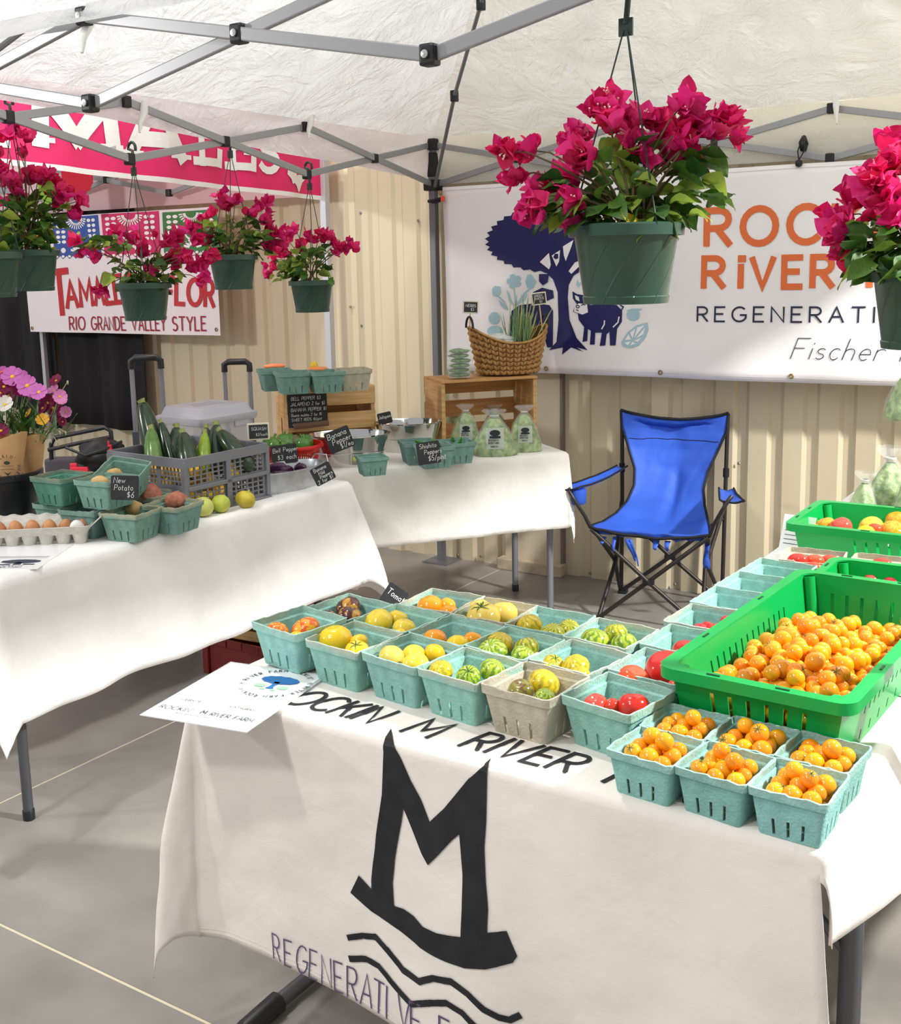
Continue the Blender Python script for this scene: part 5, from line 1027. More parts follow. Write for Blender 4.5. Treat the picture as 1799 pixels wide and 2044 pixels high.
def blooms(t, c0, lst, seed, base_px):
    rr = random.Random(seed); b0 = F_(*base_px)-c0
    for (px, py, r_, k, *d) in lst:
        q = F_(px, py, rr.uniform(-.03, .06)+(d[0] if d else 0))-c0; s_ = r_*dep(c0)/FPX; dr = -FW*.8+Vector((rr.uniform(-.6, .6), rr.uniform(-.4, .4), rr.uniform(-.1, .7))); e = dr.to_track_quat('Z', 'Y').to_euler(); o = obj('bloom', CM[k], t, q, e, s_); obj('bloom_centre', CEN, o)
        m = MB(); m.tube([b0+Vector((rr.uniform(-.02, .02), rr.uniform(-.02, .02), 0)), b0.lerp(q, .6)+Vector((rr.uniform(-.01, .01), 0, -.005)), q-dr.normalized()*.003], [.0018, .0015, .0012], 5); m.build('stem', M_fst, t, smooth=60)
    for k in range(26):
        q = b0+Vector((rr.uniform(-.07, .09), rr.uniform(-.05, .05), rr.uniform(.0, .06))); d = Vector((rr.uniform(-.6, .8), rr.uniform(-.6, .4), rr.uniform(.3, 1.2))); e = d.to_track_quat('Y', 'Z').to_euler(); o = obj('foliage_blade', LEAF[4], t, q, e, (.018, rr.uniform(.06, .12), .03))
a1 = sleeve('flower bouquet in a kraft wrap with a round black stamp, front left in the bucket', 22, 78, 868, 950, -.06, 1)
blooms(a1[0], a1[1], [(8, 750, 20, 0), (25, 752, 22, 0), (40, 756, 20, 0), (55, 770, 22, 0), (62, 775, 18, 0), (8, 772, 16, 1), (38, 775, 17, 1), (48, 770, 16, 0), (0, 785, 18, 1), (10, 808, 18, 2, -.03), (28, 835, 20, 2, -.03), (2, 860, 16, 1, -.03), (27, 742, 6, 4), (3, 742, 6, 4), (18, 790, 14, 1), (60, 790, 14, 1)], 2, (22, 880))
a2 = sleeve('flower bouquet in a plain kraft wrap behind the stamped one', 66, 60, 870, 950, .03, 2)
blooms(a2[0], a2[1], [(78, 783, 17, 0, -.04), (112, 760, 14, 1), (108, 780, 13, 3), (120, 792, 14, 3), (122, 800, 12, 3), (132, 822, 12, 3), (95, 805, 18, 1), (92, 800, 16, 1), (105, 815, 18, 1), (85, 815, 14, 1), (112, 835, 14, 1), (85, 838, 13, 5), (96, 835, 12, 2), (58, 825, 10, 5), (93, 852, 10, 2), (125, 842, 9, 1)], 3, (72, 880))
for (px, py) in ((120, 862), (131, 863), (116, 886), (102, 880), (135, 762)):
    q = F_(px, py, -.02)-a2[1]; m = MB(); b0 = F_(90, 878)-a2[1]; m.tube([b0, b0.lerp(q, .7)+Vector((0, 0, .02)), q], .0012, 5); m.tube([q+Vector((0, 0, .004)), q, q+Vector((.001, 0, -.009))], [.002, .0035, .001], 6); m.build('seed_bud', mat('bud_green', (170, 170, 130), .7), a2[0], smooth=60)
t_, c0, H_, W_, rt, fwd = a1; SF = lambda u, v: rt*u - fwd*(.05) + Vector((0, 0, v)); p_ = Print2D(); cx, cz = .012, .035
for i, ch in enumerate("ROCKIN' M"): a_ = rad(165-i*19); p_.text(ch, cx+.033*math.cos(a_), cz+.033*math.sin(a_), .010, .18, .2, .8, rot=a_-PI/2)
for i, ch in enumerate('RIVER FARM'): a_ = rad(190+i*17.5); p_.text(ch, cx+.042*math.cos(a_), cz+.042*math.sin(a_), .010, .18, .2, .8, rot=a_+PI/2)
p_.circle(cx, cz+.016, .01, 10, .006); p_.stroke([(cx-.02, cz+.006), (cx+.02, cz+.006)], .001); p_.stroke([(cx-.02, cz-.004), (cx+.02, cz-.004)], .001); p_.poly([(cx-.012, cz-.012), (cx, cz-.026), (cx+.012, cz-.012), (cx, cz-.018)]); p_.lay('stamp', M_dk, SF, t_, off=.004)
# ---- chalk card "Bouquet"
def cardpx(label, xa, xb, ya, yb, z, lines, yaw=.6, roll=0., tilt=.15, **k):
    """card spanning these photo pixels, lower edge at height z"""
    p = onz((xa+xb)/2, yb, z) if z < 1.4 else CAM+ray((xa+xb)/2, yb)*z; s_ = dep(p)/FPX; return card(label, p, (xb-xa)*s_, (yb-ya)*s_*1.02, lines, tilt=tilt, yaw=yaw, roll=roll, **k)
cardpx('black chalk card reading Bouquet in front of the flower bucket', 18, 88, 1028, 1056, TT, [('Bouquet', .1, .3, .42)], yaw=.62, lw=.09)
# ---- potato baskets
def qpx(px, py, z, ang, me, label, tilt=(0, 0), group='potato baskets on the left table'):
    p = onz(px, py, z+QH); o = quart(p.x, p.y, ang, me, label, z=z, group=group)
    if tilt != (0, 0): o.rotation_euler = (tilt[0], tilt[1], rad(ang))
    return p
D2 = basket_mesh('pulp_quart', pulp('pulp_deep_teal_rim', (124, 160, 150), (196, 184, 150), QH, .95), .068, .053, QH, 14)
qpx(262, 1017, TT, 12, D2, 'front teal basket with beige rim and one tan potato, beside the egg carton')
qpx(345, 1003, TT, 8, D2, 'teal basket of red potatoes nearest the round squashes'); qpx(300, 983, TT, 4, D2, 'teal basket of red potatoes behind the one nearest the squashes')
qpx(180, 1011, TT, 10, D_ME, 'lower teal basket of tan potatoes beneath the potato price card'); qpx(128, 1000, TT, 5, D_ME, 'lower teal basket in shade right of the flower bucket'); 
UZ = TT+.094
qpx(124, 947, UZ, 4, basket_mesh('pulp_quart', pulp('pulp_teal_grey_top', (96, 150, 132), (150, 144, 122), QH, .95), .068, .053, QH, 15), 'upper basket with grey brown rim stacked next to the flower bucket')
qpx(212, 953, UZ, 8, D_ME, 'upper teal basket of tan potatoes that carries the price card'); qpx(246, 930, UZ+.012, 20, D_ME, 'upper teal basket tipped forward behind the potato price card', tilt=(.35, .12))
M_pt = mat('tan_potato', (206, 170, 112), .8, var=.12, vscale=40, bump=.2, bscale=60); M_prd = mat('red_potato', (166, 92, 78), .8, c2=(190, 128, 100), vscale=60, bump=.35, bscale=90)
PT = [blob('potato', M_pt, .033, .025, .023, .16, 1.6, i) for i in range(2)]; PRD = [blob('potato', M_prd, .037, .031, .029, .22, 1.7, i+5) for i in range(2)]
for i, (px, py, z, k, s_, lb) in enumerate(((268, 1014, TT+.075, 0, 1.05, 'tan potato in the front beige rimmed basket'), (352, 1000, TT+.078, 1, 1., 'red potato in the basket nearest the squashes'), (301, 988, TT+.088, 1, 1.15, 'large rough red potato left of the squash crate'), (200, 964, UZ+.07, 0, .95, 'tan potato left of the price card'), (226, 948, UZ+.07, 0, .9, 'tan potato showing over the top of the price card'), (276, 950, UZ+.03, 1, .8, 'small red potato sliding out of the tipped basket'), (242, 934, UZ+.055, 1, .8, 'brown red potato at the back of the tipped basket'), (160, 1004, TT+.07, 0, 1., 'tan potato in the lower basket under the stacked ones'), (128, 954, UZ+.055, 0, .9, 'tan potato deep in the grey rimmed basket'), (185, 1008, TT+.05, 0, .9, 'tan potato in the lower basket beneath the price card'))):
    p = onz(px, py, z); tag(obj('potato', (PRD if k else PT)[i % 2], None, p, (.2*i, .1, i*1.1), s_), lb, 'potato', 'potatoes in pulp baskets')
cardpx('grey chalk card reading New Potato $6 hung on the upper potato basket', 222, 276, 950, 998, dep(onz(212, 953, UZ+QH))-.10, [('New', .1, .7, .22), ('Potato', .12, .4, .22), ('$6', .58, .1, .24)], yaw=.7, roll=.06, tilt=.1, lw=.09)
# ---- round squashes
M_sq = [mat('squash_pale', (202, 206, 110), .5, var=.06, vscale=25), mat('squash_green_yellow', (196, 204, 80), .5, c2=(176, 186, 76), vscale=40), mat('squash_yellow', (214, 200, 66), .5, c2=(186, 160, 52), vscale=22)]
for i, (px, py, s_, lb) in enumerate(((406, 1013, 21, 'pale round squash nearest the potato baskets'), (441, 1005, 19, 'speckled green yellow round squash in the middle of three'), (490, 996, 20, 'yellow round squash with brown streaks, rightmost of three'))):
    p = onz(px, py, TT+.03); r_ = s_*dep(p)/FPX; p.z = TT+r_*(.93 if i < 2 else .84); t = thing('round_squash', lb, 'squash', p, group='round squashes before the grey crate', rot=(.3*i-.3, .4, i)); obj('flesh', blob('flesh', M_sq[i], r_*(1 if i < 2 else 1.12), r_, r_*(.95 if i < 2 else .85), .03, 2, i, 20, 12), t); m = MB(); m.tube([(0, 0, r_*.8), (.002, 0, r_*1.02)], [.005, .003], 6); m.build('stem_nub', mat('squash_stem', (170, 176, 100), .8), t)
# ---- grey folding crate
M_gc = mat('grey_crate_plastic', (122, 124, 130), .5); GZ = .195
gR, gN, gL = onz(533, 884, TT+GZ), onz(366, 917, TT+GZ), onz(260, 886, TT+GZ); gN.z = gR.z = gL.z = TT
ga = math.atan2(gR.y-gN.y, gR.x-gN.x); gw = (gR-gN).length; gd = min(.38, (gL-gN).length); gx = Vector((math.cos(ga), math.sin(ga), 0)); gy = Vector((-math.sin(ga), math.cos(ga), 0))
gc = thing('folding_crate', 'grey lattice folding crate full of zucchini and yellow squash', 'crate', gN+gx*gw/2+gy*gd/2, ga)
def lattice(w_, h_, panels, name, mtx):
    sl = []
    for (s0, s1, t0, t1) in panels:
        nx_, nz_ = 6, 4; dx, dz = (s1-s0)/nx_, (t1-t0)/nz_
        sl += [(s0+i*dx+dx*.14, s0+(i+1)*dx-dx*.14, t0+j*dz+dz*.14, t0+(j+1)*dz-dz*.14) for i in range(nx_) for j in range(nz_)]
    mb = slotwall([(-w_/2, 0, 0), (w_/2, 0, 0), (w_/2, 0, h_), (-w_/2, 0, h_)], sl); ob = mb.build(name, M_gc, gc, solid=.004); ob.matrix_local = mtx; return ob
two = [(.05, .47, .08, .42), (.53, .95, .08, .42), (.05, .47, .52, .84), (.53, .95, .52, .84)]; three = [(.04+.32*i, .32+.32*i, a, b) for i in range(3) for a, b in ((.08, .42), (.52, .84))]
for sy in (-1, 1): lattice(gw-.006, GZ-.004, two, 'long_side', Matrix.Translation((0, sy*(gd/2-.004), .002)) @ Matrix.Rotation(0 if sy < 0 else PI, 4, 'Z'))
for sx in (-1, 1): lattice(gd-.006, GZ-.004, three, 'end_side', Matrix.Translation((sx*(gw/2-.004), 0, .002)) @ Matrix.Rotation(PI/2*sx, 4, 'Z'))
m = MB(); m.box((0, 0, .004), (gw+.014, gd+.014, .008)); m.build('crate_base', M_gc, gc, bevel=.003)
m = MB()
for o_, z in ((-.004, GZ), (.006, GZ), (.006, GZ-.032), (.002, GZ-.032), (.002, GZ-.004), (-.004, GZ-.004)): q = rrect(gw/2+o_, gd/2+o_, .012); n = len(q); m.v += [(x, y, z) for x, y in q]
for i in range(6): m.f += [(i*n+k, i*n+(k+1) % n, ((i+1) % 6)*n+(k+1) % n, ((i+1) % 6)*n+k) for k in range(n)]
m.build('rim_band', M_gc, gc, smooth=35)
for sx in (-1, 1):
    for sy in (-1, 1): m = MB(); m.box((sx*(gw/2-.004), sy*(gd/2-.004), GZ/2), (.018, .018, GZ-.02)); m.build('corner_post', M_gc, gc, bevel=.003)
m = MB(); m.box((0, -gd/2-.003, GZ*.47), (gw-.02, .008, .014)); m.build('hinge_rail', M_gc, gc, bevel=.002); m = MB(); m.box((0, -gd/2-.003, GZ*.45), (.022, .008, GZ*.86)); m.build('middle_rail', M_gc, gc, bevel=.002)
# zucchini
def zuc_mat(n_, c, c2): return mat(n_, c, .22, c2=c2, vscale=60, spec=.5, coat=.2)
ZM = [zuc_mat('zucchini_dark', (38, 58, 40), (46, 68, 46)), zuc_mat('zucchini_mid', (84, 120, 56), (100, 136, 64)), zuc_mat('zucchini_lime', (150, 176, 46), (126, 156, 44))]; M_zst = mat('zucchini_stem', (150, 160, 92), .7)
def zucchini(label, bx, by, tx, ty, wpx, k, dd=0.):
    D = dep(gc.location)+dd; b, t_ = CAM+ray(bx, by)*D, CAM+ray(tx, ty)*(D+.02); b = t_+(b-t_)*min(2.3, max(1.2, (t_.z-TT-.04)/max(.01, t_.z-b.z))); d = t_-b; Ln = d.length; r_ = wpx*.6*D/FPX
    t = thing('zucchini', label, 'zucchini', b, group='zucchini standing in the grey crate', rot=d.to_track_quat('Z', 'Y').to_euler()); n_ = 14
    m = MB(); m.lathe([(1e-4, -r_*.9), (r_*.6, -r_*.7), (r_*.95, -r_*.1), (r_, Ln*.3), (r_*.9, Ln*.6), (r_*.68, Ln*.85), (r_*.48, Ln*.96), (r_*.4, Ln), (1e-4, Ln)], n_, fn=lambda a, q, z: 1+.03*math.cos(5*a), cap=False); m.build('flesh', ZM[k], t, smooth=180, weld=True)
    m = MB(); m.tube([(0, 0, Ln*.95), (0, 0, Ln+.008), (.002, 0, Ln+.016)], [r_*.34, r_*.28, r_*.36], 8); m.build('stem', M_zst, t, smooth=50)
zucchini('tallest dark zucchini leaning at the left of the grey crate', 305, 880, 284, 806, 42, 0, .03); zucchini('short light green zucchini in front of the tallest one', 305, 892, 302, 858, 30, 1, -.06); zucchini('slim dark zucchini just right of the tallest', 335, 890, 322, 845, 22, 0, .0)
zucchini('dark zucchini with pale curved stem in the middle of the crate', 350, 895, 352, 855, 32, 0, .02); zucchini('stout dark zucchini showing its cut stem towards the viewer', 372, 898, 365, 866, 36, 0, -.06); zucchini('lime coloured zucchini standing alone at the centre of the crate', 408, 895, 409, 866, 24, 2, -.02); zucchini('dark zucchini behind the lime coloured one', 412, 880, 412, 856, 24, 0, .06)
zucchini('broad dark zucchini right of centre in the crate', 432, 885, 432, 850, 34, 0, .05); zucchini('dark zucchini leaning with curled stem at the right front', 462, 890, 440, 862, 34, 0, -.01)
M_ys = mat('yellow_squash', (244, 176, 36), .35, c2=(250, 204, 60), vscale=20, rnd=.06); YS = blob('squash', M_ys, .05, .026, .026, .06, 2, 3)
for i in range(18):
    q = gN+gx*gw*R.uniform(.12, .88)+gy*gd*R.uniform(.1, .6); tag(obj('yellow_squash', YS, None, (q.x, q.y, TT+.035+.045*(i % 3)), (R.uniform(-.5, .5), R.uniform(-.5, .5), R.uniform(0, 6)), R.uniform(.8, 1.05)), 'yellow squash glimpsed through the lattice of the grey crate', 'squash', 'yellow squashes inside the grey crate')
M_cream = mat('cream_frame', (226, 216, 190), .6)
sq = cardpx('small cream framed chalkboard reading SQUASH on the rim of the grey crate', 498, 535, 848, 875, TT+GZ+.004, [('SQUASH', .12, .6, .22), ('$2/each', .35, .2, .2)], yaw=.8, tilt=.05, frame=M_cream, lw=.1)
# ---- galvanised oval tub
M_galv = mat('galvanised_steel', (190, 194, 198), .38, .85, var=.12, vscale=30, bump=.08, bscale=20); M_shiny = mat('polished_steel', (214, 214, 212), .08, 1.); M_wirel = mat('bright_wire', (210, 210, 212), .25, .9)
def oval_tub(label, c, ang, rx, ry, h, m_, taper=.86, handles=True, hm=None):
    t = thing('oval_tub', label, 'tub', c, ang, 'metal tubs of peppers'); m = MB()
    m.lathe([(taper, 0), (taper, .002), (taper+(1-taper)*.5, h*.5), (1., h-.004), (1.03, h-.002), (1.03, h+.003), (1., h+.003), (.975, h-.006), (taper+(1-taper)*.5-.03, h*.5), (taper-.03, .006), (1e-3, .006)], 44, rx, ry); m.build('shell', m_, t, smooth=40)
    m = MB(); m.lathe([(taper+(1-taper)*.42+.002, h*.42), (taper+(1-taper)*.45+.012, h*.45), (taper+(1-taper)*.48+.002, h*.48)], 44, rx, ry, cap=False); m.build('band', m_, t, smooth=60)
    if handles:
        for s in (-1, 1): m = MB(); m.tube([(s*rx*1.0, -.05, h*.75), (s*rx*1.02+s*.006, -.045, h*.9), (s*rx*1.0+s*.02, -.03, h*1.25), (s*rx*1.0+s*.022, .03, h*1.25), (s*rx*1.02+s*.006, .045, h*.9), (s*rx*1.0, .05, h*.75)], .0035, 8); m.build('handle', hm or M_wirel, t, smooth=60)
    return t
tl, trr = onz(545, 992, TT), onz(662, 962, TT); tc = (tl+trr)/2; ta = math.atan2(trr.y-tl.y, trr.x-tl.x); n2 = Vector((-math.sin(ta), math.cos(ta), 0)); tc = tc+n2*.085; tc.z = TT
oval_tub('dull galvanised oval tub of purple peppers at the corner of the left table', tc, ta, (trr-tl).length*.5+.02, .095, .075, M_galv, .92)
M_purp = mat('purple_pepper', (70, 34, 70), .25, coat=.3); PP = blob('pepper', M_purp, .045, .018, .018, .2, 2, 8)
for i, (a, b) in enumerate(((-.08, .02), (-.03, -.02), (.03, .02), (.07, -.01), (0, .05))):
    q = tc+Vector((math.cos(ta), math.sin(ta), 0))*a+n2*b; tag(obj('purple_pepper', PP, None, (q.x, q.y, TT+.045+.006*i), (.3*i, .2, i*.9), 1.), 'dark purple pepper lying in the galvanised tub', 'pepper', 'purple peppers in the galvanised tub')
cardpx('tilted slate card with chalk writing hooked on the galvanised tub', 632, 674, 926, 962, dep(tc)-.125, [('Banana', .15, .74, .2), ('Mild', .3, .5, .18), ('Peppers', .3, .3, .18), ('2 for $1', .1, .06, .2)], yaw=.85, roll=-.42, tilt=.12, lw=.12)
# ---- clear storage box
M_clr = mat('clear_plastic', (214, 216, 222), .12, alpha=.3, spec=.5); M_lid = mat('lid_plastic', (188, 188, 196), .35, alpha=.9)
sbc = onz(412, 805, 1.05); sb = thing('storage_box', 'clear plastic storage box with a grey lid standing behind the zucchini', 'storage box', (sbc.x, sbc.y, TT), ga); bh = .245
m = loft([(.125, .105, .02, 0), (.127, .107, .02, .004), (.14, .12, .022, bh)]); m.build('box_body', M_clr, sb, smooth=40, solid=.002)
m = loft([(.146, .126, .02, bh-.012), (.15, .13, .02, bh), (.15, .13, .02, bh+.014), (.135, .115, .02, bh+.02), (.125, .105, .018, bh+.045), (.12, .10, .018, bh+.05)], False, True); m.build('lid', M_lid, sb, smooth=35)
for i, y in enumerate((-.03, .0, .03)): m = MB(); m.box((0, y, bh+.051), (.16-.02*i, .004, .002)); m.build('lid_rib', M_lid, sb)
m = MB(); m.box((.06, -.122, bh-.02), (.07, .006, .025)); m.build('latch', M_lid, sb, bevel=.002); m = MB(); m.box((.03, -.118, bh*.55), (.04, .003, .04)); lb_ = m.build('price_label', mat('label_paper', (236, 236, 232), .7), sb); m = MB(); m.box((.03, -.12, bh*.63), (.04, .001, .008)); m.build('label_strip', mat('label_red', (160, 50, 50), .7), lb_)
m = MB(); m.box((-.02, 0, .09), (.2, .16, .02), Matrix.Rotation(.1, 3, 'Y')); tag(m.build('folded_papers', mat('blue_grey_papers', (120, 136, 160), .8), None, loc=sb.location, rot=(0, 0, ga)), 'blue grey papers stacked inside the clear storage box', 'papers')
# ---- trolleys behind the left table
M_alu = mat('grey_aluminium_tube', (142, 142, 150), .35, .6)
def trolley(label, xa, xb, ytop, X):
    a, b = onx(xa, ytop, X), onx(xb, ytop, X); zt = (a.z+b.z)/2; rt = Vector((RT.x, RT.y, 0)).normalized(); w_ = (xb-xa)*dep(a)/FPX; c = (a+b)/2; t = thing('luggage_trolley', label, 'trolley', (c.x, c.y, 0), math.atan2(rt.y, rt.x), 'trolleys behind the left table')
    for s in (-1, 1):
        m = MB(); m.box((s*(w_/2-.012), 0, zt-.02-.16), (.018, .014, .34)); m.build('upper_tube', M_alu, t, bevel=.003); m = MB(); m.box((s*(w_/2-.012), 0, (zt-.3)/2+.05), (.026, .022, zt-.4)); m.build('lower_tube', mat('dark_tube', (84, 84, 92), .4, .5), t, bevel=.003)
        m = MB(); m.lathe([(.03, -.01), (.045, -.01), (.045, .01), (.03, .01)], 16).xf(Matrix.Translation((s*.12, .04, .046)) @ Matrix.Rotation(PI/2, 4, 'Y')); m.build('wheel', M_blk, t, smooth=40)
    m = MB(); m.tube([(-w_/2+.012, 0, zt-.045), (-w_/2+.012, 0, zt-.012), (-w_/2+.03, 0, zt), (w_/2-.03, 0, zt), (w_/2-.012, 0, zt-.012), (w_/2-.012, 0, zt-.045)], .014, 10); m.build('grip', M_blk, t, smooth=50)
    m = MB(); m.box((0, -.0, .21), (.3, .12, .3)); m.build('trolley_bin', M_blk, t, bevel=.01)
trolley('black gripped telescopic trolley handle rising behind the tallest zucchini', 254, 326, 714, -3.52); trolley('black gripped telescopic trolley handle behind the clear storage box', 441, 503, 722, -3.52)
# ---- black cart with bag and red clips
ct = onx(165, 900, -3.62); cart = thing('folding_cart', 'black folding cart loaded with a black bag behind the potato baskets', 'cart', (ct.x, ct.y, 0), math.atan2(RT.y, RT.x)); kz = ct.z
sc_ = dep(ct)/FPX
def CL(px, py, d=0.): return Vector(((px-165)*sc_, d, kz-(py-900)*sc_))
m = MB(); m.tube([CL(100, 935), CL(103, 885), CL(112, 872), CL(212, 854), CL(224, 862), CL(226, 930)], .009, 8); m.build('handle_bar', M_blk, cart, smooth=50)
m = MB(); m.box(CL(130, 930, .03)+Vector((0, 0, -.1)), (.17, .08, .26)); m.build('cart_body', mat('cart_grey', (74, 68, 74), .7), cart, bevel=.01); m = MB(); m.tube([CL(100, 895, -.02), CL(165, 882, -.02), CL(225, 872, -.02)], .008, 8); m.build('cross_bar', M_blk, cart, smooth=50)
m = MB(); m.box((0, .05, kz*.35), (.3, .2, .03)); m.build('deck', M_blk, cart); 
for s in (-1, 1): m = MB(); m.lathe([(.05, -.012), (.075, -.012), (.075, .012), (.05, .012)], 16).xf(Matrix.Translation((s*.16, .05, .076)) @ Matrix.Rotation(PI/2, 4, 'Y')); m.build('wheel', M_blk, cart, smooth=40); m = MB(); m.tube([(s*.13, .05, .08), (s*.13, .05, kz*.4)], .01, 8); m.build('upright', M_blk, cart, smooth=50)
bag = thing('black_bag', 'slumped black cloth bag with red clips on the cart behind the potato baskets', 'bag', (Matrix.Translation(cart.location) @ Matrix.Rotation(math.atan2(RT.y, RT.x), 4, 'Z')) @ CL(200, 905, -.05), math.atan2(RT.y, RT.x)); m_ = blob('cloth', mat('black_nylon', (24, 24, 26), .6, bump=.3, bscale=12), .1, .07, .062, .3, 1.8, 4, 28, 18); obj('cloth', m_, bag, (.02, 0, 0))
M_rcl = mat('red_clip', (216, 44, 62), .4)
for (dx, dz, w2) in ((-.05, -.05, .07), (.075, .035, .016)): m = MB(); m.box((dx, -.062, dz), (w2, .014, .03)); m.box((dx-w2*.3, -.062, dz+.02), (w2*.4, .012, .02)); m.build('clip', M_rcl, bag, bevel=.004)
m = MB(); m.tube([(-.1, -.05, .04), (-.02, -.07, .01), (.05, -.072, .03), (.12, -.05, .06)], .006, 6); m.build('strap', M_blk, bag, smooth=50)
# ---- crates under the left table
M_rc = mat('dark_red_plastic', (120, 34, 34), .45); M_pine = mat('pine_wood', (214, 176, 120), .6, c2=(196, 150, 92), vscale=6, stretch=(1, 1, 12), bump=.06); M_pineh = mat('pine_slat', (222, 188, 132), .6, c2=(200, 158, 100), vscale=7, stretch=(.6, 9, 9), bump=.05); M_pineg = mat('pine_slat_warm', (206, 156, 96), .6, c2=(186, 134, 78), vscale=7, stretch=(.6, 9, 9), bump=.05)
rcp = onz(402, 1342, 0); rcx = thing('stacking_crate', 'dark red plastic stacking crate on the floor under the left table', 'crate', (rcp.x+.26, rcp.y+.16, 0)); H_ = .155
m = loft([(.25, .15, .02, 0), (.25, .15, .02, H_-.03)], True); m.build('crate_body', M_rc, rcx, smooth=40, solid=.004); m = loft([(.258, .158, .02, H_-.032), (.26, .16, .02, H_-.03), (.26, .16, .02, H_), (.25, .15, .02, H_), (.25, .15, .02, H_-.03)], False); m.build('crate_rim', M_rc, rcx, smooth=30)
for i in range(6): m = MB(); m.box((-.2+i*.08, -.161, H_-.016), (.006, .006, .028)); m.build('rim_rib', M_rc, rcx)
for sx in (-1, 1): m = MB(); m.box((sx*.235, -.153, .06), (.03, .012, .12)); m.build('corner_rib', M_rc, rcx, bevel=.003)
p_ = Print2D(); p_.stroke(A(.0, .04, .02, .022, 60, 250, 8), .005); p_.stroke(A(.03, .045, .012, .014, 30, 230, 8), .004); p_.poly([(-.05, .012), (-.025, .02), (-.02, .012), (-.045, .006)]); p_.lay('faded_mark', mat('faded_white', (190, 160, 150), .7), lambda u, v: Vector((u, -.1545, v)), rcx, off=.001)
def wood_crate(label, loc, ang, w_, d_, h_, slats_y, mode, mm=None):
    """mode 'upright': ends left/right, slats along front/back/bottom; 'side': open face forward"""
    t = thing('wooden_crate', label, 'crate', loc, ang, 'wooden crates'); mm = mm or M_pineh; th = .011
    for s in (-1, 1):
        e = MB(); e.box((s*(w_/2-.009), 0, h_/2), (.018, d_-2*th, h_)); en = e.build('end_board', M_pine, t, bevel=.002)
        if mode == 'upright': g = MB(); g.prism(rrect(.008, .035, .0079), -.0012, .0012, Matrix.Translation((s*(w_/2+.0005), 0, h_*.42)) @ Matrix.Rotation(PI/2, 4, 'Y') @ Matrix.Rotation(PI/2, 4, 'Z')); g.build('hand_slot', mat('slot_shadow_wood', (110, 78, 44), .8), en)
    n = slats_y; sw = h_/n*.78; gap = (h_-sw*n)/(n-1)
    sides = ((-1, 1) if mode == 'upright' else (1,))
    for sy in sides:
        for k in range(n): m = MB(); m.box((0, sy*(d_/2-th/2), sw/2+k*(sw+gap)), (w_, th, sw)); m.build('slat', mm, t, bevel=.0015)
    if mode == 'upright':
        for k in range(4): m = MB(); m.box((0, -d_/2+.05+k*(d_-.1)/3, .006), (w_-.036, .06, .01)); m.build('slat', mm, t, bevel=.0015)
    else:
        nb_ = 4; sw2 = d_/nb_*.9
        for z in (th/2, h_-th/2):
            for k in range(nb_): m = MB(); m.box((0, -d_/2+sw2/2+k*(d_-sw2)/(nb_-1), z+(th if z > .1 else -0)), (w_, sw2, th)); m.build('slat', mm, t, bevel=.0015)
    return t
wood_crate('wooden crate lying on the red plastic crate under the left table', (rcp.x+.30, rcp.y+.17, H_+.001), .08, .42, .26, .10, 2, 'upright')
for i, y in enumerate((-.085, .0, .085)): m = MB(); m.box((0, y, .106), (.42, .07, .011)); m.build('slat', M_pineh, bpy.data.objects['wooden_crate'], bevel=.0015)

# ================================================================== BACK TABLE
def uvz(p): return Vector((p.dot(BU), p.dot(BV), p.z))
def onv(px, py, V): r_ = ray(px, py); k = (V-CAM.dot(BV))/r_.dot(BV); return CAM+r_*k
c1w, c1h, c1v = .39, .285, 4.73; cc = buv(1.095, c1v+.14, TT)
wood_crate('wooden slat crate with four baskets on top, behind the red colander', cc, BA, c1w, .28, c1h, 3, 'upright')
BZ_ = TT+c1h+.001
m = MB(); 
for i in range(4): m = MB(); m.box((0, -.105+.07*i, c1h+.0), (c1w, .062, .01)); m.build('slat', M_pineh, bpy.data.objects['wooden_crate.001'], bevel=.0015)
BZ_ = TT+c1h+.006
DM = dict(group='baskets on the wooden crate')
D3 = basket_mesh('pulp_quart', M_p[2], .068, .053, QH, 6)
qpx(548, 737, BZ_, 50, D_ME, 'teal basket at the far left on the wooden crate, showing orange peppers', **DM); qpx(584, 742, BZ_, 52, D_ME, 'teal basket front left on top of the wooden crate', **DM); qpx(649, 740, BZ_, 54, D_ME, 'teal basket on the wooden crate with one yellow pepper peeking out', **DM); qpx(704, 736, BZ_, 50, D3, 'grey beige basket at the right on the wooden crate', **DM)
for (px, py, c, lb, s_) in ((548, 731, (236, 140, 90), 'flat orange pepper topping the far left basket on the crate', (.05, .02, .012)), (627, 731, (240, 196, 40), 'small yellow pepper standing up in the basket on the crate', (.018, .018, .022)), (635, 737, (240, 150, 80), 'orange pepper lying beside the small yellow pepper', (.045, .02, .012))):
    p = onz(px, py, BZ_+QH+.0); tag(obj('pepper', blob('pepper', mat('pepper_%d' % px, c, .3), *s_, .1, 2, 1), None, p, (0, 0, BA)), lb, 'pepper', 'peppers on the wooden crate')
# price list board with wooden foot
p = onv(616, 852, c1v-.02); s_ = dep(p)/FPX; card('large slate price list of peppers propped against the wooden crate', p+Vector((0, 0, .0)), 80*s_, 66*s_, [('BELL PEPPER $3', .1, .82, .1), ('JALAPENO 2 for $1', .08, .65, .1), ('BANANA PEPPER $1', .08, .48, .1), ('Buena mulata 2 for $1', .08, .33, .085), ('SWEET REDS $1/pint', .08, .19, .085), ('shishito $5', .1, .06, .08)], tilt=.08, yaw=BA, font=.1, lw=.12, name='price_board', gap=.16)
pb = bpy.data.objects['price_board']; m = MB(); m.tube([(-.065, -.012, .006), (.085, -.012, .012)], .013, 10); m.build('wooden_foot', mat('dark_stained_wood', (112, 84, 68), .6), pb, smooth=50)
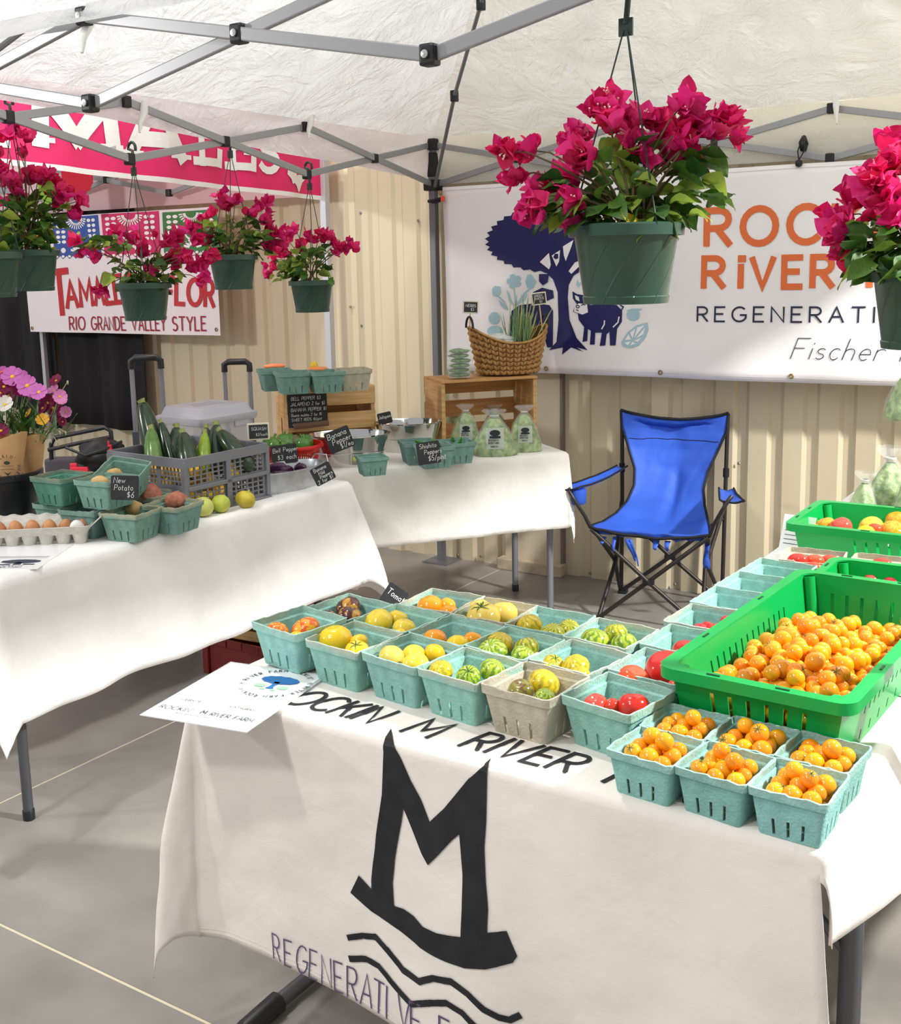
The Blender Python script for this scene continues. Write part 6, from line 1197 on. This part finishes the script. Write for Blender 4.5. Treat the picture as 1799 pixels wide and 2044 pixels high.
# red colander with bell peppers
M_rcol = mat('red_plastic', (206, 34, 32), .35, transl=.1); rp = onz(583, 888, TT+.115); col = thing('colander', 'red plastic colander basket of green bell peppers', 'colander', (rp.x, rp.y, TT)); CR = 58*dep(rp)/FPX
sl = [((k+.15)/64, (k+.75)/64, .12, .80) for k in range(64)]
ss = sorted({a for q in sl for a in q[:2]} | {0., 1.}); m = MB(); m.grid(lambda s, t: ((CR*(.74+.26*t))*math.cos(2*PI*s), (CR*(.74+.26*t))*math.sin(2*PI*s), .115*t), ss, [0, .12, .45, .5, .80, 1.]); nS = len(ss); m.f = []
for j in range(5):
    for i in range(nS-1):
        if j in (1, 3) and any(a < (ss[i]+ss[i+1])/2 < b for a, b, *_ in sl): continue
        m.f.append((j*nS+i, j*nS+i+1, (j+1)*nS+i+1, (j+1)*nS+i))
m.build('bowl', M_rcol, col, smooth=60, solid=.002); m = MB(); m.lathe([(CR*.99, .112), (CR*1.0, .121), (CR*1.06, .122), (CR*1.09, .114), (CR*1.08, .108), (CR*1.02, .112)], 48, cap=False); m.build('rim', M_rcol, col, smooth=60); m = MB(); m.lathe([(CR*.74, .0), (CR*.74, .004), (1e-4, .004)], 40); m.build('base_disc', M_rcol, col, smooth=40)
M_bp = [mat('bell_green', (74, 128, 40), .2, coat=.4, var=.1, vscale=20, rnd=.08), mat('bell_dusky', (92, 74, 66), .3, coat=.2, c2=(110, 120, 60), vscale=10)]
def bell(m_):
    mb = MB(); k = 12; pr = [(max(1e-4, math.sin(PI*i/k)**.8), -math.cos(PI*i/k)*1.08-.22*math.exp(-((math.sin(PI*i/k))/.35)**2)*(1 if i > k/2 else -1)) for i in range(k+1)]
    mb.lathe(pr, 24, cap=False, fn=lambda a, q, z: 1+.09*math.cos(4*a)*(.5+.5*abs(z))); return mb.mesh('pepper_flesh', m_, smooth=180, weld=True)
BP = [bell(m_) for m_ in M_bp]; sm_ = MB(); sm_.tube([(0, 0, .7), (0, 0, 1.0), (.1, 0, 1.3)], [.22, .12, .14], 8); BST = sm_.mesh('pepper_stem', mat('pepper_stem_green', (96, 140, 60), .5), smooth=50)
for i, (px, py, r_, k, lb) in enumerate(((548, 880, 19, 0, 'bell pepper at the back left of the colander'), (543, 893, 22, 0, 'large bell pepper behind the price card'), (575, 884, 18, 0, 'long bell pepper in the middle of the colander'), (604, 890, 18, 0, 'bell pepper right of the price card'), (620, 882, 16, 0, 'bell pepper with green stem at the colander\'s right rim'), (596, 877, 15, 1, 'dusky brown bell pepper at the back of the colander'), (533, 905, 16, 0, 'bell pepper at the colander\'s left edge'))):
    p = onz(px, py, TT+.11); q = p-rp; q.z = 0
    if q.length > CR*.72: q = q*(CR*.72/q.length); 
    p = Vector((rp.x+q.x, rp.y+q.y, p.z)); s_ = r_*dep(p)/FPX; t = thing('bell_pepper', ('green ' if k == 0 else '')+lb, 'pepper', p, group='bell peppers in the colander', rot=(R.uniform(-.7, .7), R.uniform(-.7, .7), i)); obj('flesh', BP[k], t, scale=s_); obj('stem', BST, t, scale=s_)
cardpx('grey chalk card reading Bell Pepper $3 each on the red colander', 544, 596, 888, 925, dep(rp)-CR-.03, [('Bell Pepper', .07, .62, .22), ('$3 each', .22, .22, .24)], yaw=.9, roll=-.06, tilt=.12, lw=.09); 
# stainless tubs
ra = rad(40)
p = onz(697, 866, TT+.125); oval_tub('mirror bright oval tub with the banana pepper card', (p.x, p.y, TT), ra, 80*dep(p)/FPX, .115, .125, M_shiny, .80, False); pA = p
p = onz(815, 842, TT+.125); oval_tub('mirror bright oval tub left of the open wooden crate', (p.x, p.y, TT), ra, 66*dep(p)/FPX, .105, .125, M_shiny, .80, False); pB = p
YB = blob('pepper', mat('banana_pepper', (206, 210, 110), .3), .055, .016, .016, .1, 2, 2); JL = blob('pepper', mat('jalapeno_green', (60, 104, 44), .25), .035, .013, .013, .1, 2, 3)
for i in range(6):
    tag(obj('banana_pepper', YB, None, (pA.x+R.uniform(-.07, .07), pA.y+R.uniform(-.05, .05), TT+.03+.01*i), (R.uniform(-.3, .3), R.uniform(-.3, .3), R.uniform(0, 3))), 'pale yellow banana pepper down inside the nearer bright tub', 'pepper', 'banana peppers in the tub'); tag(obj('jalapeno_pepper', JL, None, (pB.x+R.uniform(-.06, .06), pB.y+R.uniform(-.05, .05), TT+.03+.01*i), (R.uniform(-.3, .3), R.uniform(-.3, .3), R.uniform(0, 3))), 'green jalapeno down inside the farther bright tub', 'pepper', 'jalapenos in the tub')
p = onz(690, 895, TT+.05)-Vector((FW.x, FW.y, 0))*.02; cardpx('tilted slate card reading Banana Pepper $1/ea on the bright tub', 660, 711, 855, 898, dep(pA)-.15, [('Banana', .08, .66, .25), ('Pepper', .2, .36, .25), ('$1/ea', .45, .08, .22)], yaw=.8, roll=-.33, tilt=.1, lw=.1)
q = onz(771, 846, TT+.125); card('small slate card reading Jalapeno on the farther bright tub', q, 28*dep(q)/FPX, 14*dep(q)/FPX+.02, [('Jalapeno', .08, .5, .28)], yaw=.7, roll=-.2, tilt=.1, lw=.13)
PIN = basket_mesh('pulp_pint', pulp('pulp_pint_deep', (122, 160, 150), (146, 180, 168), PH, .4), .0535, .043, PH, 19)
p = onz(742, 910, TT+PH); tag(obj('pint_basket', PIN, None, (p.x, p.y, TT), (0, 0, BA)), 'small empty teal pint standing before the mirror bright tub', 'basket')
SG = dict(group='shishito pepper baskets')
qpx(833, 880, TT, 47, D_ME, 'teal shishito basket at the left, half hidden by the chalk card basket', **SG); qpx(866, 888, TT, 50, D_ME, 'teal shishito basket in front carrying the chalk card', **SG); qpx(909, 880, TT, 52, D_ME, 'teal shishito basket at the right beside the bagged greens', **SG)
SH = blob('pepper', mat('shishito_green', (70, 140, 50), .3), .03, .008, .008, .15, 2, 6)
for i, (px, py) in enumerate(((829, 879), (840, 884), (905, 881), (918, 884), (865, 890))): p = onz(px, py, TT+.075); tag(obj('shishito_pepper', SH, None, p, (.2, .4*i, i)), 'green shishito pepper in the teal baskets beside the bagged greens', 'pepper', 'shishito peppers in baskets')
cardpx('slate card reading Shishito Peppers $5/pint on the middle teal basket', 835, 882, 882, 926, dep(onz(866, 888, TT+QH))-.105, [('Shishito', .12, .72, .2), ('Peppers', .3, .45, .2), ('$5/pint', .45, .14, .22)], yaw=.85, roll=-.08, tilt=.1, lw=.1)
# open wooden crate
c2u, c2v, c2w, c2h, c2d = 1.79, 4.62, .455, .29, .26
wood_crate('wooden crate on its side with bagged greens in front and a wicker basket on top', buv(c2u, c2v+c2d/2, TT), BA, c2w, c2d, c2h, 3, 'side', M_pineg); CT = TT+c2h+.018
# bags of greens
M_bag = mat('clear_bag', (244, 248, 244), .06, alpha=.17, spec=1., bump=1., bscale=30); M_grn2 = mat('salad_green', (98, 134, 62), .6, c2=(186, 206, 136), vscale=38, bump=1., bscale=45, detail=6); M_stk = mat('sticker_clear', (226, 230, 226), .3, alpha=.55)
def greens_bag(label, base, w_, h_, d_, yaw, seed, sticker=True, group='bags of salad greens'):
    t = thing('greens_bag', label, 'bag', base, yaw, group); rr = random.Random(seed)
    def shell(s, infl, top): 
        mb = MB(); prof = [(.0, 0), (.95, .0), (1., .04), (.94, .15), (.84, .3), (.71, .45), (.57, .6), (.42, .72), (.29, .8), (.2, .845), (.18, .86)]+([(.3, .89), (.5, .96), (.46, 1.0)] if top else [])
        def fn(a, q, z): return 1+.16*noise.noise(Vector((math.cos(a)*2.6, math.sin(a)*2.6, z*18+seed)))+.10*abs(noise.noise(Vector((math.cos(a)*5, math.sin(a)*5, z*30+seed))))+.08*math.cos(7*a+seed)*(z/h_)
        mb.lathe([(max(1e-4, q*s), z*h_*(s if not top else 1)) for q, z in prof], 36, w_/2, d_/2, fn=fn, cap=False); return mb
    m = shell(.93, 0, False); m.build('salad_greens', M_grn2, t, smooth=180); m = shell(1., 0, True); m.build('plastic_film', M_bag, t, smooth=70); m = MB(); m.lathe([(.19, .845*h_), (.21, .86*h_), (.19, .872*h_)], 14, w_/2, d_/2, cap=False); m.build('tie', mat('bag_tie', (220, 220, 214), .5), t, smooth=60)
    if sticker:
        fn = lambda u, v: Vector((u, -d_/2*.97*(1.02-(v/h_)*.32)*math.sqrt(max(.05, 1-(u/(w_/2))**2))-.003, v)); p_ = Print2D(); s_ = w_*.19; z0 = h_*.40
        p_.poly([(-s_, z0-s_*1.2), (s_, z0-s_*1.2), (s_, z0+s_*1.2), (-s_, z0+s_*1.2)]); p_.lay('sticker', M_stk, fn, t, cell=.01, off=.001)
        p_ = Print2D(); p_.poly([(s_*.6*math.cos(a_), z0+s_*.62+s_*.36*math.sin(a_)) for a_ in frange(0, 2*PI, 15)[:-1]]); p_.poly([(-s_*.15, z0+s_*.5), (s_*.15, z0+s_*.5), (s_*.25, z0), (-s_*.25, z0)]); p_.poly([(-s_*.62, z0+s_*.28), (-s_*.2, z0+s_*.3), (-s_*.2, z0+s_*.02), (-s_*.62, z0+s_*.02)]); p_.poly([(s_*.62, z0+s_*.28), (s_*.2, z0+s_*.3), (s_*.2, z0+s_*.02), (s_*.62, z0+s_*.02)])
        p_.text("ROCKIN'M", -s_*.72, z0-s_*.3, s_*.22, .2, .25, .8); p_.text('RIVER FARM', -s_*.75, z0-s_*.6, s_*.2, .2, .25, .75); p_.text('GREENS', -s_*.5, z0-s_*1., s_*.2, .16, .25, .8); p_.lay('sticker_print', M_dk, fn, t, cell=.01, off=.002)
    return t
yw = math.atan2(RT.y, RT.x)
def gb(label, px, py, w_, h_, d_, seed, dv=0., **k): p = onz(px, py, TT)+BV*dv; s_ = dep(p)/FPX; return greens_bag(label, Vector((p.x, p.y, TT)), w_*s_, h_*s_, d_, yw, seed, **k)
gb('clear bag of salad greens in front, its sticker facing the aisle', 988, 908, 92, 92, .12, 1); gb('clear bag of salad greens at the right corner of the open crate', 1053, 902, 72, 92, .11, 2, .03); gb('clear bag of salad greens at the left mouth of the open crate', 945, 900, 66, 88, .11, 3, .09); gb('clear bag of greens deep inside the open crate on the left', 940, 885, 50, 82, .1, 4, .20, sticker=False); gb('clear bag of greens deep inside the open crate on the right', 1020, 885, 60, 66, .1, 5, .20, sticker=False)
# clamshells of herbs
M_cs = mat('clamshell_plastic', (230, 236, 232), .1, alpha=.18, spec=.7); M_hb = mat('herb_green', (70, 110, 54), .6, c2=(120, 160, 80), vscale=60, bump=.6, bscale=60); hp = onv(918, 757, c2v+.06); sc2 = dep(hp)/FPX; hw, hh = 48*sc2, 57*sc2/6
for i in range(6):
    t = thing('herb_clamshell', 'clear clamshell of green herbs, '+('bottom', 'second from bottom', 'third from bottom', 'third from top', 'second from top', 'top')[i]+' of the stack beside the wicker basket', 'clamshell', (hp.x+R.uniform(-.004, .004), hp.y+R.uniform(-.004, .004), CT+hh*i), BA+R.uniform(-.12, .12), 'herb clamshells in a stack')
    m = loft([(hw*.46, .042, .008, .001), (hw*.44, .04, .008, hh*.45), (hw*.5, .046, .008, hh*.48), (hw*.5, .046, .008, hh*.54), (hw*.44, .04, .008, hh*.6), (hw*.43, .039, .008, hh*.96)], True, True); m.build('shell', M_cs, t, smooth=35); obj('herbs', blob('herbs', M_hb, hw*.42, .038, hh*.5, .25, 3, i, 18, 8), t, (0, 0, hh*.5))
# ---- wicker basket
M_wk = mat('water_hyacinth', (200, 156, 96), .75, c2=(170, 122, 66), vscale=40, rnd=0, bump=.2, bscale=120); M_wkd = mat('wicker_core', (120, 82, 42), .9); wp = onv(1015, 758, c2v+.13); sw_ = dep(wp)/FPX; WA = BA
wb = thing('wicker_basket', 'braided wicker basket with black handles holding scallions and herbs', 'basket', (wp.x, wp.y, CT), WA); wx, wy, wh = 62*sw_, .095, 92*sw_
def wtop(a): return wh*(.68+.34*abs(math.cos(a))**2.2)
def wpt(a, t, o_=0.): k = 1+.30*t; zz = wtop(a)*t; return Vector(((wx*k+o_)*math.cos(a), (wy*k*1.0+o_)*math.sin(a), zz))
m = MB(); m.grid(lambda s, t: wpt(2*PI*s, t, -.004), frange(0, 1, 49), frange(0, 1, 9)); m.lathe([(wx, .002), (1e-4, .002)], 40, 1, wy/wx, cap=False); m.build('basket_core', M_wkd, wb, smooth=60, solid=-.003)
m = MB(); NC = 30
for c in range(NC):
    for r_ in range(7):
        for s in (-1, 1):
            a_ = 2*PI*(c+.5+s*.24)/NC; t0 = (r_+.12)/7.4; P0 = wpt(a_+s*.045, t0+.125, .002); P1 = wpt(a_-s*.05, t0-.02, .001); mid = (P0+P1)/2; nn = Vector((math.cos(a_)*wy, math.sin(a_)*wx, 0)).normalized(); ax = (P0-P1)/2; sd = ax.cross(nn).normalized()*(.0078)
            m.add([P1, mid+sd-nn*.002, mid+nn*.009, mid-sd-nn*.002, P0, mid-nn*.004], [(0, 1, 2), (0, 2, 3), (4, 2, 1), (4, 3, 2)])
o = m.build('braided_weave', M_wk, wb, smooth=180); o['kind'] = 'stuff'
m = MB(); m.tube([wpt(a_, 1., .001) for a_ in frange(0, 2*PI, 65)[:-1]], .0055, 7, closed=True); m.build('rim_braid', M_wk, wb, smooth=60)
for s in (0, PI): m = MB(); c0 = wpt(s, 1.); m.tube([c0+Vector((0, .045*math.cos(q)*1., .05*math.sin(q)-.004)) for q in frange(0, PI, 9)], .0055, 8); m.build('handle', M_blk, wb, smooth=60)
WM = Matrix.Translation(wb.location) @ Matrix.Rotation(WA, 4, 'Z')
# scallions
M_sc = [mat('scallion_green', (126, 162, 110), .5, transl=.1, rnd=.12), mat('scallion_pale', (190, 196, 120), .5, rnd=.08)]
for i in range(44):
    base = Vector((wp.x, wp.y, 0)) + BU*R.uniform(.005, .085)+BV*R.uniform(-.05, .05); base.z = CT+.06; lean = R.gauss(.0, .16)+(.25 if i > 24 else 0); Ln = R.uniform(.19, .31); t = thing('scallion', 'upright green scallion blade standing in the wicker basket' if i <= 24 else 'yellowing scallion leaning right out of the wicker basket', 'scallion', base, group='scallions upright in the wicker basket' if i <= 24 else 'leaning scallions in the wicker basket')
    e = BU*math.sin(lean)*Ln+BV*R.gauss(0, .03)+Vector((0, 0, Ln*math.cos(lean))); m = MB(); m.tube([(0, 0, 0), e*.5+Vector((0, 0, .005)), e*.85+Vector((0, 0, .004)), e], [.0032, .0028, .0018, .0004], 6); m.build('blade', M_sc[0 if i <= 24 else 1], t, smooth=60); m = MB(); e2 = e*.75+BU*R.gauss(0, .03); m.tube([e*.2, e2*.7, e2], [.0026, .002, .0003], 6); m.build('blade', M_sc[0 if i <= 24 else 1], t, smooth=60)
M_hp = mat('white_herb_pack', (226, 228, 224), .3, bump=.6, bscale=25, alpha=.9); pk = WM @ Vector((-.035, -.005, wh*.74)); tag(obj('herb_packet', blob('herb_packet', M_hp, .075, .05, .022, .35, 2.5, 2, 22, 12), None, pk, (.1, .1, WA)), 'crinkled clear packet of herbs filling the left of the wicker basket', 'packet')
def picksign(label, px, py, w_, h_, dv, lines, lean=0.):
    p = onv(px, py, c2v+.13+dv); s_ = dep(p)/FPX; t = card(label, p-Vector((0, 0, h_*s_/2)), w_*s_, h_*s_, lines, tilt=.05, yaw=BA-.15, roll=lean, frame=M_cream, lw=.13); m = MB(); m.box((0, .003, -.06), (.005, .003, .13)); m.build('pick', mat('bamboo_pick', (214, 178, 120), .7), t); return t
picksign('small framed chalk pick reading HERBS at the left end of the wicker basket', 939, 613, 27, 20, -.0, [('HERBS', .12, .5, .28), ('$3', .5, .12, .26)], .06); picksign('small framed chalk pick reading GREEN ONIONS among the scallions', 1077, 596, 26, 20, -.03, [('GREEN', .1, .68, .22), ('ONIONS', .1, .4, .22), ('$3', .5, .1, .22)], -.1)

# ================================================================== BLUE CAMPING CHAIR
M_blu = mat('royal_blue_nylon', (54, 98, 206), .6, var=.08, vscale=5, bump=.5, bscale=9); M_blk2 = mat('black_binding', (22, 22, 26), .7); M_ct = mat('dark_bronze_tube', (62, 56, 54), .4, .5)
ch = thing('camping_chair', 'blue folding camping chair with torn seat in front of the beige wall', 'chair', (-1.862, 4.578, 0), rad(10))
prof = [(0., .245, .872, .246), (.12, .243, .79, .240), (.25, .225, .70, .205), (.38, .195, .61, .168), (.50, .15, .54, .158), (.62, .085, .475, .175), (.74, .0, .435, .205), (.87, -.12, .42, .235), (1., -.245, .425, .258)]
def cprof(t):
    for a, b in zip(prof, prof[1:]):
        if t <= b[0]+1e-9: k = (t-a[0])/(b[0]-a[0]); k = k*k*(3-2*k)*.5+k*.5; return [a[i]+(b[i]-a[i])*k for i in (1, 2, 3)]
    return prof[-1][1:]
def seat(u, t):
    y, z, hw = cprof(t); sag = (1-u*u); crease = math.exp(-((u-.05-.1*math.sin(t*4))/.16)**2)*.02*math.sin(min(1, max(0, (t-.2)/.6))*PI)
    back = sag*.05*math.sin(min(1, t*1.25)*PI)
    if t < .06: z -= sag*.035
    w_ = .006*nz(u*3, t*9, 2)+.004*nz(u*6+t*8, t*5, 7)
    return Vector((u*hw, y+back*(1 if t < .6 else .3)+crease*.6+w_, z-sag*.03*(t > .5)*min(1, (t-.5)*4)-crease*(t > .4)+w_*.5))
m = MB(); m.grid(seat, frange(-1, 1, 33), frange(0, 1, 49)); m.build('seat_sling', M_blu, ch, smooth=180, solid=.0025)
for s in (-1, 1): m = MB(); m.tube([seat(s, t)-Vector((0, .002, 0)) for t in frange(0, 1, 40)], .006, 6); m.build('edge_binding', M_blk2, ch, smooth=60)
for t_ in (0., 1.): m = MB(); m.tube([seat(u, t_)+Vector((0, -.001, 0)) for u in frange(-1, 1, 17)], .0075, 6); m.build('edge_binding', M_blk2, ch, smooth=60)
m = MB(); m.tube([seat(u, .19)-Vector((0, .003, 0)) for u in frange(-.93, .93, 20)], .0018, 5); m.build('headrest_seam', M_blk2, ch, smooth=60)
tubes = {}
def ctube(name, pts, r_=.0095): m = MB(); m.tube(pts, r_, 9); return m.build(name, M_ct, ch, smooth=60)
for s in (-1, 1):
    ctube('back_post', [(s*.236, .225, .012), (s*.238, .245, .45), (s*.242, .252, .868)])
    ctube('side_leg', [(s*.225, -.22, .012), (s*.20, -.02, .22), (s*.236, .225, .44)]); ctube('side_leg', [(s*.236, .21, .02), (s*.21, -.0, .22), (s*.25, -.235, .42)])
    ctube('front_leg', [(s*.222, -.225, .014), (0, -.235-.008*s, .2), (-s*.252, -.245, .415)]); ctube('back_leg', [(s*.228, .215, .014), (0, .2+.008*s, .2), (-s*.236, .2, .40)])
    ctube('arm_post', [(s*.255, -.24, .42), (s*.275, -.262, .475), (s*.31, -.285, .54), (s*.335, -.29, .585), (s*.345, -.27, .60)], .0085)
    # arm rest
    hi = .012 if s < 0 else -.03
    def arm(u, t, s=s, hi=hi): return Vector((s*(.235+.115*t+.035*u*(.7+.7*t)*(1)), .23-.52*t, .60+hi*(1-t)+(.0 if s < 0 else -.012)*t-.014*math.sin(t*PI)-.01*(1-u*u)+.004*nz(u*2, t*5, s)))
    m = MB(); m.grid(arm, frange(-1, 1, 9), frange(0 if s < 0 else .3, 1, 14)); ar = m.build('arm_rest', M_blu, ch, smooth=180, solid=.005)
    for u in (-1, 1): m = MB(); m.tube([arm(u, t) for t in frange(0 if s < 0 else .3, 1, 14)], .0045, 6); m.build('arm_binding', M_blk2, ar, smooth=60)
    m = MB(); m.tube([arm(u, 1.) for u in frange(-1, 1, 9)], .0045, 6); m.build('arm_binding', M_blk2, ar, smooth=60)
    for y in (-.22, .22): f = MB(); f.box((s*.226, y, .008), (.042, .045, .016)); f.build('foot', M_blk, ch, bevel=.005)
    m = MB(); m.lathe([(.012, -.02), (.014, -.02), (.014, .02), (.012, .02)], 10); m.build('post_slider', M_blk, ch, loc=(s*.24, .247, .60))
m = MB(); m.box((0, -.24, .2), (.05, .022, .022)); m.build('leg_joint', M_blk, ch, bevel=.005); m = MB(); m.box((0, .2, .2), (.05, .022, .022)); m.build('leg_joint', M_blk, ch, bevel=.005)
m = MB(); m.lathe([(.032, 0), (.04, .005), (.042, .065)], 20, cap=True); m.build('cup_holder', M_blu, ch, smooth=60, loc=(-.318, -.235, .52))
# torn strips under the seat front
rr = random.Random(3)
m = MB(); m.grid(lambda u, t: Vector((u*.23, -.243+.01*t, .418-.045*t*(.6+.5*nz(u*5, 1))+.0)), frange(-1, 1, 25), frange(0, 1, 4)); m.build('torn_front_flap', M_blu, ch, smooth=180, solid=.0015)
for (x, l_, w_) in ((-.15, .075, .018), (-.09, .10, .022), (-.075, .12, .014), (.03, .04, .03), (.08, .045, .025), (-.2, .03, .03)):
    m = MB(); m.grid(lambda u, t: Vector((x+u*w_*(1-.6*t)*.5+.03*t*(l_ > .09), -.245+.015*math.sin(t*5+x*30), .385-l_*t)), (-1, 0, 1), frange(0, 1, 6)); m.build('torn_strip', M_blu, ch, smooth=180, solid=.001)
m = MB(); m.grid(lambda u, t: Vector((.235+u*.012, -.19+.02*math.sin(t*8+u), .40-.14*t)), (-1, 0, 1), frange(0, 1, 9)); m.build('torn_strip', M_blu, ch, smooth=180, solid=.001)

# ================================================================== RIGHT TABLE
RG = dict(group='pulp baskets along the right table')
quart(-.752, 2.108, -3, Q_ME[1], 'teal pulp basket of red tomatoes just past the shaded one along the green crate', **RG); quart(-.752, 2.252, -3, Q_ME[0], 'teal pulp basket hidden behind the crate wall, fourth from the far end', **RG); quart(-.748, 2.392, -4, Q_ME[0], 'teal pulp basket with only its pale rim showing beside the crate\'s back half', **RG); quart(-.74, 2.532, -4, Q_ME[0], 'teal pulp basket with its left rim showing at the back corner of the crate', **RG)
quart(-.70, 2.685, 6, Q_ME[2], 'beige rimmed basket of plum tomatoes in front of the farthest green crate', **RG); quart(-.545, 2.70, 4, Q_ME[2], 'grey basket of red tomatoes right of the plum tomato basket', **RG)
def Z8(a, b): return 1340+a*.2935, 960+b*.2935
for (a, b, r_, k, lb) in ((195, 1018, 55, 'red', 'red tomato at the left'), (248, 990, 42, 'red', 'red tomato at the back'), (300, 1015, 58, 'red', 'red tomato in the middle'), (385, 965, 55, 'red', 'red tomato at the right')): tomato(*Z8(a, b), r_*.2935, k, lb+' of the basket just past the shaded one', group='tomatoes on the right table')
def plum(px, py, rpx, label, yaw): p = onz(px, py, T+.085); s_ = rpx*dep(p)/FPX; return tag(obj('tomato', TM['plum'], None, p, (1.35, .2, yaw), (s_, s_, s_)), label, 'tomato', 'plum tomatoes on the right table')
for (a, b, r_, lb, yw_) in ((860, 545, 60, 'long orange red plum tomato at the left of the beige rimmed basket', 1.2), (985, 548, 52, 'dark red plum tomato in the middle of the beige rimmed basket', -1.1), (1085, 545, 48, 'red plum tomato at the right of the beige rimmed basket', -.9), (980, 588, 42, 'low red plum tomato at the front of the beige rimmed basket', -1.3), (1430, 572, 55, 'red tomato lying in the grey basket', 1.4)): plum(*Z8(a, b), r_*.2935*.9, lb, yw_)
lug('green plastic crate with a few red tomatoes directly behind the cherry tomato crate', (-.31, 2.50), .31, .095, .112, 0, .015, .018)
for (a, b, r_, lb) in ((1365, 680, 60, 'tall red tomato'), (1500, 695, 65, 'glossy red tomato'), (1430, 690, 40, 'small red tomato between two others')): tomato(*Z8(a, b), r_*.2935, 'pinkred' if 'tall' in lb else 'red', lb+' in the crate behind the cherry tomatoes', zc=T+.075, group='red tomatoes in the middle crate')
lug('farthest green plastic crate, heaped with yellow and red heirloom tomatoes', (-.475, 3.045), .335, .15, .115, 0, .02, .02)
for (a, b, r_, k, lb) in ((1045, 300, 75, 'squashy', 'golden heirloom at the left'), (1150, 318, 88, 'pinkred', 'large red heirloom'), (1360, 315, 88, 'lemon', 'yellow heirloom with specks'), (1390, 335, 60, 'orangered', 'orange heirloom half hidden'), (1530, 265, 78, 'squashy', 'golden heirloom on top at the right'), (1515, 340, 92, 'squashy', 'big golden heirloom with brown scar'), (1320, 360, 70, 'yellow', 'yellow heirloom low in front'), (990, 330, 45, 'yellow', 'small yellow heirloom at the crate corner')):
    tomato(*Z8(a, b), r_*.2935*.95, k, lb+' in the farthest green crate', zc=T+.09, group='heirloom tomatoes in the farthest crate')
q = onz(1580, 1112, TT); pc = thing('price_sheet', 'white printed price sheet standing behind the farthest green crate\'s left corner', 'price sheet', (q.x, q.y+.02, TT), rot=(-.35, 0, -.15)); m = MB(); m.box((0, 0, .055), (.09, .002, .11)); m.build('sheet', M_lam, pc); p_ = Print2D(); [p_.stroke([(-.035, .03+.012*i), (.02, .03+.012*i)], .002) for i in range(6)]; p_.lay('print', M_gtext, lambda u, v: Vector((u, -.0012, v)), pc, off=.0005)
yw = math.atan2(RT.y, RT.x)
wood_crate('warm wooden crate at the right edge, behind the bagged greens', (-.44, 3.68, TT), .0, .46, .3, .28, 3, 'side', M_pineg)
for i, (px, py, w_, h_, Y, z, lb) in enumerate(((1775, 985, 110, 95, 3.45, 0, 'rounded clear bag of greens right behind the farthest green crate'), (1725, 1000, 80, 60, 3.35, 0, 'low clear bag of greens left of the other bags on the right table'), (1830, 1000, 110, 130, 3.36, 0, 'clear bag of greens cut by the right edge of the picture'))):
    p = ony(px, py, Y); s_ = dep(p)/FPX; greens_bag(lb, (p.x, Y, TT), w_*s_, h_*s_+max(0, p.z-TT), .15, yw, 20+i, sticker=False, group='bagged greens on the right table')
p = ony(1815, 840, 3.68); greens_bag('clear bag of greens sitting on top of the wooden crate at the right edge', (p.x+.02, 3.68, TT+.30), .2, .2, .16, yw, 30, sticker=False, group='bagged greens on the right table')
